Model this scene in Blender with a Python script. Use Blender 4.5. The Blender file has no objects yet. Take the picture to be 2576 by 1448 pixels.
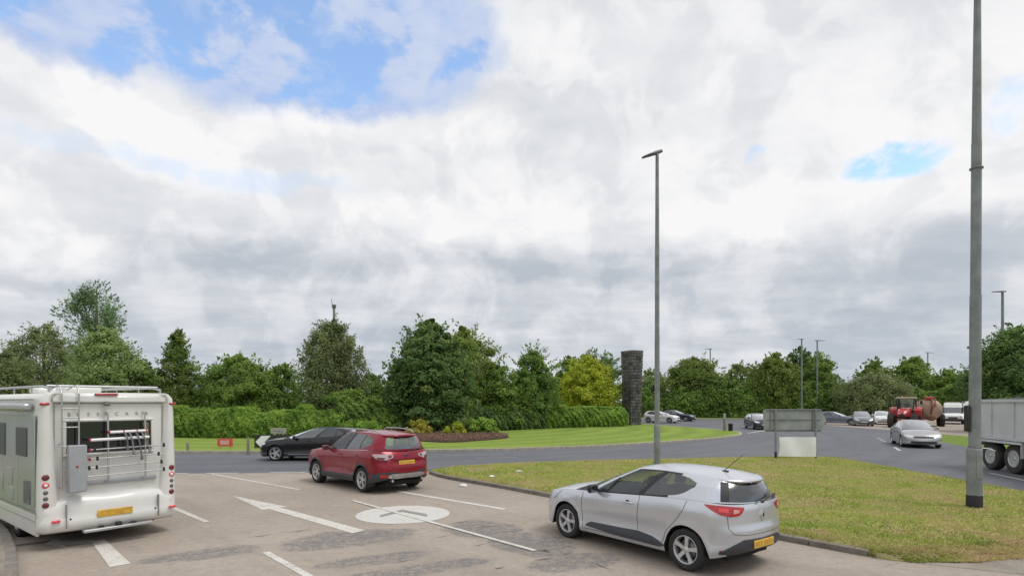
import bpy, bmesh, math, random
import numpy as np
from mathutils import Vector, Matrix

random.seed(11)
rng = np.random.default_rng(11)
SC = bpy.context.scene
COL = SC.collection
R = math.radians

# ---------------------------------------------------------------- camera
CAM_H = 2.5
FPX = 1450.0            # focal length in pixels of a 2575 px wide picture
cam_d = bpy.data.cameras.new("camera")
cam = bpy.data.objects.new("camera", cam_d)
COL.objects.link(cam)
cam.location = (0, 0, CAM_H)
cam.rotation_euler = (R(90), 0, 0)
cam_d.sensor_width = 36.0
cam_d.lens = 36.0 * FPX / 2575.0
cam_d.shift_y = (1010.0 - 724.0) / 2575.0
cam_d.clip_start = 0.1
cam_d.clip_end = 6000.0
SC.camera = cam

# ---------------------------------------------------------------- colour management
SC.view_settings.view_transform = 'Standard'
SC.view_settings.look = 'None'
SC.view_settings.exposure = 0.0
SC.view_settings.gamma = 1.0
SC.view_settings.use_curve_mapping = False
SC.cycles.use_denoising = True
SC.cycles.denoising_prefilter = 'ACCURATE'
SC.cycles.adaptive_threshold = 0.004
SC.cycles.max_bounces = 8
SC.cycles.transparent_max_bounces = 12
SC.cycles.diffuse_bounces = 4
SC.cycles.glossy_bounces = 3
SC.cycles.caustics_reflective = False
SC.cycles.caustics_refractive = False

SUN_AZ = R(112)   # clockwise from +y (north) as seen from above
SUN_EL = R(62)


class S:
    """a little arithmetic on shader sockets"""
    nt = None

    def __init__(self, s):
        self.s = s

    @staticmethod
    def m(op, *a):
        n = S.nt.nodes.new('ShaderNodeMath')
        n.operation = op
        for i, v in enumerate(a):
            if isinstance(v, S):
                S.nt.links.new(v.s, n.inputs[i])
            else:
                n.inputs[i].default_value = v
        return S(n.outputs[0])

    def __add__(s, o): return S.m('ADD', s, o)
    def __radd__(s, o): return S.m('ADD', o, s)
    def __sub__(s, o): return S.m('SUBTRACT', s, o)
    def __rsub__(s, o): return S.m('SUBTRACT', o, s)
    def __mul__(s, o): return S.m('MULTIPLY', s, o)
    def __rmul__(s, o): return S.m('MULTIPLY', o, s)
    def __truediv__(s, o): return S.m('DIVIDE', s, o)
    def __rtruediv__(s, o): return S.m('DIVIDE', o, s)

    def clamp(s):
        n = S.nt.nodes.new('ShaderNodeClamp')
        S.nt.links.new(s.s, n.inputs[0])
        return S(n.outputs[0])

    def step(s, a, b, lo=0.0, hi=1.0):
        n = S.nt.nodes.new('ShaderNodeMapRange')
        n.interpolation_type = 'SMOOTHSTEP'
        S.nt.links.new(s.s, n.inputs[0])
        n.inputs[1].default_value = a
        n.inputs[2].default_value = b
        n.inputs[3].default_value = lo
        n.inputs[4].default_value = hi
        return S(n.outputs[0])


def vec(x, y, z):
    n = S.nt.nodes.new('ShaderNodeCombineXYZ')
    for i, v in enumerate((x, y, z)):
        if isinstance(v, S):
            S.nt.links.new(v.s, n.inputs[i])
        else:
            n.inputs[i].default_value = v
    return S(n.outputs[0])


def sep(v):
    n = S.nt.nodes.new('ShaderNodeSeparateXYZ')
    S.nt.links.new(v.s, n.inputs[0])
    return S(n.outputs[0]), S(n.outputs[1]), S(n.outputs[2])


def noise(v, scale, detail=4.0, rough=0.55, dist=0.0, col=False):
    n = S.nt.nodes.new('ShaderNodeTexNoise')
    S.nt.links.new(v.s, n.inputs['Vector'])
    n.inputs['Scale'].default_value = scale
    n.inputs['Detail'].default_value = detail
    n.inputs['Roughness'].default_value = rough
    n.inputs['Distortion'].default_value = dist
    return S(n.outputs['Color' if col else 'Fac'])


def mix(f, a, b):
    n = S.nt.nodes.new('ShaderNodeMix')
    n.data_type = 'RGBA'
    for k, v in ((0, f), (6, a), (7, b)):
        if isinstance(v, S):
            S.nt.links.new(v.s, n.inputs[k])
        elif k == 0:
            n.inputs[k].default_value = v
        else:
            n.inputs[k].default_value = (*v, 1.0)
    return S(n.outputs[2])


def mulc(a, f):
    n = S.nt.nodes.new('ShaderNodeMix')
    n.data_type = 'RGBA'
    n.blend_type = 'MULTIPLY'
    n.inputs[0].default_value = 1.0
    S.nt.links.new(a.s, n.inputs[6])
    S.nt.links.new(f.s, n.inputs[7])
    return S(n.outputs[2])


# ---------------------------------------------------------------- sky
world = bpy.data.worlds.new("World")
SC.world = world
world.use_nodes = True
S.nt = world.node_tree
S.nt.nodes.clear()
_tc = S.nt.nodes.new('ShaderNodeTexCoord')
dirv = S(_tc.outputs['Generated'])
_sky = S.nt.nodes.new('ShaderNodeTexSky')
_sky.sky_type = 'NISHITA'
_sky.sun_disc = False
_sky.sun_elevation = SUN_EL
_sky.sun_rotation = SUN_AZ
_sky.air_density = 1.0
_sky.dust_density = 0.6
_sky.ozone_density = 1.5
dx, dy, dz = sep(dirv)
az = S.m('ARCTAN2', dx, dy)
el = S.m('ARCSINE', dz)
wn = noise(dirv, 5.0, 5.0, 0.55, 0.0, True)
w1, w2, w3 = sep(wn)
wn2 = noise(dirv, 16.0, 4.0, 0.6, 0.0, True)
v1, v2, v3 = sep(wn2)
azw = az + (w1 - 0.5) * 0.16 + (v1 - 0.5) * 0.06
elw = el + (w2 - 0.5) * 0.085 + (v2 - 0.5) * 0.045


def blob(X, Y, rx, ry, soft=0.0, tilt=0.0):
    """a soft ellipse on the sky round the bearing and height seen at picture point X, Y"""
    a0 = math.atan((X - 1287.5) / FPX)
    e0 = math.atan((1010.0 - Y) / FPX * math.cos(a0))
    k = math.cos(a0) ** 2
    sx = rx / FPX * k
    sy = ry / FPX * math.cos(a0) * math.cos(e0) ** 2
    u = azw - a0
    v = elw - e0
    if tilt:
        c, s_ = math.cos(tilt), math.sin(tilt)
        u, v = u * c + v * s_, v * c - u * s_
    q = (u / sx) * (u / sx) + (v / sy) * (v / sy)
    return q.step(soft, 1.0, 1.0, 0.0)


def mx(*a):
    r = a[0]
    for b in a[1:]:
        r = S.m('MAXIMUM', r, b)
    return r


up = S.m('MAXIMUM', dz, 0.0) + 0.10
pl_x, pl_y = dx / up, dy / up
plane = vec(pl_x * 0.75, pl_y, 0.0)
band = noise(plane, 0.9, 6.0, 0.55, 0.4)         # stretched sheets, dark undersides
band2 = noise(plane, 2.6, 5.0, 0.6, 0.3)
puff = noise(dirv, 9.5, 6.0, 0.55, 0.5)
puff2 = noise(vec(dx, dy, dz * 1.8), 13.0, 5.0, 0.6, 0.2)

gap = mx(blob(560, 20, 640, 290, 0.35, 0.0), blob(820, 120, 500, 215, 0.45), blob(1090, 90, 220, 200, 0.3),
         blob(200, 60, 280, 170, 0.3))
gap_r = mx(blob(2240, 412, 175, 58, 0.3), blob(1880, 395, 45, 26, 0.0) * 0.5, blob(2575, 250, 90, 90, 0.0) * 0.45,
           blob(500, 425, 520, 40, 0.0) * 0.30)
# the rest of the sky, behind and beside the camera, has gaps of its own here and there
back = dy.step(-0.1, 0.25, 1.0, 0.0)
gap_b = back * noise(plane, 0.55, 4.0, 0.5).step(0.58, 0.72)
veil = puff.step(0.30, 0.70) * 0.80 + puff2.step(0.38, 0.62) * 0.38
clear = S.m('MAXIMUM', (gap * 1.25 - veil * 1.25).step(0.30, 0.98), mx(gap_r * puff2.step(0.64, 0.42), gap_b * 0.7))
clear = S.m('MINIMUM', clear, 1.0)

grey = mx(blob(760, 655, 470, 62, 0.0, 0.03), blob(1480, 668, 560, 50, 0.0), blob(2420, 640, 420, 120, 0.0, 0.12) * 0.6,
          blob(1850, 710, 420, 60, 0.0) * 0.8, blob(60, 715, 200, 28, 0.0) * 0.7,
          blob(1700, 310, 340, 60, 0.0) * 0.30, blob(700, 405, 420, 26, 0.0) * 0.30,
          blob(930, 880, 420, 80, 0.0) * 0.75, blob(2100, 850, 600, 60, 0.0) * 0.5)
lite = mx(blob(1130, 560, 470, 70, 0.0), blob(1980, 545, 420, 110, 0.0), blob(1050, 320, 420, 90, 0.0) * 0.6,
          blob(330, 300, 420, 80, 0.0, -0.2) * 0.8, blob(120, 620, 230, 80, 0.0) * 0.9,
          blob(1500, 120, 300, 110, 0.0) * 0.5, blob(1850, 830, 260, 30, 0.0) * 0.3)
low = el.step(0.05, 0.36, 1.0, 0.0)
shade = low * 0.44 + grey * 0.35 - lite * 0.36 + (band - 0.5) * 1.15 + (band2 - 0.5) * 0.55 + (puff2 - 0.5) * 0.35 + (puff - 0.5) * 0.55 + (puff.step(0.44, 0.56) - 0.5) * 0.16 + 0.27
shade = shade.clamp()
cloud = mix(shade, (0.945, 0.942, 0.950), (0.49, 0.535, 0.60))
thin = mix(puff2.step(0.3, 0.7), (0.44, 0.56, 0.84), (0.60, 0.68, 0.86))
cloud = mix(S.m('MINIMUM', gap * 1.25, 1.0), cloud, thin)
blue = mulc(S(_sky.outputs[0]), vec(0.275, 0.275, 0.268))
skyc = mix(clear, cloud, blue)
bg = S.nt.nodes.new('ShaderNodeBackground')
S.nt.links.new(skyc.s, bg.inputs[0])
bg.inputs[1].default_value = 1.0
wo = S.nt.nodes.new('ShaderNodeOutputWorld')
S.nt.links.new(bg.outputs[0], wo.inputs[0])

# ---------------------------------------------------------------- sun behind thin cloud
sun_d = bpy.data.lights.new("sun", 'SUN')
sun_d.energy = 1.5
sun_d.angle = R(24)
sun_d.color = (1.0, 0.96, 0.90)
sun = bpy.data.objects.new("sun", sun_d)
COL.objects.link(sun)
_sd = Vector((math.sin(SUN_AZ) * math.cos(SUN_EL), math.cos(SUN_AZ) * math.cos(SUN_EL), math.sin(SUN_EL)))
sun.rotation_euler = _sd.to_track_quat('Z', 'Y').to_euler()
sun.location = (0, 0, 40)


# ---------------------------------------------------------------- materials
def newmat(name):
    m = bpy.data.materials.new(name)
    m.use_nodes = True
    S.nt = m.node_tree
    S.nt.nodes.clear()
    out = S.nt.nodes.new('ShaderNodeOutputMaterial')
    return m, out


def pos():
    g = S.nt.nodes.new('ShaderNodeNewGeometry')
    return S(g.outputs['Position'])


def objc():
    g = S.nt.nodes.new('ShaderNodeTexCoord')
    return S(g.outputs['Object'])


def attr(n):
    a = S.nt.nodes.new('ShaderNodeAttribute')
    a.attribute_name = n
    return S(a.outputs['Color'])


def principled(out, color, rough=0.5, metal=0.0, spec=0.5, coat=0.0, bump=None, bd=0.01, bs=1.0):
    p = S.nt.nodes.new('ShaderNodeBsdfPrincipled')
    for k, v in (('Base Color', color), ('Roughness', rough), ('Metallic', metal), ('Specular IOR Level', spec), ('Coat Weight', coat)):
        if isinstance(v, S):
            S.nt.links.new(v.s, p.inputs[k])
        elif k == 'Base Color':
            p.inputs[k].default_value = (*v, 1.0)
        else:
            p.inputs[k].default_value = v
    p.inputs['Coat Roughness'].default_value = 0.06
    if bump is not None:
        b = S.nt.nodes.new('ShaderNodeBump')
        b.inputs['Distance'].default_value = bd
        b.inputs['Strength'].default_value = bs
        S.nt.links.new(bump.s, b.inputs['Height'])
        S.nt.links.new(b.outputs[0], p.inputs['Normal'])
    S.nt.links.new(p.outputs[0], out.inputs[0])
    return p


def simple(name, color, rough=0.5, metal=0.0, var=0.12, scale=6.0, coat=0.0, spec=0.5, bump=0.0, dirt=None):
    m, out = newmat(name)
    o = objc()
    n = noise(o, scale, 5.0, 0.6)
    k = n.step(0.25, 0.75, 1.0 - var, 1.0 + var)
    c = mulc(mix(0.0, color, color), vec(k, k, k))
    if dirt:
        c = mix(noise(o, scale * 0.45, 4.0, 0.65).step(0.48, 0.75) * dirt[0], c, dirt[1])
    principled(out, c, rough, metal, spec, coat, n if bump else None, bump)
    return m


def paint(name, color, metal=0.0, rough=0.32, dirt=0.12, coat=0.7):
    m, out = newmat(name)
    o = objc()
    n = noise(o, 3.0, 4.0, 0.6)
    c = mix(n.step(0.45, 0.8) * dirt, color, (0.20, 0.18, 0.155))
    principled(out, c, n * 0.10 + (rough - 0.05), metal, 0.3, coat)
    return m


def glassm(name, tint, refl=1.0):
    m, out = newmat(name)
    t = S.nt.nodes.new('ShaderNodeBsdfTransparent')
    t.inputs[0].default_value = (*tint, 1)
    g = S.nt.nodes.new('ShaderNodeBsdfGlossy')
    g.inputs['Roughness'].default_value = 0.16
    g.inputs[0].default_value = (0.95, 0.97, 1.0, 1)
    ge = S.nt.nodes.new('ShaderNodeNewGeometry')
    dp = S.nt.nodes.new('ShaderNodeVectorMath')
    dp.operation = 'DOT_PRODUCT'
    S.nt.links.new(ge.outputs['Normal'], dp.inputs[0])
    S.nt.links.new(ge.outputs['Incoming'], dp.inputs[1])
    c1 = 1.0 - S.m('ABSOLUTE', S(dp.outputs['Value']))
    fac = ((c1 * c1 * c1 * c1 * c1 * 0.94 + 0.05) * refl).clamp()
    mxn = S.nt.nodes.new('ShaderNodeMixShader')
    S.nt.links.new(fac.s, mxn.inputs[0])
    S.nt.links.new(t.outputs[0], mxn.inputs[1])
    S.nt.links.new(g.outputs[0], mxn.inputs[2])
    S.nt.links.new(mxn.outputs[0], out.inputs[0])
    return m


M = {}
M['silver'] = paint('silver_paint', (0.63, 0.648, 0.685), 0.62, 0.25, 0.05, 0.0)
M['red'] = paint('red_paint', (0.25, 0.007, 0.022), 0.25, 0.26, 0.04, 0.5)
M['black_paint'] = paint('black_paint', (0.006, 0.0065, 0.008), 0.0, 0.20, 0.02)
M['white_paint'] = paint('white_paint', (0.78, 0.78, 0.77), 0.0, 0.35, 0.08)
M['grey_paint'] = paint('grey_paint', (0.20, 0.215, 0.23), 0.5, 0.33, 0.12)
M['blue_grey_paint'] = paint('blue_grey_paint', (0.15, 0.165, 0.22), 0.4, 0.33, 0.12)
M['dark_paint'] = paint('dark_paint', (0.035, 0.036, 0.05), 0.3, 0.3, 0.12)
M['champagne'] = paint('champagne_paint', (0.44, 0.44, 0.445), 0.55, 0.28, 0.08, 0.0)
M['tractor_red'] = paint('tractor_red', (0.48, 0.025, 0.028), 0.0, 0.4, 0.16)
M['plastic'] = simple('black_plastic', (0.025, 0.026, 0.028), 0.55, 0, 0.15, 20)
M['dark_trim'] = simple('dark_trim', (0.045, 0.047, 0.055), 0.5, 0, 0.12, 20)
M['rubber'] = simple('tyre_rubber', (0.022, 0.022, 0.023), 0.8, 0, 0.2, 30, dirt=(0.35, (0.06, 0.055, 0.05)))
M['muddy_rubber'] = simple('muddy_rubber', (0.05, 0.045, 0.04), 0.9, 0, 0.25, 8, dirt=(0.8, (0.12, 0.095, 0.075)))
M['alloy'] = simple('alloy', (0.62, 0.62, 0.63), 0.35, 0.6, 0.08, 12, dirt=(0.25, (0.15, 0.14, 0.13)))
M['dark_alloy'] = simple('dark_alloy', (0.22, 0.22, 0.225), 0.4, 0.5, 0.1, 12)
M['well'] = simple('wheel_well', (0.012, 0.012, 0.012), 0.9, 0, 0.1, 8)
M['interior'] = simple('cabin_trim', (0.022, 0.022, 0.025), 0.75, 0, 0.15, 12)
M['seat'] = simple('seat_cloth', (0.035, 0.036, 0.042), 0.85, 0, 0.2, 30)
M['glass'] = glassm('clear_glass', (0.90, 0.94, 0.92), 1.25)
M['dark_glass'] = glassm('tinted_glass', (0.24, 0.27, 0.28), 2.6)
M['rear_glass'] = glassm('rear_window_glass', (0.55, 0.61, 0.60), 2.6)
M['far_glass'] = glassm('windscreen_glass', (0.55, 0.60, 0.62), 4.0)
M['red_lens'] = simple('red_lens', (0.42, 0.008, 0.012), 0.18, 0, 0.15, 25, coat=1.0)
M['red_lens_bright'] = simple('red_reflector', (0.80, 0.05, 0.05), 0.2, 0, 0.1, 25, coat=1.0)
M['dark_red_lens'] = simple('dark_red_lens', (0.14, 0.005, 0.012), 0.2, 0, 0.1, 25, coat=1.0)
M['clear_lens'] = simple('clear_lens', (0.72, 0.74, 0.78), 0.15, 0.3, 0.1, 25, coat=1.0)
M['smoke_lens'] = simple('smoke_lens', (0.11, 0.11, 0.10), 0.2, 0, 0.1, 25, coat=1.0)
M['tail_clear'] = simple('tail_lamp_clear', (0.46, 0.37, 0.38), 0.15, 0.2, 0.25, 40, coat=1.0)
M['pink_lens'] = simple('pink_lens', (0.72, 0.34, 0.33), 0.15, 0, 0.2, 40, coat=1.0)
M['amber_lens'] = simple('amber_lens', (0.75, 0.25, 0.03), 0.2, 0, 0.1, 25, coat=1.0)
M['plate_y'] = simple('yellow_plate', (0.72, 0.43, 0.06), 0.5, 0, 0.18, 14, dirt=(0.45, (0.45, 0.24, 0.05)))
M['plate_w'] = simple('white_plate', (0.74, 0.74, 0.72), 0.5, 0, 0.1, 14)
M['chrome'] = simple('chrome', (0.75, 0.76, 0.78), 0.15, 1.0, 0.05, 10)
M['galv'] = simple('galvanised_steel', (0.235, 0.25, 0.255), 0.6, 0.15, 0.25, 2.2, dirt=(0.5, (0.16, 0.20, 0.13)))
M['galv_dark'] = simple('weathered_steel', (0.17, 0.18, 0.185), 0.6, 0.3, 0.25, 3.0)
M['black_band'] = simple('black_bitumen', (0.014, 0.014, 0.016), 0.6, 0, 0.2, 10)
M['concrete'] = simple('kerb_concrete', (0.40, 0.36, 0.29), 0.85, 0, 0.22, 5, bump=0.01, dirt=(0.4, (0.24, 0.21, 0.17)))
M['concrete_dark'] = simple('old_kerb_concrete', (0.21, 0.19, 0.165), 0.9, 0, 0.25, 5, bump=0.01, dirt=(0.5, (0.10, 0.095, 0.085)))
M['gelcoat'] = simple('ivory_gelcoat', (0.74, 0.735, 0.70), 0.34, 0, 0.04, 2.0, coat=0.5, dirt=(0.10, (0.45, 0.42, 0.36)))
M['gelcoat_seam'] = simple('seam_sealant', (0.30, 0.30, 0.28), 0.6, 0, 0.1, 10)
M['alu'] = simple('brushed_aluminium', (0.50, 0.51, 0.51), 0.38, 0.7, 0.1, 8)
M['grey_box'] = simple('grey_locker', (0.34, 0.355, 0.37), 0.5, 0, 0.08, 4)
M['sign_back'] = simple('sign_back_grey', (0.32, 0.345, 0.335), 0.6, 0.1, 0.18, 1.6, dirt=(0.4, (0.32, 0.34, 0.32)))
M['white_board'] = simple('white_board', (0.88, 0.88, 0.90), 0.55, 0, 0.06, 1.5, dirt=(0.3, (0.58, 0.57, 0.60)))
M['sign_red'] = simple('sign_red', (0.62, 0.09, 0.06), 0.5, 0, 0.15, 6)
M['sign_cream'] = simple('sign_cream', (0.40, 0.39, 0.31), 0.6, 0, 0.1, 8)
M['print_grey'] = simple('faded_print', (0.22, 0.21, 0.18), 0.6, 0, 0.1, 20)
M['plate_print'] = simple('plate_print', (0.50, 0.29, 0.045), 0.6, 0, 0.15, 20)
M['print_pale'] = simple('pale_print', (0.66, 0.38, 0.33), 0.6, 0, 0.1, 20)
M['wood'] = simple('weathered_wood', (0.24, 0.22, 0.18), 0.85, 0, 0.3, 9, bump=0.01)
M['bark'] = simple('bark', (0.07, 0.055, 0.042), 0.9, 0, 0.35, 7, bump=0.03)
M['bark_pale'] = simple('pale_bark', (0.22, 0.20, 0.17), 0.9, 0, 0.35, 6, bump=0.03)
M['litter'] = simple('paper_litter', (0.75, 0.75, 0.74), 0.8, 0, 0.1, 30)
M['trailer'] = simple('trailer_alloy', (0.62, 0.63, 0.65), 0.45, 0.2, 0.1, 0.9, dirt=(0.3, (0.44, 0.44, 0.44)))
M['side_grey'] = simple('side_reflection_grey', (0.40, 0.42, 0.41), 0.38, 0.2, 0.10, 1.4, coat=0.25, dirt=(0.45, (0.18, 0.19, 0.18)))  # grey stands in for surroundings mirrored in the white side
M['chassis'] = simple('chassis_black', (0.02, 0.02, 0.022), 0.7, 0, 0.2, 6)
M['tank'] = simple('tanker_shell', (0.46, 0.34, 0.26), 0.55, 0.1, 0.2, 1.2, dirt=(0.3, (0.20, 0.14, 0.09)))
M['rust'] = simple('rusty_steel', (0.24, 0.10, 0.055), 0.8, 0, 0.35, 5)
M['beige'] = simple('cab_roof_beige', (0.40, 0.38, 0.30), 0.6, 0, 0.1, 5)
M['badge'] = simple('badge_blue', (0.03, 0.05, 0.16), 0.3, 0.2, 0.05, 20, coat=0.6)


def stone_mat():
    m, out = newmat('dark_stone')
    o = pos()
    i = S.nt.nodes.new('ShaderNodeObjectInfo')
    r = S(i.outputs['Random'])
    n = noise(o, 9.0, 6.0, 0.65)
    c = mix(r, (0.055, 0.053, 0.055), (0.16, 0.148, 0.14))
    c = mix(n.step(0.45, 0.75) * 0.5, c, (0.18, 0.17, 0.155))
    principled(out, c, 0.9, 0, 0.3, 0, n, 0.04)
    return m


M['stone'] = stone_mat()


# ---------------------------------------------------------------- object helpers
def link(o, parent=None):
    COL.objects.link(o)
    if parent is not None:
        o.parent = parent
    return o


def tag(o, label=None, cat=None, group=None, kind=None):
    if label:
        o['label'] = label
    if cat:
        o['category'] = cat
    if group:
        o['group'] = group
    if kind:
        o['kind'] = kind
    return o


def root(name, loc, yaw=0.0, label=None, cat=None, group=None):
    o = bpy.data.objects.new(name, None)
    o.empty_display_size = 0.3
    o.location = loc
    o.rotation_euler = (0, 0, yaw)
    link(o)
    return tag(o, label, cat, group)


def mesh_np(name, verts, quads, mat, parent=None, smooth=False, tone=None):
    """fast mesh from numpy arrays; tone = one colour per vertex"""
    me = bpy.data.meshes.new(name)
    nv, nf, k = len(verts), len(quads), quads.shape[1]
    me.vertices.add(nv)
    me.vertices.foreach_set('co', np.ascontiguousarray(verts, dtype=np.float32).ravel())
    me.loops.add(nf * k)
    me.loops.foreach_set('vertex_index', np.ascontiguousarray(quads, dtype=np.int32).ravel())
    me.polygons.add(nf)
    me.polygons.foreach_set('loop_start', np.arange(0, nf * k, k, dtype=np.int32))
    me.polygons.foreach_set('loop_total', np.full(nf, k, dtype=np.int32))
    if smooth:
        me.polygons.foreach_set('use_smooth', np.ones(nf, dtype=bool))
    me.update(calc_edges=True)
    if tone is not None:
        a = me.color_attributes.new('tone', 'FLOAT_COLOR', 'POINT')
        a.data.foreach_set('color', np.ascontiguousarray(tone, dtype=np.float32).ravel())
    me.materials.append(mat)
    return link(bpy.data.objects.new(name, me), parent)


class MB:
    """collects shapes; build() links them as one mesh"""

    def __init__(s):
        s.v, s.f, s.sm = [], [], []

    def add(s, vs, fs, smooth=False, mat=None):
        o = len(s.v)
        if mat is not None:
            vs = [mat @ Vector(p) for p in vs]
        s.v += [tuple(p) for p in vs]
        s.f += [tuple(i + o for i in f) for f in fs]
        s.sm += list(smooth) if isinstance(smooth, list) else [smooth] * len(fs)
        return s

    def box(s, c, d, rot=None, taper=None):
        x, y, z = d[0] / 2, d[1] / 2, d[2] / 2
        t = taper or (1, 1)
        vs = [(-x, -y, -z), (x, -y, -z), (x, y, -z), (-x, y, -z),
              (-x * t[0], -y * t[1], z), (x * t[0], -y * t[1], z), (x * t[0], y * t[1], z), (-x * t[0], y * t[1], z)]
        m = Matrix.Translation(c) @ (rot.to_4x4() if rot is not None else Matrix.Identity(4))
        return s.add(vs, [(0, 3, 2, 1), (4, 5, 6, 7), (0, 1, 5, 4), (1, 2, 6, 5), (2, 3, 7, 6), (3, 0, 4, 7)], False, m)

    def rbox(s, c, d, r=0.03, seg=2, rot=None):
        bm = bmesh.new()
        bmesh.ops.create_cube(bm, size=1.0)
        for v in bm.verts:
            v.co = Vector((v.co.x * d[0], v.co.y * d[1], v.co.z * d[2]))
        bmesh.ops.bevel(bm, geom=list(bm.edges), offset=min(r, min(d) * 0.49), segments=seg, profile=0.5, affect='EDGES')
        bm.normal_update()
        m = Matrix.Translation(c) @ (rot.to_4x4() if rot is not None else Matrix.Identity(4))
        vs = [m @ v.co for v in bm.verts]
        bm.verts.index_update()
        fs = [[v.index for v in f.verts] for f in bm.faces]
        sm = [max(abs(f.normal.x), abs(f.normal.y), abs(f.normal.z)) < .9995 for f in bm.faces]
        bm.free()
        return s.add(vs, fs, sm)

    def cyl(s, p0, p1, r0, r1=None, n=12, cap=True):
        r1 = r0 if r1 is None else r1
        p0, p1 = Vector(p0), Vector(p1)
        d = (p1 - p0).normalized()
        a = d.orthogonal().normalized()
        b = d.cross(a)
        vs = []
        for p, r in ((p0, r0), (p1, r1)):
            for k in range(n):
                t = 2 * math.pi * k / n
                vs.append(p + a * (r * math.cos(t)) + b * (r * math.sin(t)))
        s.add(vs, [(k, (k + 1) % n, n + (k + 1) % n, n + k) for k in range(n)], True)
        if cap:
            s.add(vs[:n], [tuple(range(n - 1, -1, -1))])
            s.add(vs[n:], [tuple(range(n))])
        return s

    def tube(s, pts, r, n=8):
        for a, b in zip(pts[:-1], pts[1:]):
            s.cyl(a, b, r, r, n)
        return s

    def lathe(s, prof, n=24, axis='z', at=(0, 0, 0), smooth=True):
        """prof: list of (radius, along)"""
        vs = []
        for r, h in prof:
            for k in range(n):
                t = 2 * math.pi * k / n
                c, q = r * math.cos(t), r * math.sin(t)
                p = {'z': (c, q, h), 'y': (c, h, q), 'x': (h, c, q)}[axis]
                vs.append((p[0] + at[0], p[1] + at[1], p[2] + at[2]))
        fs = []
        for i in range(len(prof) - 1):
            for k in range(n):
                a, b = i * n + k, i * n + (k + 1) % n
                fs.append((a, b, b + n, a + n))
        return s.add(vs, fs, smooth)

    def prism(s, poly, z0, z1, m=None):
        n = len(poly)
        vs = [(p[0], p[1], z0) for p in poly] + [(p[0], p[1], z1) for p in poly]
        fs = [tuple(range(n - 1, -1, -1)), tuple(range(n, 2 * n))]
        fs += [(k, (k + 1) % n, n + (k + 1) % n, n + k) for k in range(n)]
        return s.add(vs, fs, False, m)

    def build(s, name, mat, parent=None):
        me = bpy.data.meshes.new(name)
        me.from_pydata(s.v, [], s.f)
        me.polygons.foreach_set('use_smooth', s.sm)
        me.materials.append(mat)
        me.update()
        return link(bpy.data.objects.new(name, me), parent)


# x across, y away, at the ground: the place seen at picture point (X, Y)
CX, HY = 1287.5, 1010.0


def G(X, Y, z=0.0):
    D = (CAM_H - z) * FPX / (Y - HY)
    return ((X - CX) * D / FPX, D)


def at(X, D):
    return (X - CX) * D / FPX


def pchip(pts):
    x = np.array([p[0] for p in pts], float)
    y = np.array([p[1] for p in pts], float)
    if x[0] > x[-1]:
        x, y = x[::-1], y[::-1]
    if len(x) < 3:
        return lambda q: np.interp(q, x, y)
    h = np.diff(x)
    d = np.diff(y) / h
    m = np.zeros_like(y)
    for i in range(1, len(x) - 1):
        if d[i - 1] * d[i] > 0:
            w1, w2 = 2 * h[i] + h[i - 1], h[i] + 2 * h[i - 1]
            m[i] = (w1 + w2) / (w1 / d[i - 1] + w2 / d[i])
    m[0], m[-1] = d[0], d[-1]

    def f(q):
        q = np.clip(np.asarray(q, float), x[0], x[-1])
        i = np.clip(np.searchsorted(x, q, side='right') - 1, 0, len(x) - 2)
        t = (q - x[i]) / h[i]
        return ((2 * t ** 3 - 3 * t ** 2 + 1) * y[i] + (t ** 3 - 2 * t ** 2 + t) * h[i] * m[i]
                + (-2 * t ** 3 + 3 * t ** 2) * y[i + 1] + (t ** 3 - t ** 2) * h[i] * m[i + 1])
    return f
# ---------------------------------------------------------------- ground materials
def grass_mat(name, c1, c2, brown, bk, sc=1.0, bd=0.05, mow=False):
    m, out = newmat(name)
    p = pos()
    n1 = noise(p, 0.5 * sc, 5.0, 0.6)
    n2 = noise(p, 5.0 * sc, 5.0, 0.65)
    n3 = noise(p, 32.0 * sc, 3.0, 0.6)
    c = mix((n1 * 0.5 + n2 * 0.5).step(0.36, 0.64), c1, c2)
    c = mix(noise(p, 0.9 * sc, 6.0, 0.7).step(bk, bk + 0.16) * 0.8, c, brown)
    c = mix(n2.step(0.60, 0.80) * 0.45, c, brown)
    k = n3.step(0.25, 0.75, 0.55, 1.3)
    if mow:
        x, y, z = sep(p)
        rr = S.m('SQRT', (x + 16.0) * (x + 16.0) + (y - 58.0) * (y - 58.0))
        k = k * (S.m('SINE', (rr + n1 * 1.5) * 2.6) * 0.10 + 1.0)
    c = mulc(c, vec(k, k, k))
    principled(out, c, 0.95, 0, 0.15, 0, n2 * 0.6 + n3 * 0.5, bd)
    return m


M['lawn'] = grass_mat('mown_lawn', (0.185, 0.275, 0.045), (0.255, 0.33, 0.066), (0.32, 0.33, 0.11), 0.58, 0.6, 0.02, True)
M['verge'] = grass_mat('dry_verge', (0.20, 0.29, 0.045), (0.36, 0.38, 0.09), (0.44, 0.32, 0.18), 0.47, 1.0, 0.04)
M['field'] = grass_mat('rough_field', (0.15, 0.23, 0.04), (0.20, 0.27, 0.06), (0.25, 0.24, 0.10), 0.6, 0.2, 0.05)


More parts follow.
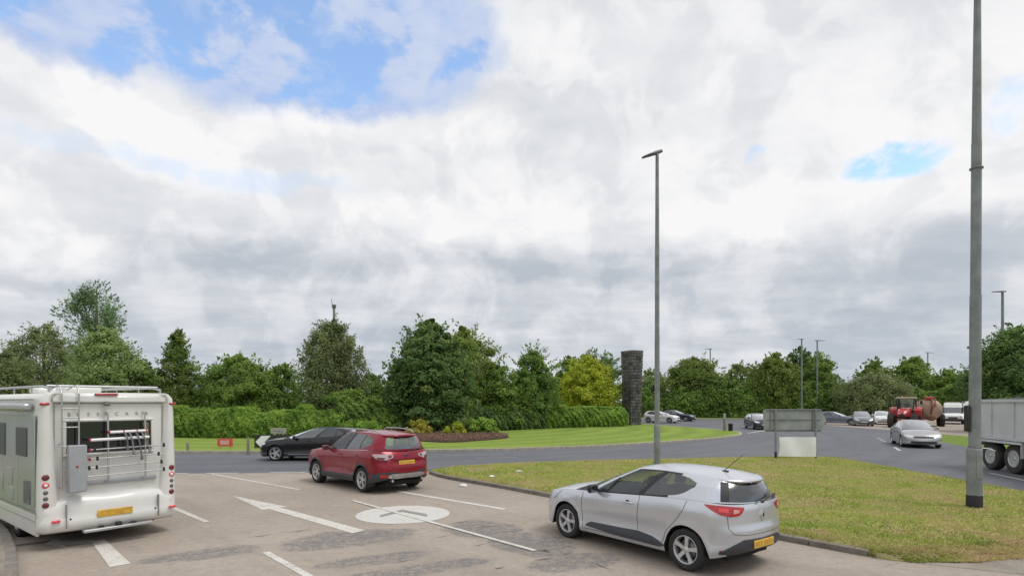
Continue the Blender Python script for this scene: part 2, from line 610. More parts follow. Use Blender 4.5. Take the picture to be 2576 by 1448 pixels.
def asphalt_mat():
    m, out = newmat('dark_asphalt')
    p = pos()
    x, y, z = sep(p)
    ang = S.m('ARCTAN2', y - 58.0, x + 16.0)
    rad = S.m('SQRT', (x + 16.0) * (x + 16.0) + (y - 58.0) * (y - 58.0))
    tracks = noise(vec(ang * 3.0, rad * 0.9, 0.0), 1.0, 4.0, 0.55)
    big = noise(p, 0.22, 5.0, 0.6)
    fine = noise(p, 90.0, 2.0, 0.6)
    c = mix((tracks * 0.6 + big * 0.4).step(0.35, 0.65), (0.108, 0.114, 0.128), (0.150, 0.152, 0.166))
    k = fine.step(0.2, 0.8, 0.8, 1.2)
    c = mulc(c, vec(k, k, k))
    principled(out, c, noise(p, 2.0, 3.0).step(0.2, 0.8, 0.62, 0.8), 0, 0.35, 0, fine, 0.004)
    return m


def buff_mat():
    m, out = newmat('buff_surfacing')
    p = pos()
    x, y, z = sep(p)
    # u runs across the lanes, v along them
    u = x * 0.877 + y * 0.480
    v = y * 0.877 - x * 0.480
    wob = noise(p, 1.3, 5.0, 0.6)

    def worn(px, py, lu, lv, a=0.0):
        u0 = px * 0.877 + py * 0.480
        v0 = py * 0.877 - px * 0.480
        q = ((u - u0) / lu) * ((u - u0) / lu) + ((v - v0) / lv) * ((v - v0) / lv)
        return (q + (wob - 0.5) * 1.6).step(0.2, 1.15, 1.0, 0.0)
    big = noise(p, 0.35, 5.0, 0.6)
    streak = noise(vec(u * 0.35, v * 3.2, 0.0), 1.6, 5.0, 0.62)
    lane = noise(vec(x * 0.69 + y * 0.72, (y * 0.69 - x * 0.72) * 0.12, 0.0), 0.9, 4.0, 0.55)
    agg = noise(p, 55.0, 3.0, 0.7)
    spot = noise(p, 14.0, 4.0, 0.7)
    c = mix(big.step(0.3, 0.7), (0.345, 0.290, 0.240), (0.410, 0.352, 0.294))
    c = mix(lane.step(0.48, 0.70) * 0.5, c, (0.285, 0.248, 0.215))
    c = mix(agg.step(0.55, 0.8) * 0.35, c, (0.52, 0.46, 0.40))
    c = mix(agg.step(0.45, 0.25) * 0.35, c, (0.20, 0.17, 0.145))
    mot = noise(p, 6.0, 6.0, 0.75)
    mk = mot.step(0.2, 0.8, 0.88, 1.12) * spot.step(0.25, 0.75, 0.92, 1.08)
    c = mulc(c, vec(mk, mk, mk))
    c = mix(noise(p, 9.0, 5.0, 0.75).step(0.66, 0.76) * 0.28, c, (0.17, 0.155, 0.14))
    w = mx(worn(-3.0, 10.5, 1.35, 0.75), worn(-5.0, 9.5, 1.1, 0.45) * 0.8, worn(-2.2, 9.1, 1.1, 0.35) * .7, worn(-0.55, 11.3, 0.8, 1.0), worn(0.3, 10.2, 0.8, 1.0),
           worn(-1.4, 8.6, 1.3, 0.35) * 0.8, worn(1.0, 9.0, 0.9, 0.5), worn(2.2, 7.4, 1.6, 0.5), worn(-0.2, 7.6, 0.8, 0.25) * 0.7,
           worn(3.6, 6.0, 2.5, 0.9), worn(0.5, 4.0, 3.0, 0.8), worn(-14.0, 14.5, 2.2, 0.5) * 0.6)
    worn_f = w.step(0.0, 0.5) * (streak * 0.30 + spot * 0.40 + noise(p, 34.0, 3.0, 0.7) * 0.50 + (mot - 0.5) * 0.9 + w * 0.10).step(0.55, 0.76)
    c = mix(worn_f * 0.85, c, mix(agg.step(0.3, 0.7), (0.10, 0.103, 0.11), (0.24, 0.235, 0.235)))
    sc = noise(vec(u * 0.55, v * 5.5, 3.0), 1.2, 3.0, 0.5)
    c = mix(sc.step(0.68, 0.74) * S.m('MAXIMUM', w, y.step(16.0, 6.0, 0.1, 0.75)) * spot.step(0.4, 0.6), c, (0.085, 0.082, 0.08))
    principled(out, c, 0.88, 0, 0.25, 0, agg + worn_f * 0.5, 0.006)
    return m


def line_mat(name, color, wear):
    m, out = newmat(name)
    p = pos()
    n = noise(p, 16.0, 5.0, 0.7)
    n2 = noise(p, 2.0, 4.0, 0.6)
    c = mix((n * 0.6 + n2 * 0.4).step(0.47, 0.66) * wear, color, (0.36, 0.32, 0.27))
    principled(out, c, 0.8, 0, 0.3, 0, n, 0.003)
    return m


def path_mat():
    m, out = newmat('worn_footpath')
    p = pos()
    n = noise(p, 1.1, 6.0, 0.65)
    f = noise(p, 40.0, 3.0, 0.65)
    c = mix(n.step(0.35, 0.65), (0.23, 0.20, 0.168), (0.33, 0.288, 0.242))
    k = f.step(0.2, 0.8, 0.75, 1.2)
    c = mulc(c, vec(k, k, k))
    principled(out, c, 0.92, 0, 0.2, 0, f, 0.008)
    return m


M['asphalt'] = asphalt_mat()
M['buff'] = buff_mat()
M['line'] = line_mat('road_paint', (0.64, 0.62, 0.565), 0.8)
M['line_old'] = line_mat('faded_road_paint', (0.50, 0.50, 0.47), 0.8)
M['disc'] = line_mat('nav_disc_white', (0.60, 0.585, 0.55), 0.30)  # this and the arrow colour serve the navigation overlay, not road paint
M['disc_arrow'] = line_mat('nav_chevron_grey', (0.27, 0.265, 0.25), 0.5)
M['line_thin'] = line_mat('worn_road_paint', (0.34, 0.345, 0.35), 0.8)
M['path'] = path_mat()
M['tar'] = simple('tar_patch', (0.10, 0.099, 0.10), 0.75, 0, 0.25, 9, bump=0.004)
M['mulch'] = simple('bark_mulch', (0.085, 0.045, 0.035), 0.95, 0, 0.5, 9, bump=0.03)


def sheet(name, poly, z, mat, kind='structure', parent=None, skirt=False):
    from mathutils.geometry import tessellate_polygon
    vs = [Vector((p[0], p[1], z)) for p in poly]
    tr = tessellate_polygon([vs])
    fs = []
    for t in tr:
        a, b, c = (vs[i] for i in t)
        if (b - a).cross(c - a).z < 0:
            t = (t[0], t[2], t[1])
        fs.append(tuple(t))
    pts_ = [tuple(v) for v in vs]
    if skirt:
        area = sum(a.x * c.y - c.x * a.y for a, c in zip(vs, vs[1:] + vs[:1]))
        n = len(vs)
        pts_ += [(p[0], p[1], 0.0) for p in pts_]
        fs += [((k, (k + 1) % n, n + (k + 1) % n, n + k)[::-1] if area > 0 else (k, (k + 1) % n, n + (k + 1) % n, n + k)) for k in range(n)]
    me = bpy.data.meshes.new(name)
    me.from_pydata(pts_, [], fs)
    me.materials.append(mat)
    o = link(bpy.data.objects.new(name, me), parent)
    if kind and parent is None:
        o['kind'] = kind
    return o


def smooth_loop(pts, n=10):
    P = np.array(pts, float)
    out = []
    N = len(P)
    for i in range(N):
        p0, p1, p2, p3 = P[i - 1], P[i], P[(i + 1) % N], P[(i + 2) % N]
        for k in range(n):
            t = k / n
            out.append(0.5 * ((2 * p1) + (-p0 + p2) * t + (2 * p0 - 5 * p1 + 4 * p2 - p3) * t * t
                              + (-p0 + 3 * p1 - 3 * p2 + p3) * t ** 3))
    return [tuple(p) for p in out]


def resample(pts, step, closed=False):
    P = [Vector((p[0], p[1])) for p in pts]
    if closed:
        P.append(P[0])
    out, need = [P[0].copy()], step
    for a, b in zip(P[:-1], P[1:]):
        L = (b - a).length
        d = need
        while d <= L:
            out.append(a.lerp(b, d / L))
            d += step
        need = d - L
    return [(p.x, p.y) for p in out]


def kerb_run(parent, pts, mat, h=0.125, w=0.15, step=0.92, inward=1.0, zb=0.0):
    """one stone per step along pts, each its own object; stones share one of four meshes"""
    meshes = []
    for q in range(4):
        b = MB()
        b.rbox((0, 0, h / 2 + zb - 0.02), (1.0, w + 0.012 * random.random(), h + 0.04 + random.uniform(-.006, .006)), 0.018, 2)
        me = bpy.data.meshes.new('kerb_stone')
        me.from_pydata(b.v, [], b.f)
        me.polygons.foreach_set('use_smooth', [False] * len(b.f))
        me.materials.append(mat)
        meshes.append(me)
    k = 0
    for a, c in zip(pts[:-1], pts[1:]):
        d = Vector((c[0] - a[0], c[1] - a[1]))
        L = d.length
        if L < 0.05:
            continue
        o = bpy.data.objects.new('kerb_stone', meshes[random.randrange(4)])
        nx, ny = -d.y / L * inward, d.x / L * inward
        o.location = ((a[0] + c[0]) / 2 + nx * w / 2, (a[1] + c[1]) / 2 + ny * w / 2, random.uniform(-.004, .004))
        o.rotation_euler = (random.uniform(-.01, .01), random.uniform(-.006, .006), math.atan2(d.y, d.x) + random.uniform(-.006, .006))
        o.scale = (L - 0.016, 1, 1)
        link(o, parent)
        k += 1
    return k


# ---------------------------------------------------------------- the ground
sheet('ground', [(-900, -200), (900, -200), (900, 1600), (-900, 1600)], 0.0, M['field'])

sheet('roundabout_road', [(-95, 22), (-60, 19.5), (-35, 18.0), (-20, 16.0), (-11, 14.0), (-3, 14.0), (3.5, 13.0), (10.8, 12.5), (13.9, 11.5),
                          (13.9, -20), (24.4, -20), (24.6, 30), (27.5, 38), (32.0, 43.5), (60, 62), (62, 80), (45, 84), (33, 86), (15, 86), (2, 96), (-15, 101),
                          (-45, 98), (-70, 85), (-90, 60)], 0.004, M['asphalt'])

# near approach, laid in buff surfacing up to the give-way line
buff_edge = [(-36, 18.2), (-28, 18.9), (-20, 19.6), (-11.7, 20.05), (-6, 20.35), (-2.6, 20.6)]
sheet('approach_road', buff_edge + [(-1.0, 18.2), (5.9, 9.3), (16, 9.3), (16, -12), (-2, -12), (-7.25, 8.0), (-9.0, 10.0), (-14, 14.4), (-24, 16.6)],
      0.008, M['buff'])
sheet('far_approach_road', [G(2085, 1070), G(2190, 1077), G(2300, 1086), G(2440, 1097), (46, 52), (75, 72), (70, 88), (50, 84), (34, 66)], 0.008, M['buff'])

# roundabout island
ISL = smooth_loop([(-45, 36), (-30, 30.2), (-16, 28.0), (-3.75, 28.9), (2.4, 30.7), (7.2, 33.4), (11.8, 36.9), (15.3, 40.3), (17.3, 43.4), (18.3, 47.5),
                   (17.2, 53), (15.2, 60), (11.5, 70), (4, 80), (-12, 87), (-30, 85), (-45, 75), (-52, 60), (-51, 45)], 8)
def shrink(poly, d):
    out = []
    n = len(poly)
    area = sum(poly[i][0] * poly[(i + 1) % n][1] - poly[(i + 1) % n][0] * poly[i][1] for i in range(n))
    sg = 1 if area > 0 else -1
    for i in range(n):
        a, p, c = Vector(poly[i - 1]), Vector(poly[i]), Vector(poly[(i + 1) % n])
        e1, e2 = (p - a).normalized(), (c - p).normalized()
        nn = Vector((-(e1.y + e2.y), e1.x + e2.x))
        nn = nn.normalized() * sg if nn.length > 1e-6 else Vector((0, 0))
        out.append((p.x + nn.x * d, p.y + nn.y * d))
    return out


isl = sheet('roundabout_island', shrink(ISL, .06), 0.11, M['lawn'], skirt=True)
kerb_run(isl, resample(ISL, 0.95, True)[:300], M['concrete'], 0.13, 0.16, inward=1.0)

# grass splitter island between the approach and the exit road
near_k = [G(1078, 1191), G(1100, 1199), G(1140, 1208), G(1250, 1226), G(1370, 1249), (2.9, 12.75), G(1985, 1363), G(2110, 1387), G(2205, 1404)]
top_k = [(-2.9, 20.6), (-2.2, 21.7), (0.2, 23.0), (3.5, 23.85), (7.3, 24.6), (10.8, 25.4), (13.0, 25.8), (14.2, 25.2)]
right_k = [(14.2, 23.5), (14.0, 20), (13.9, 15.5), (13.8, 11.3)]
SPL = near_k[::-1] + top_k + right_k
SPL = SPL[:]
spl_front = [(11.5, 10.6), (9.3, 10.15), (8.0, 9.75), (7.0, 9.45)]
SPL = near_k[::-1] + top_k + right_k + spl_front
spl = sheet('splitter_island', shrink(SPL, .06), 0.095, M['verge'], skirt=True)
nk = resample(near_k, 0.92)
kerb_run(spl, nk, M['concrete_dark'], 0.11, 0.15, inward=1.0)
kerb_run(spl, resample([near_k[0]] + top_k + right_k, 0.92), M['concrete_dark'], 0.095, 0.12, inward=-1.0)
# bevelled bank where the grass runs down to the crossing
b = MB()
fr = resample([nk[-1], near_k[-1]] + spl_front[::-1] + [right_k[-1]], .22)
wd = [(.10 + min(1, i / 7) * (.40 + .22 * math.sin(i * .9) * math.sin(i * .37 + 1) + random.uniform(-.08, .08))) for i in range(len(fr))]
V = [(p[0], p[1] + .10, 0.096) for p in fr] + [(p[0] + .05, p[1] - w_ * .5, .07) for p, w_ in zip(fr, wd)] + [(p[0] + .1, p[1] - w_, 0.010) for p, w_ in zip(fr, wd)]
n_ = len(fr)
b.add(V, [(r_ * n_ + i, r_ * n_ + n_ + i, r_ * n_ + n_ + i + 1, r_ * n_ + i + 1) for r_ in range(2) for i in range(n_ - 1)], True)
M['bank'] = grass_mat('dry_bank', (0.25, 0.27, 0.07), (0.36, 0.31, 0.14), (0.36, 0.27, 0.17), 0.42, 2.0, 0.05)
b.build('grass_bank', M['bank'], spl)
sheet('footpath', [G(2190, 1404), (7.0, 9.6), (8.0, 9.9), (9.3, 10.3), (11.5, 10.8), (13.85, 11.4), (13.85, 7.5), (10.5, 7.4), (7.6, 8.2)], 0.012, M['path'])
sheet('tarmac_patch', [G(2425, 1372), G(2520, 1366), (12.5, 10.4), (12.5, 8.9), G(2620, 1404), G(2540, 1396)], 0.017, M['tar'])

# dark footway with a rounded nose at the left edge of the approach
nose = [G(-60, 1315), G(-20, 1316), G(5, 1326), G(24, 1348), G(38, 1385), G(44, 1425), G(46, 1470)]
lw = sheet('footway', shrink(nose + [(-4.8, 2.0), (-9, 0), (-16, 8)], .06), 0.11, M['path'], skirt=True)
kerb_run(lw, resample(nose + [(-4.8, 2.0)], 0.5), M['concrete_dark'], 0.115, 0.15, inward=-1.0)

# ---------------------------------------------------------------- painted markings, and a navigation overlay laid flat
ZL = 0.0135


def mark(name, px, mat, z=ZL):
    return sheet(name, [G(*p) for p in px], z, mat)


def stripe(name, a, b, w, mat, z=ZL):
    A, B = Vector(G(*a)), Vector(G(*b))
    d = (B - A).normalized()
    n = Vector((-d.y, d.x)) * w / 2
    return sheet(name, [A + n, A - n, B - n, B + n], z, mat)


stripe('lane_line', (531, 1191.5), (752, 1231), 0.11, M['line'])
stripe('lane_line', (1000, 1235.5), (1271, 1281), 0.16, M['line'])
stripe('lane_line', (886, 1259), (1346, 1386), 0.10, M['line'], ZL + 0.008)
stripe('lane_line', (668, 1389), (800, 1463), 0.12, M['line'])
stripe('lane_line', (424, 1272), (521, 1313), 0.12, M['line'])
stripe('give_way_line', (517, 1190.5), (598, 1190), 0.20, M['line_old'], ZL + 0.004)
stripe('give_way_line', (677, 1189), (768, 1188.3), 0.20, M['line_old'], ZL + 0.004)
stripe('give_way_line', (440, 1191), (470, 1190.8), 0.20, M['line_old'], ZL + 0.004)
mark('arrow_marking', [(585, 1247), (724, 1275), (703, 1276.3), (919, 1334), (886, 1341.5), (677, 1280.6), (659, 1282.5)], M['line'])
mark('arrow_marking', [(276, 1427), (329, 1417.5), (262, 1356), (228, 1361)], M['line'])
mark('arrow_head_marking', [(112, 1368), (168, 1380), (160, 1372), (236, 1366), (232, 1358), (156, 1362), (141, 1356)], M['line_old'], ZL + 0.004)
_c = G(1014, 1293)  # map viewer's navigation disc and chevron, added as flat sheets, no real marking
sheet('nav_overlay_disc', [(_c[0] + 1.03 * math.cos(t), _c[1] + 1.03 * math.sin(t)) for t in np.linspace(0, 2 * math.pi, 49)[:-1]], ZL, M['disc'])
mark('nav_overlay_chevron', [(956, 1301), (1012, 1287.5), (1074, 1299.5), (1074, 1293.5), (1012, 1282), (956, 1296)], M['disc_arrow'], ZL + 0.004)
stripe('lane_dash', (2249, 1124), (2263, 1133), 0.16, M['line_old'])
stripe('lane_dash', (2205, 1100), (2228, 1112), 0.12, M['line_thin'])
stripe('lane_dash', (2489, 1189.5), (2590, 1211), 0.13, M['line_old'])
stripe('ring_line', (1120, 1146), (1270, 1143), 0.14, M['line_thin'])
stripe('ring_line', (1195, 1152.5), (1300, 1149.5), 0.14, M['line_thin'])
stripe('ring_line', (2278, 1083), (2395, 1091), 0.25, M['line_old'])
stripe('ring_line', (1880, 1089), (1925, 1082), 0.25, M['line_old'])
for a_, b_, w_ in [((1345, 1384), (1383, 1390), .05), ((1366, 1381), (1384, 1389), .03), ((1185, 1372), (1222, 1367), .025), ((1240, 1432), (1272, 1425), .03), ((1335, 1412), (1400, 1402), .03),
                    ((1405, 1397), (1442, 1391), .025), ((980, 1420), (1060, 1404), .02), ((1480, 1412), (1545, 1437), .02), ((1090, 1352), (1132, 1345), .02), ((700, 1340), (790, 1329), .03),
                    ((620, 1352), (690, 1343), .03), ((1130, 1318), (1188, 1311), .03), ((1190, 1330), (1262, 1322), .03)]:
    kx, ky = (a_[0] + b_[0]) / 2 + random.uniform(-6, 6), (a_[1] + b_[1]) / 2 + random.uniform(-2.5, 2.5)
    pa, pm, pb = (Vector(G(*q_)) for q_ in (a_, (kx, ky), b_))
    nn_ = Vector((-(pb - pa).y, (pb - pa).x)).normalized() * w_ * .5
    sheet('road_crack', [pa, pm + nn_, pb, pm - nn_ * .8], ZL + .004, M['tar'])
stripe('dark_strip', (42, 1372), (150, 1359), 0.16, M['tar'])  # narrow strip, darker than the surfacing round it

# ---------------------------------------------------------------- grass blades and dry clippings on the splitter island


def inside(poly, x, y):
    c = np.zeros(len(x), bool)
    n = len(poly)
    for i in range(n):
        x1, y1 = poly[i]
        x2, y2 = poly[(i + 1) % n]
        t = ((y1 > y) != (y2 > y)) & (x < (x2 - x1) * (y - y1) / (y2 - y1 + 1e-12) + x1)
        c ^= t
    return c


def leafmat(name, dark, light, warm, trans=0.25, rough=0.75):
    m, out = newmat(name)
    r, g, b_ = sep(attr('tone'))
    c = mix(r, dark, light)
    c = mix(g, c, warm)
    d = S.nt.nodes.new('ShaderNodeBsdfPrincipled')
    S.nt.links.new(c.s, d.inputs['Base Color'])
    d.inputs['Roughness'].default_value = rough
    d.inputs['Specular IOR Level'].default_value = 0.25
    t = S.nt.nodes.new('ShaderNodeBsdfTranslucent')
    S.nt.links.new(c.s, t.inputs[0])
    ms = S.nt.nodes.new('ShaderNodeMixShader')
    ms.inputs[0].default_value = trans
    S.nt.links.new(d.outputs[0], ms.inputs[1])
    S.nt.links.new(t.outputs[0], ms.inputs[2])
    S.nt.links.new(ms.outputs[0], out.inputs[0])
    return m


M['blade'] = leafmat('grass_blade', (0.17, 0.26, 0.035), (0.52, 0.58, 0.12), (0.60, 0.45, 0.26), 0.4)


_grid = rng.uniform(-1, 1, (256, 256))


def vnoise(x, y, cell):
    u, v = x / cell, y / cell
    i, j = np.floor(u).astype(int), np.floor(v).astype(int)
    f, g = u - i, v - j
    f, g = f * f * (3 - 2 * f), g * g * (3 - 2 * g)
    q = lambda a, b_: _grid[a % 256, b_ % 256]
    return (q(i, j) * (1 - f) + q(i + 1, j) * f) * (1 - g) + (q(i, j + 1) * (1 - f) + q(i + 1, j + 1) * f) * g


def blades(name, poly, n, hmin, hmax, w, dry, ymax=99, zbase=0.095, lay=0.0, zf=None):
    P = np.array(poly)
    lo, hi = P.min(0), P.max(0)
    x = rng.uniform(lo[0], hi[0], n * 4)
    y = lo[1] + (hi[1] - lo[1]) * rng.uniform(0, 1, n * 4) ** 1.5
    k = inside(poly, x, y) & (y < ymax)
    # clumping
    cl = vnoise(x, y, .35) * .6 + vnoise(x + 50, y, .12) * .4
    pat = vnoise(x, y + 90, 1.1) * .8 + vnoise(x, y - 40, .45) * .7 + vnoise(x + 9, y, .16) * .4
    k &= rng.uniform(-1.0, 1.0, len(x)) < cl + 0.55
    x, y, cl, pat = x[k][:n], y[k][:n], cl[k][:n], pat[k][:n]
    n = len(x)
    a = rng.uniform(0, 2 * np.pi, n)
    h = rng.uniform(hmin, hmax, n)
    ww = w * rng.uniform(0.6, 1.3, n)
    t = rng.uniform(0, 2 * np.pi, n)
    lean = h * (rng.uniform(0.1, 0.8, n) + lay * 3)
    z = np.full(n, zbase) if zf is None else zf(x, y)
    p0 = np.stack([x - np.cos(a) * ww / 2, y - np.sin(a) * ww / 2, z], 1)
    p1 = np.stack([x + np.cos(a) * ww / 2, y + np.sin(a) * ww / 2, z], 1)
    p2 = np.stack([x + np.cos(t) * lean, y + np.sin(t) * lean, z + h * (1 - 0.8 * lay)], 1)
    V = np.stack([p0, p1, p2], 1).reshape(-1, 3)
    F = np.arange(3 * n).reshape(-1, 3)
    tone = np.clip(0.45 + 0.42 * cl + 0.25 * vnoise(x - 31, y + 7, .7) + rng.normal(0, 0.16, n), 0, 1)
    warm = np.clip(dry + .55 * pat + rng.normal(0, 0.22, n), 0, 1)
    T = np.stack([tone, warm, warm * 0, warm * 0 + 1], 1).repeat(3, 0)
    return mesh_np(name, V, F, M['blade'], spl if poly is SPL else None, False, T)


o = blades('grass_blades', SPL, 70000, 0.015, 0.055, 0.022, 0.32)
o['kind'] = 'stuff'
o = blades('dry_clippings', SPL, 30000, 0.02, 0.055, 0.03, 0.85, lay=0.6)
o['kind'] = 'stuff'
_fx, _fy = np.array([p[0] for p in fr]), np.array([p[1] for p in fr])


def bank_z(x, y):
    """height of the sloping bank below the grass edge"""
    f = np.clip((np.interp(x, _fx, _fy) + .10 - y) / np.interp(x, _fx, np.array(wd) + .10), 0, 1)
    return np.where(f < .57, .096 - .026 * f / .57, .07 - .06 * (f - .57) / .43) + .001


fringe = [(5.5, 9.72), (6.2, 9.52), (6.9, 9.65), (8.2, 9.95), (9.5, 10.3), (11.4, 10.7), (13.7, 11.4), (13.7, 10.6), (9.2, 9.45), (7.2, 8.95), (6.2, 8.95)]
o = blades('scattered_clippings', fringe, 16000, 0.02, 0.06, 0.03, 0.62, lay=0.3, zf=bank_z)
o['kind'] = 'stuff'

strip = [(p[0], p[1]) for p in resample(near_k, .4)]
left_ = [Vector((b_[0] - a[0], b_[1] - a[1])).normalized() for a, b_ in zip(strip[:-1], strip[1:])]
inn = [(p[0] - d_.y * .13, p[1] + d_.x * .13) for p, d_ in zip(strip, left_)]
out_ = [(p[0] - d_.y * .42, p[1] + d_.x * .42) for p, d_ in zip(strip, left_)]
o = blades('kerb_edge_grass', inn + out_[::-1], 7000, 0.04, 0.12, 0.03, 0.35)
o['kind'] = 'stuff'

# litter by the kerb
for k, (X, Y, s_, lab) in enumerate([(1165, 1221, 0.13, 'crumpled white paper in the road beside the splitter kerb'),
                                     (1237, 1199, 0.10, 'small white scrap on the grass behind the red car, left one'),
                                     (1305, 1186, 0.12, 'white scrap on the grass at the far side of the splitter island'),
                                     (2541, 1375, 0.17, 'flat white wrapper on the dark tarmac patch at right')]):
    x, y = G(X, Y, 0.1 if k in (1, 2) else 0.02)
    bm = bmesh.new()
    bmesh.ops.create_icosphere(bm, subdivisions=2, radius=s_)
    for v in bm.verts:
        v.co = Vector((v.co.x * random.uniform(.7, 1.1), v.co.y * random.uniform(.5, .9), v.co.z * random.uniform(.2, .5) * (0.5 if k == 3 else 1)))
    me = bpy.data.meshes.new('litter')
    bm.to_mesh(me)
    bm.free()
    me.materials.append(M['litter'])
    o = link(bpy.data.objects.new('litter', me))
    o.location = (x, y, (0.125 if k in (1, 2) else 0.03 if k < 3 else 0.035))
    tag(o, lab, 'litter', 'scraps of litter')
# ---------------------------------------------------------------- trees, hedges and shrubs
PROF = {
    'round': [(0, .50), (.15, .85), (.4, 1), (.65, .9), (.85, .6), (1, .10)],
    'dome': [(0, .9), (.2, 1), (.45, .97), (.7, .8), (.88, .5), (1, .10)],
    'cone': [(0, .9), (.25, 1), (.42, .96), (.6, .82), (.78, .55), (.92, .25), (1, .05)],
    'spire': [(0, 1), (.3, .95), (.5, .76), (.68, .52), (.85, .26), (1, .06)],
    'birch': [(0, .75), (.3, 1), (.55, .95), (.75, .72), (.9, .42), (1, .10)],
    'bush': [(0, .95), (.35, 1), (.65, .9), (.85, .62), (1, .25)],
    'tuft': [(0, .30), (.3, .85), (.6, 1), (.85, .75), (1, .25)],
}
LEAF = {
    'dark': leafmat('leaf_dark', (0.037, 0.09, 0.031), (0.223, 0.355, 0.11), (0.42, 0.445, 0.131), 0.40),
    'mid': leafmat('leaf_mid', (0.066, 0.14, 0.03), (0.293, 0.446, 0.103), (0.51, 0.562, 0.129), 0.40),
    'bright': leafmat('leaf_bright', (0.093, 0.199, 0.032), (0.362, 0.583, 0.105), (0.607, 0.676, 0.14), 0.40),
    'pale': leafmat('leaf_pale', (0.112, 0.179, 0.067), (0.416, 0.539, 0.191), (0.607, 0.651, 0.27), 0.40),
    'willow': leafmat('leaf_willow', (0.097, 0.134, 0.06), (0.335, 0.41, 0.162), (0.475, 0.497, 0.216), 0.40),
    'blue': leafmat('leaf_blue', (0.082, 0.15, 0.073), (0.276, 0.397, 0.183), (0.408, 0.536, 0.22), 0.40),
    'olive': leafmat('leaf_olive', (0.076, 0.127, 0.03), (0.295, 0.41, 0.092), (0.36, 0.42, 0.1), 0.40),
    'gold': leafmat('leaf_gold', (0.28, 0.34, 0.03), (0.62, 0.69, 0.075), (0.7, 0.68, 0.09), 0.40),
    'yellow': leafmat('leaf_yellow', (0.331, 0.331, 0.044), (0.662, 0.607, 0.11), (0.7, 0.662, 0.166), 0.40),
    'redleaf': leafmat('leaf_red', (0.144, 0.029, 0.026), (0.432, 0.101, 0.086), (0.403, 0.216, 0.086), 0.40),
    'flower': leafmat('leaf_flower', (0.144, 0.072, 0.065), (0.475, 0.23, 0.245), (0.187, 0.245, 0.072), 0.40),
}


def leaf_quads(c, nrm, size, tone, warm, droop=0.0):
    """one folded leaf-shaped quad per row of c"""
    n = len(c)
    r = rng.normal(size=(n, 3))
    nrm = nrm / (np.linalg.norm(nrm, axis=1, keepdims=True) + 1e-9)
    t = np.cross(nrm, r)
    if droop:
        t = t + np.array([0, 0, -droop])
        t -= nrm * (t * nrm).sum(1, keepdims=True)
    t /= np.linalg.norm(t, axis=1, keepdims=True) + 1e-9
    bi = np.cross(nrm, t)
    L = size[:, None]
    fold = nrm * L * 0.10
    V = np.stack([c - t * L * 0.5, c + bi * L * 0.30 + fold, c + t * L * 0.5, c - bi * L * 0.30 + fold], 1).reshape(-1, 3)
    F = np.arange(4 * n).reshape(-1, 4)
    T = np.stack([np.clip(tone, 0, 1), np.clip(warm, 0, 1), tone * 0, tone * 0 + 1], 1).repeat(4, 0)
    return V, F, T


def crown_points(kind, hw, zb, zt, K, lobes=5, rough=0.2):
    pf = pchip(PROF[kind])
    h = rng.uniform(0, 1, K * 6)
    k = rng.uniform(0, 1, K * 6) < pf(h) * 0.9 + 0.1
    h = h[k][:K]
    K = len(h)
    a = rng.uniform(0, 2 * np.pi, K)
    ph = rng.uniform(0, 2 * np.pi, 6)
    mod = 1 + rough * (np.sin(lobes * 0.6 * a + ph[0] + 3 * h) * 0.5 + np.sin(lobes * a + ph[1] - 7 * h) * 0.4 + np.sin(11 * h + ph[2]) * 0.3)
    f = 0.35 + 0.65 * np.sqrt(rng.uniform(0, 1, K))
    rr = hw * pf(h) * mod * f
    c = np.stack([np.cos(a) * rr, np.sin(a) * rr, zb + (zt - zb) * h], 1)
    out = np.stack([np.cos(a), np.sin(a), 0.35 + 0.8 * (h - 0.4)], 1)
    return c, out, h, f


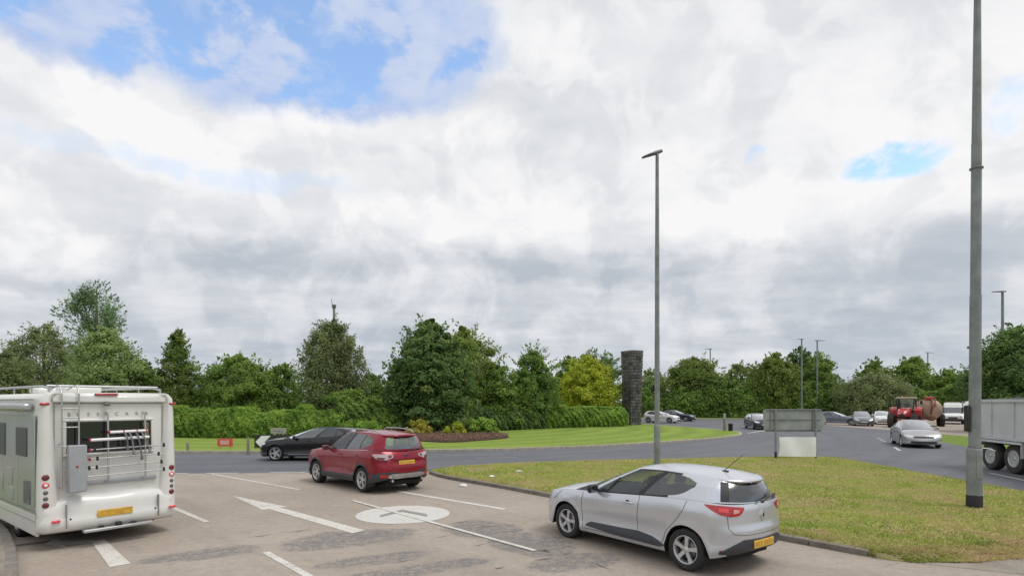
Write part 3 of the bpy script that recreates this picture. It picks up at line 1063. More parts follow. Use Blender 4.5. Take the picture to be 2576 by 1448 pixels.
def tree(name, label, X, D, ytop, halfpx, kind, col, n=16000, leaf=0.24, K=150, zb=None, group=None, rough=0.22, warm=0.12,
         bark='bark', droop=0.0, clump=0.17, cat='tree', lean=0.0, light=0.0, stems=1, branches=9, flat=0.75, fill=0.32, sprigs=150, shoot=.22):
    x = at(X, D)
    zt = CAM_H + (HY - ytop) * D / FPX
    hw = halfpx * D / FPX
    zb = 0.12 * zt if zb is None else zb
    t = root(name, (x, D, 0.0), random.uniform(0, 6.28), label, cat, group)
    rc = hw * clump * 1.2
    K = int(K * 1.15)
    n = int(n * 1.75)
    leaf *= .80
    c, out, h, f = crown_points(kind, hw - rc * 0.6, zb + rc * 0.3, zt - rc * 0.5, K, 5, rough)
    c[:, 0] += lean * (c[:, 2] - zb)
    m = max(4, n // len(c))
    N = m * len(c)
    d = rng.normal(size=(N, 3))
    d /= np.linalg.norm(d, axis=1, keepdims=True)
    rad = rng.uniform(0, 1, N) ** 0.45
    size_c = rc * np.clip(rng.lognormal(0, .38, len(c)), .45, 2.0) * (0.5 + 0.5 * pchip(PROF[kind])(h))
    off = d * (rad * size_c.repeat(m))[:, None]
    off[:, 2] *= flat
    if droop:
        off[:, 2] -= droop * np.abs(rng.normal(0, 0.8, N)) * size_c.repeat(m)
    p = c.repeat(m, 0) + off
    p[:, 2] = np.maximum(p[:, 2], 0.15)
    nr = 0.55 * out.repeat(m, 0) + 0.55 * d + 0.75 * rng.normal(size=(N, 3)) * 0.7 + np.array([0, 0, 0.35])
    tone = (0.47 + light + rng.normal(0, 0.15, len(c))).repeat(m) + rng.normal(0, 0.12, N)
    w = np.clip((warm + rng.normal(0, 0.14, len(c))).repeat(m) + rng.normal(0, 0.08, N), 0, 1)
    # loose leaves between the clumps, so that the crown closes
    nfil = int(n * fill)
    cf, of, hf, ff = crown_points(kind, hw * .84, zb, zb + (zt - zb) * .93, nfil, 5, rough)
    cf[:, 0] += lean * (cf[:, 2] - zb)
    nfil = len(cf)
    p = np.concatenate([p, cf + rng.normal(0, .10, cf.shape)])
    nr = np.concatenate([nr, .6 * of + .6 * rng.normal(size=(nfil, 3)) + np.array([0, 0, .3])])
    tone = np.concatenate([tone, .40 + light + .10 * np.sin(cf[:, 0] * 1.7 + cf[:, 2] * 2.1) + .10 * np.sin(cf[:, 1] * 1.9 - cf[:, 2] * 1.3) + rng.normal(0, .16, nfil)])
    w = np.concatenate([w, np.clip(warm + rng.normal(0, .12, nfil), 0, 1)])
    # leading shoots that break the outline
    ns = sprigs
    cs, os_, hs_, fs_ = crown_points(kind, hw * .93, zb + .15 * (zt - zb), zt - .02 * (zt - zb), ns * 3, 5, rough)
    kk = fs_ > .82
    cs, os_, hs_ = cs[kk][:ns], os_[kk][:ns], hs_[kk][:ns]
    ns = len(cs)
    cs[:, 0] += lean * (cs[:, 2] - zb)
    ml = 16
    dirs = os_ * np.array([1, 1, .6]) + rng.normal(0, .35, (ns, 3)) + np.array([0, 0, .75 - droop * .9])
    dirs /= np.linalg.norm(dirs, axis=1, keepdims=True)
    ln = hw * shoot * rng.uniform(.35, 1.0, ns)
    tt = np.tile(np.linspace(0, 1, ml), ns)
    ps = cs.repeat(ml, 0) + dirs.repeat(ml, 0) * (tt * ln.repeat(ml))[:, None] + rng.normal(0, 1, (ns * ml, 3)) * (hw * .035 * (1.15 - tt))[:, None]
    p = np.concatenate([p, ps])
    nr = np.concatenate([nr, rng.normal(size=(ns * ml, 3)) + np.array([0, 0, .5])])
    tone = np.concatenate([tone, (.5 + light + rng.normal(0, .12, ns)).repeat(ml) + rng.normal(0, .12, ns * ml)])
    w = np.concatenate([w, np.clip(warm + rng.normal(0, .12, ns * ml), 0, 1)])
    V, F, T = leaf_quads(p, nr, leaf * rng.uniform(0.6, 1.35, len(p)), tone, w, droop)
    mesh_np('crown', V, F, LEAF[col], t, False, T)
    # trunk and limbs
    b = MB()
    rt = max(0.07, 0.028 * zt)
    ht = zb + (zt - zb) * 0.55
    for s_ in range(stems):
        ox, oy = (0, 0) if stems == 1 else (random.uniform(-.25, .25) * hw, random.uniform(-.25, .25) * hw)
        k = rt / math.sqrt(stems)
        b.cyl((ox * .3, oy * .3, -0.05), (ox * .6 + lean * (ht * .5 - zb), oy * .6, ht * .5), k * 1.15, k * 0.75, 8)
        b.cyl((ox * .6 + lean * (ht * .5 - zb), oy * .6, ht * .5), (ox + lean * (ht - zb), oy, ht), k * 0.75, k * 0.45, 8)
        b.cyl((ox + lean * (ht - zb), oy, ht), (ox + lean * (zt - zb) * .9, oy, zb + (zt - zb) * .93), k * 0.45, k * 0.12, 6)
    b.build('trunk', M[bark], t)
    b = MB()
    idx = rng.choice(len(c), min(branches, len(c)), replace=False)
    for i in idx:
        z0 = zb + (c[i][2] - zb) * 0.55
        b.cyl((lean * (z0 - zb), 0, z0), tuple(c[i]), rt * 0.3, rt * 0.08, 5)
    b.build('limb', M[bark], t)['kind'] = 'stuff'
    return t


def leafy_box(name, label, pts, y_depth, hgt, col, n, leaf, group=None, cat='hedge', wob=0.12, warm=0.1, kind=None, bot=0.1, light=0.0):
    """a clipped or rough hedge following pts (ground line of its front), y_depth thick"""
    P = [Vector((p[0], p[1])) for p in pts]
    seg = [(b_ - a).length for a, b_ in zip(P[:-1], P[1:])]
    cum = np.concatenate([[0], np.cumsum(seg)])
    s = rng.uniform(0, cum[-1], n)
    i = np.clip(np.searchsorted(cum, s) - 1, 0, len(seg) - 1)
    A = np.array([tuple(P[k]) for k in range(len(P))])
    fr = ((s - cum[i]) / np.array(seg)[i])[:, None]
    base = A[i] * (1 - fr) + A[i + 1] * fr
    dv = (A[i + 1] - A[i]) / np.array(seg)[i][:, None]
    nv = np.stack([-dv[:, 1], dv[:, 0]], 1)
    hh = hgt if callable(hgt) else (lambda q: np.full_like(q, hgt))
    Hs = hh(s) * (1 + wob * (np.sin(s * 1.3) * .4 + np.sin(s * 3.1 + 1) * .3 + np.sin(s * 6.7 + 2) * .3))
    side = rng.uniform(0, 1, n)
    th = rng.uniform(0, 1, n)
    front = side < 0.62
    z = np.where(front, bot + (Hs - bot) * th ** 0.8, Hs - np.abs(rng.normal(0, .10, n)) * Hs * .6)
    bulge = 0.18 * y_depth * np.sin(np.clip(z / Hs, 0, 1) * 3.0)
    q = np.where(front, np.abs(rng.normal(0, .10, n)) * y_depth - bulge * .5 + 0.2 * y_depth * (z / Hs) ** 4, rng.uniform(0.1, 1, n) * y_depth)
    lump = 0.10 * np.sin(s * 5.1 + z * 3) * np.sin(z * 4.3 + s) + 0.08 * np.sin(s * 11 + z * 7)
    q = q + np.where(front, lump, 0)
    p = np.stack([base[:, 0] + nv[:, 0] * q, base[:, 1] + nv[:, 1] * q, z], 1)
    nr = np.stack([-nv[:, 0] * front, -nv[:, 1] * front, np.where(front, 0.4, 1.0)], 1) + 0.65 * rng.normal(size=(n, 3))
    cl = np.sin(s * 2.1 + 1.1 * np.sin(z * 2)) * np.sin(z * 2.9 + s * .8)
    tone = 0.44 + light + 0.24 * cl + 0.12 * np.sin(s * .7 + 2) + rng.normal(0, .15, n)
    w = np.clip(warm + 0.1 * cl + rng.normal(0, .12, n), 0, 1)
    c0 = p.mean(0)
    c0[2] = 0
    V, F, T = leaf_quads(p - c0, nr, leaf * rng.uniform(.6, 1.4, n), tone, w)
    t = root(name, tuple(c0), 0, label, cat, group)
    mesh_np('foliage', V, F, LEAF[col], t, False, T)
    # woody middle so that no light falls through
    b = MB()
    nb = max(4, int(cum[-1] / 0.9))
    for k in range(nb):
        q_ = (k + 0.5) / nb * cum[-1]
        ii = min(len(seg) - 1, int(np.searchsorted(cum, q_) - 1))
        f_ = (q_ - cum[ii]) / seg[ii]
        bp = A[ii] * (1 - f_) + A[ii + 1] * f_
        dd = (A[ii + 1] - A[ii]) / seg[ii]
        bx = bp[0] - dd[1] * y_depth * .5 - c0[0]
        by = bp[1] + dd[0] * y_depth * .5 - c0[1]
        Hq = float(hh(np.array([q_]))[0])
        for r_ in range(3):
            b.cyl((bx, by, 0), (bx + random.uniform(-.5, .5), by + random.uniform(-.4, .4) * y_depth, Hq * random.uniform(.55, .85)), 0.05, 0.015, 5)
    b.build('stem', M['bark'], t)['kind'] = 'stuff'
    return t


gI = 'trees on the roundabout island'
gF = 'trees beyond the far side of the junction'
tree('feathery_tree', 'feathery grey-green tree at far left above the camper roof', 110, 58, 803, 92, 'birch', 'willow', 15000, .24, 150, 1.0, gI, .25, .15, droop=.5)
tree('feathery_tree', 'low willowy tree cut off by the left picture edge', 15, 52, 876, 75, 'dome', 'willow', 11000, .24, 110, .8, gI, .25, .12, droop=.4)
tree('eucalyptus_tree', 'tall thin blue-green tree with gaps, highest at left', 243, 66, 708, 64, 'tuft', 'blue', 7000, .28, 30, 4.6, gI, .5, .1, 'bark_pale', .2, .22, branches=12, light=.04, flat=1.9, fill=.18, shoot=.35)
tree('broadleaf_tree', 'pale green rounded tree right behind the camper roof', 268, 48, 816, 92, 'dome', 'pale', 18000, .23, 170, .6, gI, .22, .1, light=.05)
tree('shrub_tree', 'small olive bushy tree between pale tree and conifer', 352, 50, 900, 48, 'dome', 'mid', 7000, .22, 80, .4, gI, .3, .1)
tree('conifer_tree', 'spiky dark conifer with narrow pointed top at left', 447, 50, 820, 70, 'spire', 'olive', 13000, .23, 170, .4, gI, .35, .1, clump=.20, light=-.06)
tree('broadleaf_tree', 'wide low broadleaf with lumpy top beside the conifer', 600, 50, 886, 98, 'dome', 'mid', 17000, .25, 120, .4, gI, .25, .18, light=.02)
tree('broadleaf_tree', 'small dark round bush-like tree just left of the birch', 706, 53, 908, 55, 'dome', 'mid', 8000, .24, 80, .4, gI, .28, .1, light=-.06)
tree('birch_tree', 'tall silver birch with wispy drooping twigs and pole behind', 834, 47, 792, 88, 'birch', 'willow', 21000, .20, 210, 1.3, gI, .30, .1, 'bark_pale', .9, .15, light=-.04)
tree('broadleaf_tree', 'low bushy tree filling the gap right of the birch', 935, 52, 935, 62, 'dome', 'mid', 7500, .24, 70, .3, gI, .3, .12)
tree('horse_chestnut_tree', 'largest tree, dark green pointed crown in the middle', 1082, 45, 792, 122, 'cone', 'dark', 26000, .30, 260, .3, gI, .16, .06, clump=.13, light=.03, flat=.55)
tree('broadleaf_tree', 'yellow-green broad tree standing behind the largest dark tree', 1160, 52, 815, 128, 'cone', 'olive', 20000, .27, 180, .5, gI, .2, .3, clump=.14, light=.08)
tree('broadleaf_tree', 'mid green tree with a few upright leading shoots by hedge', 1338, 53, 872, 70, 'cone', 'mid', 14000, .26, 120, .3, gI, .4, .05, clump=.18, light=.0, shoot=.5)
tree('broadleaf_tree', 'low rounded tree between the large dark tree and leading shoots', 1248, 50, 915, 62, 'dome', 'mid', 9000, .25, 90, .3, gI, .25, .15)
tree('golden_tree', 'bright yellow-leaved rounded tree left of the stone tower', 1478, 61, 892, 74, 'dome', 'gold', 17000, .26, 150, .8, gI, .22, .15, clump=.15)
tree('sycamore_tree', 'sparse dark tree with open shoots behind the yellow tree', 1500, 69, 882, 70, 'tuft', 'dark', 6500, .30, 60, 2.2, gI, .4, .08, light=.1, fill=.25)
tree('broadleaf_tree', 'small dull green tree left behind the yellow tree', 1432, 66, 893, 44, 'dome', 'mid', 5500, .27, 60, 1.2, gI, .35, .05, fill=.3)

# far side of the junction
tree('broadleaf_tree', 'pale thin tree seen just right of the stone tower', 1640, 104, 928, 52, 'dome', 'pale', 7000, .44, 70, .4, gF, .3, .05, light=-.05)
tree('broadleaf_tree', 'broad dark olive tree behind the mid lamp post and white car', 1752, 97, 892, 78, 'dome', 'olive', 14000, .42, 120, .4, gF, .25, .2, light=-.04)
tree('broadleaf_tree', 'thin grey-green tree between two broad olive trees far off', 1862, 104, 908, 48, 'dome', 'pale', 6000, .44, 60, .6, gF, .35, .05, light=-.08)
tree('broadleaf_tree', 'bright olive domed tree left of the twin lamp posts', 1948, 92, 884, 64, 'round', 'olive', 13000, .42, 110, .3, gF, .25, .3, light=.05)
tree('broadleaf_tree', 'dark tall tree behind the twin lamp posts', 2058, 96, 884, 62, 'cone', 'mid', 13000, .42, 110, .3, gF, .3, .15, light=-.05)
tree('pine_tree', 'thin dark pine tip rising behind the left twin lamp post', 2012, 108, 872, 26, 'tuft', 'dark', 1800, .44, 22, 6.5, gF, .4, .05, branches=12)
tree('broadleaf_tree', 'rounded olive tree crown behind the wide willow', 2198, 108, 900, 48, 'dome', 'olive', 9000, .44, 80, .5, gF, .2, .18)
tree('willow_tree', 'wide grey-green willow behind the queue of cars', 2195, 84, 936, 92, 'dome', 'willow', 15000, .36, 130, .2, gF, .2, .05, droop=.3, light=.02)
tree('broadleaf_tree', 'smooth domed green tree behind the tractor', 2293, 98, 892, 52, 'dome', 'mid', 12000, .42, 100, .3, gF, .15, .22, light=.0)
tree('broadleaf_tree', 'low tree under the far lamp post right of the tractor', 2385, 92, 925, 66, 'dome', 'mid', 10000, .42, 90, .2, gF, .25, .1, light=-.04)
tree('broadleaf_tree', 'tall dark tree at right edge behind the tipper lorry', 2545, 47, 812, 92, 'round', 'dark', 20000, .27, 170, .2, gF, .3, .1, light=.08)
tree('broadleaf_tree', 'dark leaning tree directly behind the near lamp post', 2466, 82, 915, 60, 'dome', 'dark', 11000, .28, 100, .2, gF, .4, .1, light=.02)
tree('broadleaf_tree', 'thin-topped shrubby tree seen above the white vans', 2425, 92, 938, 55, 'dome', 'mid', 8000, .3, 80, .2, gF, .3, .05, light=-.05)

# clipped and rough hedges
leafy_box('hedge', 'long leafy hedge across the island behind the camper', [(-34, 42.5), (-26, 39.5), (-18.5, 38.0), (-11.5, 38.4)], 3.0,
          lambda q: 1.86 + 0 * q, 'bright', 36000, .17, 'hedges on the roundabout island', light=-.06, wob=.26)
leafy_box('rough_hedge', 'taller rough shrub hedge behind the black car', [(-12.0, 40.0), (-8.5, 43.2), (-4.5, 47.0)], 3.0,
          lambda q: 2.5 + 0.5 * np.sin(q * 1.1), 'mid', 17000, .22, 'hedges on the roundabout island', wob=.25)
leafy_box('hedge', 'low clipped box hedge below the yellow tree', [G(1362, 1080), (6.8, 54.0), (11.3, 56.5)], 3.2,
          lambda q: 2.0 + 0 * q, 'bright', 17000, .21, 'hedges on the roundabout island', wob=.05, light=.0)
leafy_box('understorey', 'dark undergrowth below the largest dark tree', [(-6.5, 44.5), (-1.5, 47.5), (3.0, 51.5)], 3.0,
          lambda q: 1.9 + .4 * np.sin(q * 1.7), 'dark', 11000, .24, 'hedges on the roundabout island', wob=.3)
o = leafy_box('far_hedgerow', 'unbroken dark hedgerow along the far side of the road', [(12, 97), (24, 93), (40, 90), (52, 90), (66, 84)], 5.0,
              lambda q: 4.6 + 1.0 * np.sin(q * .35) + .6 * np.sin(q * .9), 'mid', 26000, .46, wob=.15, light=-.10)
leafy_box('rough_hedge', 'dark rough hedge behind the white vans and lorry', [(66, 82), (56.5, 66), (47, 55.5), (34.5, 41.5)], 4.0,
          lambda q: 3.6 - 1.6 * np.clip((q - 34) / 12, 0, 1) + .5 * np.sin(q * .8), 'mid', 17000, .30, 'hedges along the exit road', wob=.2, light=.02)
leafy_box('far_hedgerow', 'distant hedgerow closing the view left of the island', [(-120, 112), (-70, 108), (-20, 108), (10, 104)], 5.0,
          lambda q: 5.0 + 1.2 * np.sin(q * .3), 'mid', 16000, .6, wob=.2, light=-.06)

# flower bed
bed = [G(1040, 1112), G(1120, 1117), G(1200, 1113), G(1275, 1105.5), G(1262, 1099), G(1200, 1094), G(1100, 1090), G(1000, 1092), G(980, 1102)]
bed = smooth_loop(bed, 6)
bx = sum(p[0] for p in bed) / len(bed)
by = sum(p[1] for p in bed) / len(bed)
fb = root('flower_bed', (bx, by, 0.11), 0, 'curved flower bed of reddish low plants on the island lawn', 'flower bed')
bb = MB()
loc = [(p[0] - bx, p[1] - by) for p in bed]
bb.prism([(p[0], p[1]) for p in loc], -0.05, 0.07)
bb.build('soil', M['mulch'], fb)
n = 9000
xs = rng.uniform(-9, 9, n * 3)
ys = rng.uniform(-7, 7, n * 3)
k = inside(loc, xs, ys)
xs, ys = xs[k][:n], ys[k][:n]
zz = 0.07 + rng.uniform(0, .20, len(xs))
P = np.stack([xs, ys, zz], 1)
V, F, T = leaf_quads(P, rng.normal(size=(len(xs), 3)) * .6 + np.array([0, -.3, .7]), rng.uniform(.07, .16, len(xs)),
                     .45 + rng.normal(0, .25, len(xs)), np.clip(rng.normal(.25, .3, len(xs)), 0, 1))
o = mesh_np('bedding_plant', V, F, LEAF['flower'], fb, False, T)
o['kind'] = 'stuff'


def shrub(name, label, X, Y, D, wpx, ytop, col, n=1800, leaf=.14, light=0.0, droop=0.0, up=False):
    x = at(X, D)
    hw = wpx * D / FPX
    h = CAM_H + (HY - ytop) * D / FPX - 0.1
    t = root(name, (x, D, 0.1), 0, label, 'shrub', 'shrubs round the flower bed')
    c, out, hh, f = crown_points('bush', hw * .85, .08, h * .93, 34, 5, .25)
    m = n // len(c)
    N = m * len(c)
    d = rng.normal(size=(N, 3))
    d /= np.linalg.norm(d, axis=1, keepdims=True)
    p = c.repeat(m, 0) + d * (rng.uniform(0, 1, N) ** .5 * hw * .24)[:, None]
    p[:, 2] = np.maximum(p[:, 2], .03)
    V, F, T = leaf_quads(p, out.repeat(m, 0) * .5 + rng.normal(size=(N, 3)) * .8, leaf * rng.uniform(.6, 1.4, N),
                         (.45 + light + rng.normal(0, .15, len(c))).repeat(m) + rng.normal(0, .14, N), np.clip(rng.normal(.15, .15, N), 0, 1), -1.5 if up else droop)
    mesh_np('foliage', V, F, LEAF[col], t, False, T)
    b = MB()
    for k_ in range(7):
        b.cyl((0, 0, 0), (random.uniform(-.6, .6) * hw, random.uniform(-.6, .6) * hw, h * .7), .025, .008, 5)
    b.build('stem', M['bark'], t)['kind'] = 'stuff'
    return t


shrub('yellow_shrub', 'bright yellow shrub rising behind the red car roof', 1050, 1085, 41.0, 36, 1054, 'yellow', 2200, .15, up=True)
shrub('red_shrub', 'dark red leaved shrub beside the yellow shrub', 1068, 1092, 41.0, 21, 1074, 'redleaf', 1200, .13)
shrub('yellow_shrub', 'small yellow-green shrub in the middle of the bed', 1144, 1092, 40.5, 28, 1062, 'gold', 1900, .14, -.1, up=True)
shrub('green_shrub', 'light green rounded shrub behind the small yellow-green one', 1172, 1092, 42.5, 34, 1052, 'pale', 2400, .15)
shrub('grassy_shrub', 'bright green spiky shrub at right end of the bed', 1212, 1093, 42.0, 42, 1051, 'bright', 2800, .20, .1, up=True)
shrub('green_shrub', 'dark green shrub between the red and yellow shrubs', 1105, 1088, 43.5, 28, 1062, 'mid', 1700, .15)
shrub('green_shrub', 'low olive shrub just behind the black car bonnet', 905, 1088, 38.0, 50, 1052, 'bright', 2600, .17, -.05)
shrub('green_shrub', 'loose green shrub rising left of the yellow shrub', 975, 1088, 43.0, 46, 1042, 'mid', 2800, .18, .05)
# ---------------------------------------------------------------- cars
# Local axes of a car: x forward from the rear axle, y left, z up.


def wheel(parent, x, y, r, w, rim='alloy', spokes=5, style='wide', side=1, rr=0.68, tyre='rubber', name='wheel', steer=0.0):
    t = bpy.data.objects.new(name, None)
    t.empty_display_size = .1
    t.location = (x, y, r)
    t.rotation_euler = (0, random.uniform(0, 6.28), 0) if not steer else (0, 0, steer)
    link(t, parent)
    ri = r * rr
    o = w / 2
    b = MB()
    b.lathe([(ri, o * .86), (ri + .012, o * .98), (r * .86, o), (r * .955, o * .93), (r * .99, o * .75), (r, o * .4), (r, -o * .4), (r * .99, -o * .75),
             (r * .955, -o * .93), (r * .86, -o), (ri, -o * .9)], 36, 'y')
    b.build('tyre', M[tyre], t)
    s = side
    b = MB()
    b.lathe([(ri, s * o * .9), (ri * .985, s * o * .96), (ri * .93, s * o * .9), (ri * .90, s * o * .2), (ri * .90, -s * o * .85), (ri, -s * o * .9)], 36, 'y')
    f = s * o
    for k in range(spokes):
        a0 = 2 * math.pi * k / spokes
        pairs = [0.0] if style != 'twin' else [-0.17, 0.17]
        for da in pairs:
            a = a0 + da
            w0, w1 = {'wide': (.26, .36), 'slim': (.15, .12), 'twin': (.12, .10), 'steel': (.5, .5)}[style]
            ca, sa = math.cos(a), math.sin(a)
            pts = []
            for (rad, hw_, d0) in ((ri * .16, w0 * ri * .5, .72), (ri * .60, w0 * ri * .5, .80), (ri * .94, w1 * ri * .5, .86)):
                for sg in (-1, 1):
                    pts.append((rad * ca - sg * hw_ * sa, f * d0, rad * sa + sg * hw_ * ca))
            bk = [(p[0] * .97, f * .45, p[2] * .97) for p in pts]
            al = pts + bk
            b.add(al, [(0, 1, 3, 2), (2, 3, 5, 4), (0, 2, 8, 6), (2, 4, 10, 8), (1, 7, 9, 3), (3, 9, 11, 5)])
    b.lathe([(0.001, f * .80), (ri * .10, f * .80), (ri * .20, f * .74), (ri * .22, f * .45)], 16, 'y')
    b.build('rim', M[rim], t)
    b = MB()
    b.lathe([(ri * .12, f * .22), (ri * .66, f * .22), (ri * .66, f * .05), (ri * .12, f * .05)], 28, 'y')
    b.build('brake_disc', M['dark_alloy'], t)
    b = MB()
    b.lathe([(0.001, -f * .2), (ri * .9, -f * .2)], 28, 'y')
    b.build('wheel_back', M['well'], t)
    return t


class Car:
    def __init__(s, P, rt, fine=True):
        s.P, s.rt, s.fine = P, rt, fine
        s.zT, s.zB, s.w = pchip(P['zT']), pchip(P['zB']), pchip(P['w'])
        s.side, s.nose, s.tail = pchip(P['side']), pchip(P['nose']), pchip(P['tail'])
        s.XN, s.XR = P['XN'], P['XR']
        s.XF, s.XB = P['XF'], P['XB']
        s.nf, s.nr = P.get('nf', 2.6), P.get('nr', 2.8)
        s.axles = (P['ax_f'], 0.0)
        s.rw, s.ra = P['rw'], P['ra']
        q = np.linspace(0, 3, 900)
        p = s.low(q, np.full_like(q, .45))
        d = np.concatenate([[0], np.cumsum(np.linalg.norm(np.diff(p[:, :2], axis=0), axis=1))])
        s.qs, s.arc_f, s.arc_r = q, d, d[-1] - d

    def xref(s, q):
        q = np.asarray(q, float)
        th = np.clip(q, 0, 1) * np.pi / 2
        cf = np.cos(th) ** (2 / s.nf)
        xf = s.XF + (s.XN - s.XF) * cf
        xs = s.XF + (s.XB - s.XF) * np.clip(q - 1, 0, 1)
        tr = np.clip(q - 2, 0, 1) * np.pi / 2
        cr = np.sin(tr) ** (2 / s.nr)
        xr = s.XB + (s.XR - s.XB) * cr
        return np.where(q < 1, xf, np.where(q < 2, xs, xr))

    def low(s, q, t):
        """point of the lower body; q 0..1 nose, 1..2 side, 2..3 tail; t 0 top .. 1 bottom"""
        q, t = np.broadcast_arrays(np.asarray(q, float), np.asarray(t, float))
        xr = s.xref(q)
        zt, zb = s.zT(xr), s.zB(xr)
        z = zt + t * (zb - zt)
        th = np.clip(q, 0, 1) * np.pi / 2
        cf = np.cos(th) ** (2 / s.nf)
        sf = np.sin(th) ** (2 / s.nf)
        tr = np.clip(q - 2, 0, 1) * np.pi / 2
        cr = np.sin(tr) ** (2 / s.nr)
        sr = np.cos(tr) ** (2 / s.nr)
        x = np.where(q < 1, s.XF + (s.XN + s.nose(t) - s.XF) * cf, np.where(q < 2, xr, s.XB + (s.XR + s.tail(t) - s.XB) * cr))
        y = s.w(xr) * s.side(t) * np.where(q < 1, sf, np.where(q < 2, 1.0, sr))
        if s.P.get('flare'):
            for xa in s.axles:
                d = np.sqrt((x - xa) ** 2 + (z - s.rw) ** 2)
                y = y + np.where((q >= .8) & (q <= 2.2), s.P['flare'] * np.exp(-((d - s.ra) / .07) ** 2), 0)
        for (x0, z0, sx, sz, amp) in s.P.get('dents', []):
            y = y + np.where((q >= .9) & (q <= 2.1), amp * np.exp(-((x - x0) / sx) ** 2 - ((z - z0) / sz) ** 2), 0)
        return np.stack([x, y, z], -1)

    def roofz(s, x, y):
        return s.rz(x) - s.P['rdrop'] * (np.abs(y) / s.P['ry']) ** 2

    def crown(s, x):
        c = s.P['crown']
        return pchip(c)(x)

    def build(s, paintm):
        P, rt = s.P, s.rt
        body = M[paintm]
        s.rz = pchip(P['rz'])
        fine = s.fine
        nf, nr = (14, 12) if fine else (9, 8)
        # columns
        xs = list(np.arange(s.XB, s.XF, 0.055 if fine else .10)) + [s.XF]
        for xa in s.axles:
            for e in (-1, 1):
                xs = [x for x in xs if abs(x - (xa + e * s.ra)) > .012]
                xs += [xa + e * (s.ra - .0005), xa + e * (s.ra + .0005)]
        for x in P['doors']:
            xs.append(x)
        xs = sorted(set(round(float(x), 5) for x in xs if s.XB <= x <= s.XF), reverse=True)
        q = list(np.linspace(0, 1, nf)[:-1]) + [1 + (s.XF - x) / (s.XF - s.XB) for x in xs] + list(np.linspace(2, 3, nr)[1:])
        q = np.array(q)
        nt = 15 if fine else 10
        t = np.linspace(0, 1, nt) ** 1.0
        xr = s.xref(q)
        tmax = np.ones_like(q)
        for j, x in enumerate(xr):
            if 1 <= q[j] <= 2:
                for xa in s.axles:
                    if abs(x - xa) < s.ra:
                        za = s.rw + math.sqrt(s.ra ** 2 - (x - xa) ** 2)
                        zt, zb = float(s.zT(x)), float(s.zB(x))
                        tmax[j] = min(1, (zt - za) / (zt - zb))
        TT = t[:, None] * tmax[None, :]
        L = s.low(q[None, :].repeat(nt, 0), TT)            # nt, nq, 3
        nq = len(q)
        groups = {}

        def quad(key, a, b, c, d):
            groups.setdefault(key, []).append((a, b, c, d))
        dl = P['doors']
        clad = P.get('clad', 2.0)

        def lowkey(i, j):
            x = (L[i, j] + L[i + 1, j + 1] + L[i, j + 1] + L[i + 1, j]) / 4
            tm = (TT[i, j] + TT[i + 1, j + 1]) / 2
            qm = (q[j] + q[j + 1]) / 2
            z = x[2]
            if z < P.get('clad_z', -1):
                return 'cladding'
            if P.get('clad_arch') and .8 < qm < 2.2:
                for xa in s.axles:
                    if math.hypot(x[0] - xa, z - s.rw) < s.ra + P['clad_arch']:
                        return 'cladding'
            if qm > 2.0 and z < P.get('rclad', -1) and abs(x[1]) < P.get('rclad_y', 9):
                return 'cladding'
            if qm < 1 and z < P['hood_bumper']:
                return 'front_bumper'
            if qm > 2.0 and z < P['tail_bumper']:
                return 'rear_bumper'
            if qm > 2.35:
                return 'tailgate'
            for k in range(len(dl) - 1):
                if 1 < qm < 2 and dl[k + 1] < x[0] < dl[k] and z > s.zB(x[0]) + .07:
                    return 'door%d' % k
            return 'body_side'
        for i in range(nt - 1):
            for j in range(nq - 1):
                a, b_, c, d = L[i, j], L[i, j + 1], L[i + 1, j + 1], L[i + 1, j]
                if np.linalg.norm(a - d) + np.linalg.norm(b_ - c) < 1e-5:
                    continue
                k = lowkey(i, j)
                kk = k + 'L' if k.startswith(('door', 'body')) else k
                quad(kk, a, b_, c, d)
                m = np.array([1, -1, 1])
                kk = k + 'R' if k.startswith(('door', 'body')) else k
                quad(kk, a * m, d * m, c * m, b_ * m)
        # returns at the bottom edge and into the arches
        for j in range(nq - 1):
            a, b_ = L[-1, j], L[-1, j + 1]
            dep = .30 if (tmax[j] < .999 or tmax[j + 1] < .999) else .10
            e = np.array([1, 1, 1.0])
            sc = lambda p: np.array([p[0] * (1 if 1 <= 1 else 1), max(0, p[1] - dep), p[2]])
            for m in (np.array([1, 1, 1]), np.array([1, -1, 1])):
                quad(('arch_liner' + ('F' if L[-1, j][0] > 1.2 else 'B') if dep > .2 else 'sill') + ('L' if m[1] > 0 else 'R'), a * m, b_ * m, sc(b_) * m, sc(a) * m)
        # bonnet / deck / boot
        ws = P['ws_c']
        cols = [j for j in range(nq)]
        sv = np.linspace(1, 0, 7 if fine else 5)
        T0 = L[0]

        def deckp(j, k):
            x, y, z = T0[j]
            u = sv[k]
            return np.array([x, y * u, z + float(s.crown(x)) * (1 - u * u)])
        for j in range(nq - 1):
            for k in range(len(sv) - 1):
                a, b_, c, d = deckp(j, k), deckp(j + 1, k), deckp(j + 1, k + 1), deckp(j, k + 1)
                xm = (a[0] + b_[0]) / 2
                key = 'bonnet' if xm > ws - .05 else ('boot_lid' if (P.get('saloon') and xm < P['rw_c'] + .10) else 'cabin_floor')
                if xm > ws - .05 and k < 1 and q[j] > 1:
                    key = 'body_side'
                for m in (1, -1):
                    mm = np.array([1, m, 1])
                    quad(key + ('' if key != 'body_side' else 'L' if m > 0 else 'R'), a * mm, b_ * mm, c * mm, d * mm)
        # greenhouse
        nW, nC, nR = (9, 4, 8) if fine else (5, 3, 5)
        A0, A1, D0, D1 = P['A0'], P['A1'], P['D0'], P['D1']   # corner (x, y) at belt and roof
        dA, dD = .07, P.get('dD', .08)

        def wsb(y):
            return ws - (ws - A0[0]) * (y / A0[1]) ** 2

        def wst(y):
            return P['rf'] - (P['rf'] - A1[0]) * (y / A1[1]) ** 2

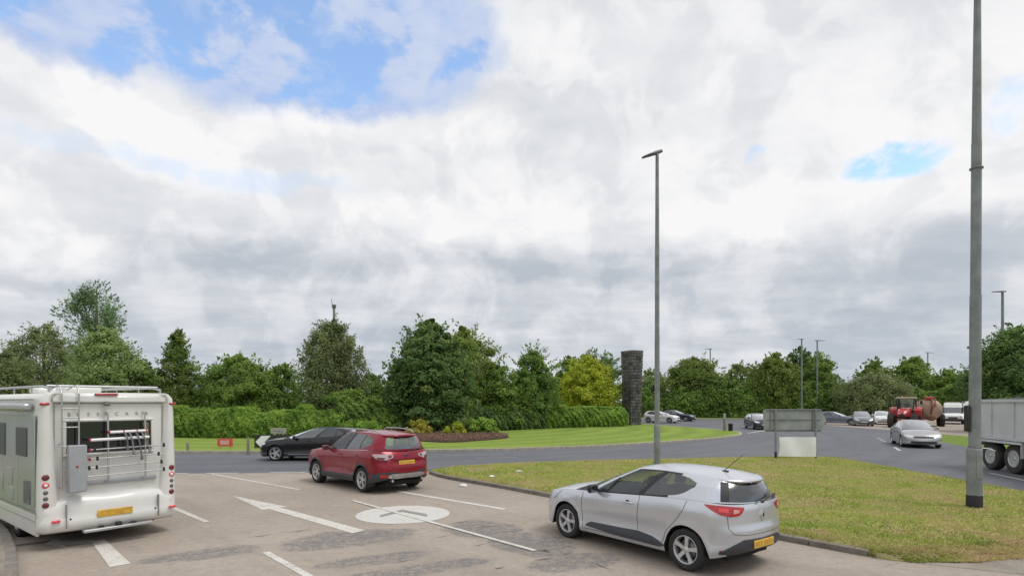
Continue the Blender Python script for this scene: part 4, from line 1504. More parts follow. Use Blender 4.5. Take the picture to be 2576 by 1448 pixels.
        def rwb(y):
            return P['rw_c'] + (D0[0] - P['rw_c']) * (y / D0[1]) ** 2.5

        def rwt(y):
            return P['rr'] + (D1[0] - P['rr']) * (y / D1[1]) ** 2.5
        B, Tp, zone = [], [], []
        for k in range(nW):
            f = k / (nW - 1)
            y0, y1 = (A0[1] - dA) * f, (A1[1] - dA) * f
            B.append((wsb(y0), y0)); Tp.append((wst(y1), y1)); zone.append(('ws', f))
        pb0, pb1 = np.array(B[-1]), np.array((A0[0] - dA, float(s.w(A0[0] - dA)) * float(s.side(0)) - .008))
        pt0, pt1 = np.array(Tp[-1]), np.array((A1[0] - dA, A1[1]))
        cb, ct = np.array((A0[0] - .01, A0[1] + .01)), np.array((A1[0], A1[1]))
        for k in range(1, nC + 1):
            f = k / nC
            B.append(tuple((1 - f) ** 2 * pb0 + 2 * f * (1 - f) * cb + f * f * pb1))
            Tp.append(tuple((1 - f) ** 2 * pt0 + 2 * f * (1 - f) * ct + f * f * pt1)); zone.append(('A', f))
        xb0, xb1 = A0[0] - dA, D0[0] + dD
        xt0, xt1 = A1[0] - dA, D1[0] + dD
        us = set(np.linspace(0, 1, 26 if fine else 14))
        for wn_ in P['side_win']:
            for x in wn_[:2]:
                us.add((xb0 - x) / (xb0 - xb1))
        us = sorted(u for u in us if 0 < u <= 1)
        yr = pchip(P['yr'])
        for u in us:
            x = xb0 + (xb1 - xb0) * u
            B.append((x, float(s.w(x)) * float(s.side(0)) - .008))
            xt = xt0 + (xt1 - xt0) * u
            Tp.append((xt, float(yr(xt)))); zone.append(('side', x))
        pb0, pt0 = np.array(B[-1]), np.array(Tp[-1])
        y0e, y1e = D0[1] - dD, D1[1] - dD
        pb1, pt1 = np.array((rwb(y0e), y0e)), np.array((rwt(y1e), y1e))
        cb, ct = np.array((D0[0] - .005, D0[1] + .01)), np.array((D1[0], D1[1]))
        for k in range(1, nC + 1):
            f = k / nC
            B.append(tuple((1 - f) ** 2 * pb0 + 2 * f * (1 - f) * cb + f * f * pb1))
            Tp.append(tuple((1 - f) ** 2 * pt0 + 2 * f * (1 - f) * ct + f * f * pt1)); zone.append(('D', f))
        for k in range(1, nR):
            f = 1 - k / (nR - 1)
            y0, y1 = y0e * f, y1e * f
            B.append((rwb(y0), y0)); Tp.append((rwt(y1), y1)); zone.append(('rw', f))
        B, Tp = np.array(B), np.array(Tp)
        n = len(B)
        # heights at belt: on the deck surface
        wB = s.w(B[:, 0]) * float(s.side(0))
        zBt = s.zT(B[:, 0]) + s.crown(B[:, 0]) * (1 - np.clip(B[:, 1] / wB, 0, 1) ** 2)
        zTp = s.roofz(Tp[:, 0], Tp[:, 1])
        v0 = np.full(n, .06)
        v1 = np.full(n, .95)
        for k in range(n):
            zn, f = zone[k]
            if zn == 'side':
                v0[k], v1[k] = float(pchip(P['wv0'])(f)), float(pchip(P['wv1'])(f))
            elif zn == 'rw':
                v0[k], v1[k] = P.get('rwv', (.08, .92))
            elif zn == 'ws':
                v0[k], v1[k] = .03, .96
        # ease the pillar columns
        for zn_ in ('A', 'D'):
            ix = [k for k in range(n) if zone[k][0] == zn_]
            a, e = ix[0] - 1, ix[-1] + 1
            for c, k in enumerate(ix):
                f = (c + 1) / (len(ix) + 1)
                v0[k] = v0[a] * (1 - f) + v0[min(e, n - 1)] * f
                v1[k] = v1[a] * (1 - f) + v1[min(e, n - 1)] * f
        if P.get('rw_border'):
            for k in ix[-(P['rw_border'] + 1):]:
                v0[k], v1[k] = P['rwv']
        rows = [np.zeros(n), v0, v0 * .75 + v1 * .25, (v0 + v1) / 2, v0 * .25 + v1 * .75, v1, np.ones(n)]
        out = B - Tp
        out = out / (np.linalg.norm(out, axis=1, keepdims=True) + 1e-9)
        Gh = []
        for v in rows:
            xy = B * (1 - v)[:, None] + Tp * v[:, None] + out * (P.get('bulge', .025) * 4 * v * (1 - v))[:, None]
            z = zBt * (1 - v) + zTp * v + .006 * 4 * v * (1 - v)
            Gh.append(np.stack([xy[:, 0], xy[:, 1], z], 1))
        Gh = np.array(Gh)
        ghq = {}

        def gq(key, *p):
            ghq.setdefault(key, []).append(p)
        pil = P.get('pillars', 'pillar')
        for i in range(len(rows) - 1):
            inner = 1 <= i <= 4
            for j in range(n - 1):
                za, zb_ = zone[j], zone[j + 1]
                key = 'pillar'
                if za[0] == 'ws' and zb_[0] == 'ws' and inner:
                    key = 'windscreen'
                elif zb_[0] == 'rw' and inner:
                    fm = zb_[1]
                    key = 'rear_window'
                elif zb_[0] == 'side' and inner:
                    xm = ((za[1] if za[0] == 'side' else xb0) + zb_[1]) / 2
                    for kk, wn_ in enumerate(P['side_win']):
                        if wn_[1] < xm < wn_[0]:
                            key = 'side_window%d' % kk
                    if key == 'pillar' and wn_[1] - .02 < xm < P['side_win'][0][0] + .03:
                        key = 'window_frame'
                elif zb_[0] == 'side' and i in (0, 5):
                    xm = ((za[1] if za[0] == 'side' else xb0) + zb_[1]) / 2
                    if P['side_win'][-1][1] - .02 < xm < P['side_win'][0][0] + .03 and P.get('black_frames') and (v0[j + 1] < .11 if i == 0 else v1[j + 1] > .90):
                        key = 'window_frame'
                elif zb_[0] in ('D', 'rw') and za[0] == 'D' and inner and P.get('rw_border') and j >= max(k_ for k_ in range(n) if zone[k_][0] == 'D') - P['rw_border']:
                    key = 'window_frame'
                elif zb_[0] == 'rw' and i == 0 and P.get('black_tail'):
                    key = 'window_frame'
                elif zb_[0] == 'ws' and i == 0:
                    key = 'window_frame'
                a, b_, c, d = Gh[i, j], Gh[i, j + 1], Gh[i + 1, j + 1], Gh[i + 1, j]
                for m, sfx in ((1, 'L'), (-1, 'R')):
                    mm = np.array([1, m, 1])
                    k2 = key + sfx if key.startswith('side_window') else key
                    gq(k2, a * mm, b_ * mm, c * mm, d * mm)
        # roof
        TR = Gh[-1]
        for j in range(n - 1):
            for k in range(len(sv) - 1):
                def rp(jj, kk):
                    x, y, z = TR[jj]
                    yy = y * sv[kk]
                    return np.array([x, yy, float(s.roofz(x, yy))])
                a, b_, c, d = rp(j, k), rp(j + 1, k), rp(j + 1, k + 1), rp(j, k + 1)
                for m in (1, -1):
                    mm = np.array([1, m, 1])
                    gq('roof', a * mm, b_ * mm, c * mm, d * mm)
        s._emit(groups, body, paintm)
        s._emit(ghq, body, paintm)
        s.Gh, s.zone = Gh, zone
        # underside
        b = MB()
        b.box(((s.XN + s.XR) / 2, 0, .27), (s.XN - s.XR - .5, float(s.w(1.2)) * 1.25, .12))
        b.build('underbody', M['well'], rt)
        # wells
        for xa in s.axles:
            for m in (1, -1):
                b = MB()
                yo, yi = float(s.w(xa)) * .93, float(s.w(xa)) - .42
                th = np.linspace(-.15, math.pi + .15, 15)
                r_ = s.ra - .004
                vs = [(xa + r_ * math.cos(a), m * yo, s.rw + r_ * math.sin(a)) for a in th] + [(xa + r_ * math.cos(a), m * yi, s.rw + r_ * math.sin(a)) for a in th]
                N = len(th)
                b.add(vs, [(k, k + 1, N + k + 1, N + k) for k in range(N - 1)], True)
                b.add(vs[N:], [tuple(range(N))])
                b.build('wheel_arch', M['well'], rt)
        ty = float(s.w(0)) - P.get('inset', .03) - P.get('tw', .2) / 2
        tf = float(s.w(s.axles[0])) - P.get('inset', .03) - P.get('tw', .2) / 2
        for xa, yy in ((s.axles[0], tf), (0.0, ty)):
            for m in (1, -1):
                wheel(rt, xa, m * yy, s.rw, P.get('tw', .2), P.get('rim', 'alloy'), P.get('spokes', 5), P.get('style', 'wide'), m, P.get('rr_', .68))

    def _emit(s, groups, body, paintm):
        # shared smooth normals over the whole group
        acc = {}
        key = lambda p: (round(p[0], 4), round(p[1], 4), round(p[2], 4))
        cen = np.array([(s.XN + s.XR) / 2, 0, .6])
        fixed = {}
        for g, qs in groups.items():
            L = []
            for (a, b_, c, d) in qs:
                nn = np.cross(c - a, d - b_)
                mid = (a + b_ + c + d) / 4
                ref = np.array([mid[0] - np.clip(mid[0], s.XR + .7, s.XN - .7), mid[1], mid[2] - .55])
                dark = g.startswith(('arch_liner', 'sill'))
                if dark or g in ('cabin_floor', 'bonnet', 'roof', 'boot_lid'):
                    ref = np.array([0, 0, -1.0 if dark else 1.0])
                if nn @ ref < 0:
                    a, b_, c, d = a, d, c, b_
                    nn = -nn
                L.append((a, b_, c, d))
                if not g.startswith(('arch_liner', 'sill', 'cabin_floor')):
                    for p in (a, b_, c, d):
                        k = key(p)
                        acc[k] = acc.get(k, 0) + nn
            fixed[g] = L
        for g, L in fixed.items():
            idx, vs, fs, ns = {}, [], [], []
            for qd in L:
                f = []
                for p in qd:
                    k = key(p)
                    if k not in idx:
                        idx[k] = len(vs)
                        vs.append(k)
                        nv = acc.get(k, np.array([0, 0, 1.0]))
                        nv = np.array(nv, float)
                        ns.append(tuple(nv / (np.linalg.norm(nv) + 1e-12)))
                    i = idx[k]
                    if i not in f:
                        f.append(i)
                if len(f) >= 3:
                    fs.append(tuple(f))
            base = g.rstrip('LRFB') if g != 'roof' else g
            nm = {'door0': 'front_door', 'door1': 'rear_door', 'door2': 'rear_door', 'cabin_floor': 'cabin'}.get(base, base)
            if base.startswith('side_window'):
                nm = 'side_window'
            mt = body
            if base in ('arch_liner', 'sill'):
                mt = M['well'] if base == 'arch_liner' else M['plastic']
            elif base == 'cabin_floor':
                mt = M['interior']
            elif base == 'cladding':
                mt = M[s.P.get('clad_mat', 'dark_trim')]
            elif base == 'window_frame':
                mt = M['plastic']
            elif base.startswith('side_window'):
                mt = M[s.P.get('glass_side', ['glass', 'dark_glass', 'dark_glass'])[min(2, int(base[-1]))]]
            elif base in ('windscreen', 'rear_window'):
                mt = M[s.P.get('glass_end', 'far_glass')]
            me = bpy.data.meshes.new(nm)
            me.from_pydata(vs, [], fs)
            me.polygons.foreach_set('use_smooth', [True] * len(me.polygons))
            me.materials.append(mt)
            me.update()
            if not g.startswith(('arch_liner', 'sill', 'cabin_floor')):
                me.normals_split_custom_set_from_vertices(ns)
            o = link(bpy.data.objects.new(nm, me), s.rt)
            s.parts = getattr(s, 'parts', {})
            s.parts[g] = o

    # -- things laid on the skin ------------------------------------------------
    def uv(s, a, z, origin):
        """arc from the tail centre ('r'), nose centre ('f') or plain x ('x') -> q, t"""
        a = np.asarray(a, float)
        if origin == 'x':
            q = 1 + (s.XF - a) / (s.XF - s.XB)
        elif origin == 'f':
            q = np.interp(a, s.arc_f, s.qs)
        else:
            q = np.interp(a, s.arc_r[::-1], s.qs[::-1])
        xr = s.xref(q)
        t = (s.zT(xr) - z) / (s.zT(xr) - s.zB(xr))
        return q, np.clip(t, 0, 1)

    def pn(s, q, t):
        p = s.low(q, t)
        e = 1e-3
        du = s.low(q + e, t) - s.low(q - e, t)
        dv = s.low(q, np.clip(t + .01, 0, 1)) - s.low(q, np.clip(t - .01, 0, 1))
        n = np.cross(dv, du)
        n /= np.linalg.norm(n, axis=-1, keepdims=True) + 1e-12
        sg = np.sign((n * np.stack([p[..., 0] - np.clip(p[..., 0], s.XR + .5, s.XN - .5), p[..., 1], p[..., 2] * 0], -1)).sum(-1, keepdims=True))
        return p, n * np.where(sg == 0, 1, sg)

    def patch(s, name, origin, top, bot, mat, off=.006, sides=(1, -1), parent=None, na=14, nz=5, label=None, depth=.03):
        a0, a1 = top[0][0], top[-1][0]
        ft, fb = (lambda x: np.interp(x, [p[0] for p in top], [p[1] for p in top])), (lambda x: np.interp(x, [p[0] for p in bot], [p[1] for p in bot]))
        if a0 > a1:
            top, bot = top[::-1], bot[::-1]
            a0, a1 = a1, a0
        A = np.linspace(a0, a1, na)
        zt = np.interp(A, [p[0] for p in top], [p[1] for p in top])
        zb = np.interp(A, [p[0] for p in bot], [p[1] for p in bot])
        f = np.linspace(0, 1, nz)[:, None]
        Z = zt[None] * (1 - f) + zb[None] * f
        AA = A[None].repeat(nz, 0)
        q, t = s.uv(AA, Z, origin)
        p, n = s.pn(q, t)
        top_ = p + n * off
        bk = p - n * depth
        res = []
        for m in sides:
            mm = np.array([1, m, 1])
            b = MB()
            V = (top_ * mm).reshape(-1, 3)
            fs = []
            for i in range(nz - 1):
                for j in range(na - 1):
                    k = i * na + j
                    qd = (k, k + 1, k + na + 1, k + na)
                    fs.append(qd)
            nn = np.cross(V[na + 1] - V[0], V[na] - V[1])
            if nn @ (n[0, 0] * mm) < 0:
                fs = [f_[::-1] for f_ in fs]
            b.add([tuple(v) for v in V], fs, True)
            ring = [(0, j) for j in range(na)] + [(i, na - 1) for i in range(1, nz)] + [(nz - 1, j) for j in range(na - 2, -1, -1)] + [(i, 0) for i in range(nz - 2, 0, -1)]
            o_ = [tuple(top_[i, j] * mm) for i, j in ring]
            i_ = [tuple(bk[i, j] * mm) for i, j in ring]
            N = len(ring)
            b.add(o_ + i_, [(k, (k + 1) % N, N + (k + 1) % N, N + k) for k in range(N)])
            o = b.build(name, mat, parent or s.rt)
            if label:
                o['label'] = label
            res.append(o)
        return res

    def seam(s, pts, origin='x', wd=.006, sides=(1, -1), off=.0035, name='panel_gap'):
        P_ = np.array(pts, float)
        d = np.concatenate([[0], np.cumsum(np.linalg.norm(np.diff(P_, axis=0), axis=1))])
        k = max(4, int(d[-1] / .04))
        u = np.linspace(0, d[-1], k)
        a, z = np.interp(u, d, P_[:, 0]), np.interp(u, d, P_[:, 1])
        q, t = s.uv(a, z, origin)
        p, n = s.pn(q, t)
        tg = np.gradient(p, axis=0)
        sd = np.cross(tg, n)
        sd /= np.linalg.norm(sd, axis=1, keepdims=True) + 1e-12
        for m in sides:
            mm = np.array([1, m, 1])
            l_, r_ = (p + n * off + sd * wd / 2) * mm, (p + n * off - sd * wd / 2) * mm
            b = MB()
            V = [tuple(v) for v in l_] + [tuple(v) for v in r_]
            b.add(V, [(i, i + 1, k + i + 1, k + i) for i in range(k - 1)], True)
            b.build(name, M['well'], s.rt)

    def at_skin(s, a, z, origin, m=1):
        q, t = s.uv(np.array([a]), np.array([z]), origin)
        p, n = s.pn(q, t)
        mm = np.array([1, m, 1])
        return Vector(p[0] * mm), Vector(n[0] * mm)

    def handle(s, x, z, door, sides=(1, -1), mat=None):
        for m in sides:
            p, n = s.at_skin(x, z, 'x', m)
            b = MB()
            b.rbox((x, p.y + m * .022, z), (.20, .022, .030), .010, 2)
            b.rbox((x + .085, p.y + m * .008, z), (.03, .03, .026), .008, 1)
            b.rbox((x - .085, p.y + m * .008, z), (.03, .03, .026), .008, 1)
            b.build('handle', mat or s.parts['body_sideL'].data.materials[0], s.parts.get(door + ('L' if m > 0 else 'R')))
            b = MB()
            b.lathe([(0.001, 0.002), (.035, 0.002), (.04, 0.0)], 14, 'y', (x + .02, p.y + m * .001, z))
            b.build('handle_recess', M['well'], s.parts.get(door + ('L' if m > 0 else 'R')))

    def mirror(s, x, z, mat, y=None):
        for m in (1, -1):
            y0 = (y or float(s.w(x)) * float(s.side(0)))
            b = MB()
            b.rbox((x - .02, m * (y0 + .14), z), (.11, .20, .145), .045, 3)
            b.box((x, m * (y0 + .03), z - .045), (.06, .10, .035))
            o = b.build('wing_mirror', mat, s.rt)
            b = MB()
            b.box((x - .078, m * (y0 + .14), z), (.006, .165, .11))
            b.build('mirror_glass', M['far_glass'], o)

    def plate(s, a, z, rear=True, w=.52, h=.112, col='plate_y'):
        p, n = s.at_skin(0.0, z, 'r' if rear else 'f')
        b = MB()
        sx = -1 if rear else 1
        b.rbox((p.x + sx * .014, 0, z), (.02, w, h), .006, 1)
        pl = b.build('number_plate', M[col], s.rt)
        if rear:
            b = MB()
            for k in range(7):
                b.box((p.x + sx * .0248, -w * .39 + k * w * .125 + (w * .045 if k > 3 else 0), z), (.002, w * .085, h * .58))
            q_ = b.build('faded_print', M['plate_print'], pl)
            q_['kind'] = 'stuff'
        return pl

    def spoiler(s, depth, lip, mat, halfw=None):
        """carries the roof line on over the back window"""
        P = s.P
        hw = halfw or P['D1'][1] - .015
        b = MB()
        ys = np.linspace(-hw, hw, 21)
        top, bot = [], []
        for y in ys:
            f = abs(y) / hw
            xf = P['rr'] + (P['D1'][0] - P['rr']) * (abs(y) / P['D1'][1]) ** 2.5 + .06
            xr = P['rr'] - depth * (1 - f ** 4 * .8) + (P['D1'][0] - P['rr']) * f ** 2.5
            zf = float(s.roofz(xf, y))
            sl = (zf - float(s.roofz(xf + .2, y))) / .2
            zr = zf + sl * (xf - xr) - .004
            top.append([(xf, y, zf + .003), ((xf + xr) / 2, y, (zf + zr) / 2 + .010), (xr, y, zr)])
            bot.append([(xf, y, zf - .03), ((xf + xr) / 2, y, (zf + zr) / 2 - .022), (xr + .01, y, zr - lip)])
        V = [p for r_ in top for p in r_] + [p for r_ in bot for p in r_]
        n = len(ys)
        o = 3 * n
        F = []
        for i in range(n - 1):
            for k in range(2):
                a = i * 3 + k
                F += [(a, a + 3, a + 4, a + 1), (o + a, o + a + 1, o + a + 4, o + a + 3)]
            F += [(i * 3 + 2, i * 3 + 5, o + i * 3 + 5, o + i * 3 + 2)]
        for i in (0, n - 1):
            F += [(i * 3, i * 3 + 1, o + i * 3 + 1, o + i * 3), (i * 3 + 1, i * 3 + 2, o + i * 3 + 2, o + i * 3 + 1)]
        b.add(V, F, True)
        bm = bmesh.new()
        ob = b.build('spoiler', mat, s.rt)
        bm.from_mesh(ob.data)
        bmesh.ops.recalc_face_normals(bm, faces=bm.faces)
        bm.to_mesh(ob.data)
        bm.free()
        return ob

    def cabin(s, seat_x=(1.15, .25), z0=.5, ht=.62, half=.36, wheel_side=-1):
        P = s.P
        for m in (1, -1):
            b = MB()
            rot = Matrix.Rotation(R(-14), 3, 'Y')
            b.rbox((seat_x[0], m * half, z0 + ht * .5), (.13, .46, ht), .06, 2, rot)
            b.rbox((seat_x[0] - .12, m * half, z0 + ht + .10), (.09, .26, .18), .04, 2, rot)
            b.build('front_seat', M['seat'], s.rt)
        b = MB()
        b.rbox((seat_x[1], 0, z0 + ht * .42), (.16, 1.16, ht * .92), .06, 2, Matrix.Rotation(R(-16), 3, 'Y'))
        for m in (-1, 1):
            b.rbox((seat_x[1] - .12, m * .36, z0 + ht * .93), (.08, .24, .14), .04, 2)
        b.build('rear_seat', M['seat'], s.rt)
        b = MB()
        xd = P['ws_c'] - .45
        zb = float(s.zT(xd))
        b.rbox((xd, 0, zb - .04), (.5, 1.30, .16), .06, 2)
        b.build('dashboard', M['interior'], s.rt)
        b = MB()
        ang = [2 * math.pi * k / 20 for k in range(21)]
        c = Vector((xd - .35, wheel_side * half, zb - .02))
        b.tube([(c.x + .06 * math.sin(a), c.y + .18 * math.cos(a), c.z + .17 * math.sin(a)) for a in ang], .014, 6)
        b.build('steering_wheel', M['interior'], s.rt)


SIDE0 = [(0, .925), (.10, .962), (.25, .990), (.42, .992), (.60, .975), (.75, .975), (.90, 1.0), (1, .965)]
NOSE0 = [(0, -.16), (.18, -.06), (.4, -.01), (.6, 0), (.85, 0), (1, -.07)]
TAIL0 = [(0, .10), (.15, .05), (.35, .035), (.5, .03), (.62, 0), (.85, 0), (1, .09)]


def hatch_params():
    """small five-door hatchback, 4.06 m"""
    return dict(
        XN=3.49, XF=2.96, XR=-.74, XB=-.34, ax_f=2.60, rw=.312, ra=.365, tw=.20, inset=.02, nf=2.4, nr=2.5,
        zT=[(-.74, 1.02), (-.3, 1.055), (0, 1.05), (.6, 1.015), (1.0, .985), (1.6, .945), (2.0, .925), (2.5, .90), (2.9, .86), (3.2, .79), (3.49, .68)],
        zB=[(-.74, .32), (-.3, .25), (.4, .215), (2.2, .205), (2.96, .20), (3.45, .22)],
        w=[(-.74, .82), (-.3, .860), (0, .876), (.5, .857), (1.3, .845), (2.0, .848), (2.6, .858), (2.96, .83), (3.45, .80)],
        side=SIDE0, nose=NOSE0, tail=[(0, .055), (.10, .03), (.30, .025), (.45, .02), (.53, -.012), (.62, 0), (.85, .01), (1, .10)],
        flare=.014, dents=[(0.05, .95, .45, .16, .018), (1.3, .52, .7, .13, -.022), (1.3, .36, .8, .06, .012)],
        doors=[2.18, .90, .06], crown=[(-.74, 0), (-.3, .0), (1.9, .045), (2.5, .07), (3.1, .055), (3.45, .0)],
        ws_c=2.45, A0=(2.02, .77), A1=(1.12, .585), rf=1.26, D0=(-.48, .67), D1=(-.36, .51), rw_c=-.69, rr=-.53, dD=.10,
        rz=[(-.58, 1.345), (-.2, 1.41), (.2, 1.44), (.6, 1.455), (.95, 1.445), (1.26, 1.405)], rdrop=.045, ry=.585,
        yr=[(-.45, .50), (-.1, .555), (.4, .59), (.9, .597), (1.15, .585)],
        side_win=[(1.93, .98), (.86, -.06)], wv0=[(-.2, .60), (-.06, .52), (.15, .17), (.45, .07), (2.0, .03)],
        wv1=[(-.2, .62), (-.06, .70), (.2, .86), (.6, .93), (1.2, .95), (2.0, .93)], rwv=(.05, .90), black_frames=True,
        hood_bumper=.62, tail_bumper=.60, clad_z=-1, rw_border=2, bulge=.03, spokes=5, style='wide')


def place(xy, yaw_dir):
    return xy, math.atan2(yaw_dir[1], yaw_dir[0])


def car_root(name, P, rear_contact=None, head=(0, 1), side=1, label='', group=None, centre=None):
    """rear_contact: where the outer face of the rear wheel on `side` meets the road"""
    h = Vector(head).normalized()
    left = Vector((-h.y, h.x))
    if rear_contact is not None:
        o = Vector(rear_contact) - left * (side * (pchip(P['w'])(0.0).item() - .06))
    else:
        mid = (P['XN'] + P['XR']) / 2
        o = Vector(centre) - h * mid
    return root(name, (o.x, o.y, .010), math.atan2(h.y, h.x), label, 'car', group)
# ---------------------------------------------------------------- the silver hatchback nearest the camera
P = hatch_params()
P['glass_end'] = 'rear_glass'
rt = car_root('hatchback_car', P, (G(1712, 1437)[0] + .09, G(1712, 1437)[1] + .03), (-.600, .800), 1, 'silver five-door hatchback with red tail lights, nearest the camera by the grass')
C_ = Car(P, rt, True)
C_.build('silver')
# lamps: near side wraps round the corner
C_.patch('tail_light', 'r', [(.43, .985), (.60, 1.0), (.80, 1.02), (1.05, 1.025)], [(.43, .955), (.50, .875), (.66, .865), (.82, .895), (1.05, 1.015)], M['red_lens'], .010)
C_.patch('reversing_lamp', 'r', [(.52, .955), (.62, .965)], [(.54, .915), (.62, .905)], M['pink_lens'], .014, na=6)
C_.patch('light_bar', 'r', [(.70, .975), (.84, .985)], [(.70, .925), (.82, .935)], M['red_lens_bright'], .014, na=6)
C_.patch('headlight', 'f', [(.34, .70), (.6, .755), (.85, .80)], [(.34, .62), (.6, .62), (.85, .76)], M['clear_lens'], .008)
C_.patch('grille', 'f', [(0, .60), (.32, .62)], [(0, .47), (.32, .50)], M['plastic'], .006)
C_.patch('lower_grille', 'f', [(0, .40), (.5, .40)], [(0, .26), (.45, .27)], M['plastic'], .006)
C_.patch('rear_reflector', 'r', [(.60, .395), (.82, .395)], [(.60, .355), (.82, .355)], M['dark_red_lens'], .010, na=6)
C_.patch('door_moulding', 'x', [(2.08, .345), (1.98, .40), (1.3, .415), (.9, .43), (.62, .40), (.36, .315)],
         [(2.08, .315), (1.5, .285), (.9, .275), (.5, .28), (.36, .30)], M['dark_trim'], .012, na=30)
C_.patch('bumper_insert', 'r', [(0, .52), (.45, .53), (.62, .47), (.82, .37)], [(0, .36), (.45, .345), (.70, .335), (.80, .345)], M['dark_trim'], .012, na=24)
C_.patch('diffuser', 'r', [(0, .362), (.45, .346), (.68, .345)], [(0, .27), (.40, .28), (.60, .30)], M['plastic'], .004, na=16)
# shut lines
C_.seam([(.90, .955), (.93, .60), (.93, .275)])
C_.seam([(2.19, .90), (2.20, .60), (2.16, .30)])
C_.seam([(-.02, 1.035), (.02, .90), (.16, .72), (.36, .52), (.42, .30)])
C_.seam([(2.16, .275), (.42, .272)])
C_.seam([(.93, 1.01), (.90, .955)])
C_.seam([(.74, .99), (.70, .84), (.69, .70), (.63, .62), (.4, .595), (0, .59)], 'r')
C_.seam([(2.75, .86), (2.90, .72), (2.96, .68)])
C_.patch('fuel_flap', 'x', [(-.02, .90), (.14, .90)], [(-.02, .78), (.14, .78)], M['silver'], .004, sides=(-1,), na=6)
C_.handle(1.12, .855, 'door0')
# dark hidden handle in the rear door frame, badge, plate
p, n = C_.at_skin(0, .845, 'r')
b = MB()
for (sy, sz) in ((.052, .085),):
    b.add([(p.x - .016, 0, .845 + sz), (p.x - .016, sy, .845), (p.x - .016, 0, .845 - sz), (p.x - .016, -sy, .845),
           (p.x - .022, 0, .845 + sz * .5), (p.x - .022, sy * .45, .845), (p.x - .022, 0, .845 - sz * .5), (p.x - .022, -sy * .45, .845),
           (p.x + .01, 0, .845 + sz), (p.x + .01, sy, .845), (p.x + .01, 0, .845 - sz), (p.x + .01, -sy, .845)],
          [(0, 1, 5, 4), (1, 2, 6, 5), (2, 3, 7, 6), (3, 0, 4, 7), (0, 8, 9, 1), (1, 9, 10, 2), (2, 10, 11, 3), (3, 11, 8, 0)])
b.build('badge', M['chrome'], rt)
b = MB()
b.add([(p.x - .017, 0, .845 + .05), (p.x - .017, .026, .845), (p.x - .017, 0, .845 - .05), (p.x - .017, -.026, .845)], [(0, 1, 2, 3)])
b.build('badge_centre', M['plastic'], rt)
b = MB()
b.rbox((p.x - .012, 0, .615), (.03, .13, .022), .008, 1)
b.build('boot_release', M['plastic'], rt)
C_.plate(0, .445)
C_.mirror(1.86, 1.00, M['plastic'])
C_.cabin((1.10, .12), .48, .60)
# roof aerial, wiper, spoiler lip, side divider
b = MB()
b.rbox((-.12, 0, 1.418), (.10, .05, .035), .014, 2)
b.cyl((-.10, 0, 1.43), (-.42, 0, 1.70), .006, .004, 6)
b.build('aerial', M['plastic'], rt)
C_.spoiler(.10, .025, M['silver'])
b = MB()
b.rbox((-.615, 0, 1.305), (.014, .30, .018), .006, 1)
b.build('high_brake_light', M['dark_red_lens'], rt)
b = MB()
b.tube([(-.745, .03, 1.045), (-.735, -.14, 1.078), (-.70, -.40, 1.115)], .010, 6)
b.rbox((-.74, .03, 1.04), (.04, .07, .035), .012, 1)
b.build('rear_wiper', M['plastic'], rt)
for m in (1, -1):
    b = MB()
    b.tube([(1.66, m * .772, .955), (1.40, m * .705, 1.22)], .013, 6)
    b.build('window_divider', M['plastic'], rt)
# ---------------------------------------------------------------- the red sport utility car
P = dict(
    XN=3.60, XF=3.12, XR=-.93, XB=-.50, ax_f=2.69, rw=.345, ra=.405, tw=.23, inset=.02, nf=2.5, nr=2.6,
    zT=[(-.93, 1.13), (-.5, 1.175), (0, 1.165), (.6, 1.135), (1.2, 1.105), (2.0, 1.07), (2.6, 1.05), (3.0, 1.01), (3.35, .93), (3.60, .83)],
    zB=[(-.93, .40), (-.5, .30), (.4, .265), (2.2, .255), (3.12, .26), (3.60, .30)],
    w=[(-.93, .86), (-.5, .90), (0, .918), (.6, .905), (1.4, .898), (2.1, .902), (2.69, .915), (3.12, .885), (3.6, .85)],
    side=SIDE0, nose=NOSE0, tail=[(0, .15), (.14, .075), (.30, .05), (.40, .055), (.46, .03), (.60, -.005), (.80, .0), (1, .10)],
    flare=.018, dents=[(0.0, .98, .5, .10, .02), (1.35, .66, .8, .16, -.026), (1.35, .46, .9, .06, .016)],
    doors=[2.20, 1.02, .02], crown=[(-.93, 0), (-.5, 0), (1.9, .05), (2.6, .08), (3.3, .06), (3.60, 0)],
    ws_c=2.48, A0=(2.06, .80), A1=(1.28, .62), rf=1.42, D0=(-.62, .72), D1=(-.52, .56), rw_c=-.80, rr=-.66, dD=.13,
    rz=[(-.72, 1.575), (-.4, 1.625), (0, 1.66), (.5, 1.675), (1.0, 1.66), (1.42, 1.60)], rdrop=.045, ry=.62,
    yr=[(-.6, .56), (-.2, .60), (.4, .63), (1.0, .632), (1.28, .62)],
    side_win=[(1.94, 1.08), (.94, .22), (.16, -.36)], wv0=[(-.42, .44), (-.36, .38), (-.1, .14), (.3, .06), (2.1, .03)],
    wv1=[(-.42, .50), (-.36, .62), (0, .84), (.5, .92), (1.3, .95), (2.1, .93)], rwv=(.10, .90),
    hood_bumper=.70, tail_bumper=.72, clad_z=.43, clad_arch=.055, rclad=.58, bulge=.03, spokes=5, style='twin', rr_=.70)
P['glass_side'] = ['glass', 'dark_glass', 'dark_glass']
A = Vector(G(911, 1238))
rt = car_root('suv_car', P, A, (-.705, .709), 1, 'dark red five-door sport utility car seen from behind in the next lane')
K_ = Car(P, rt, True)
K_.build('red')
K_.patch('tail_light', 'r', [(.42, 1.045), (.70, 1.075), (1.02, 1.085)], [(.42, .98), (.60, .92), (.84, .93), (1.02, 1.05)], M['tail_clear'], .012)
K_.patch('tail_light_red', 'r', [(.66, .985), (.86, 1.0)], [(.68, .93), (.83, .935)], M['dark_red_lens'], .016, na=6)
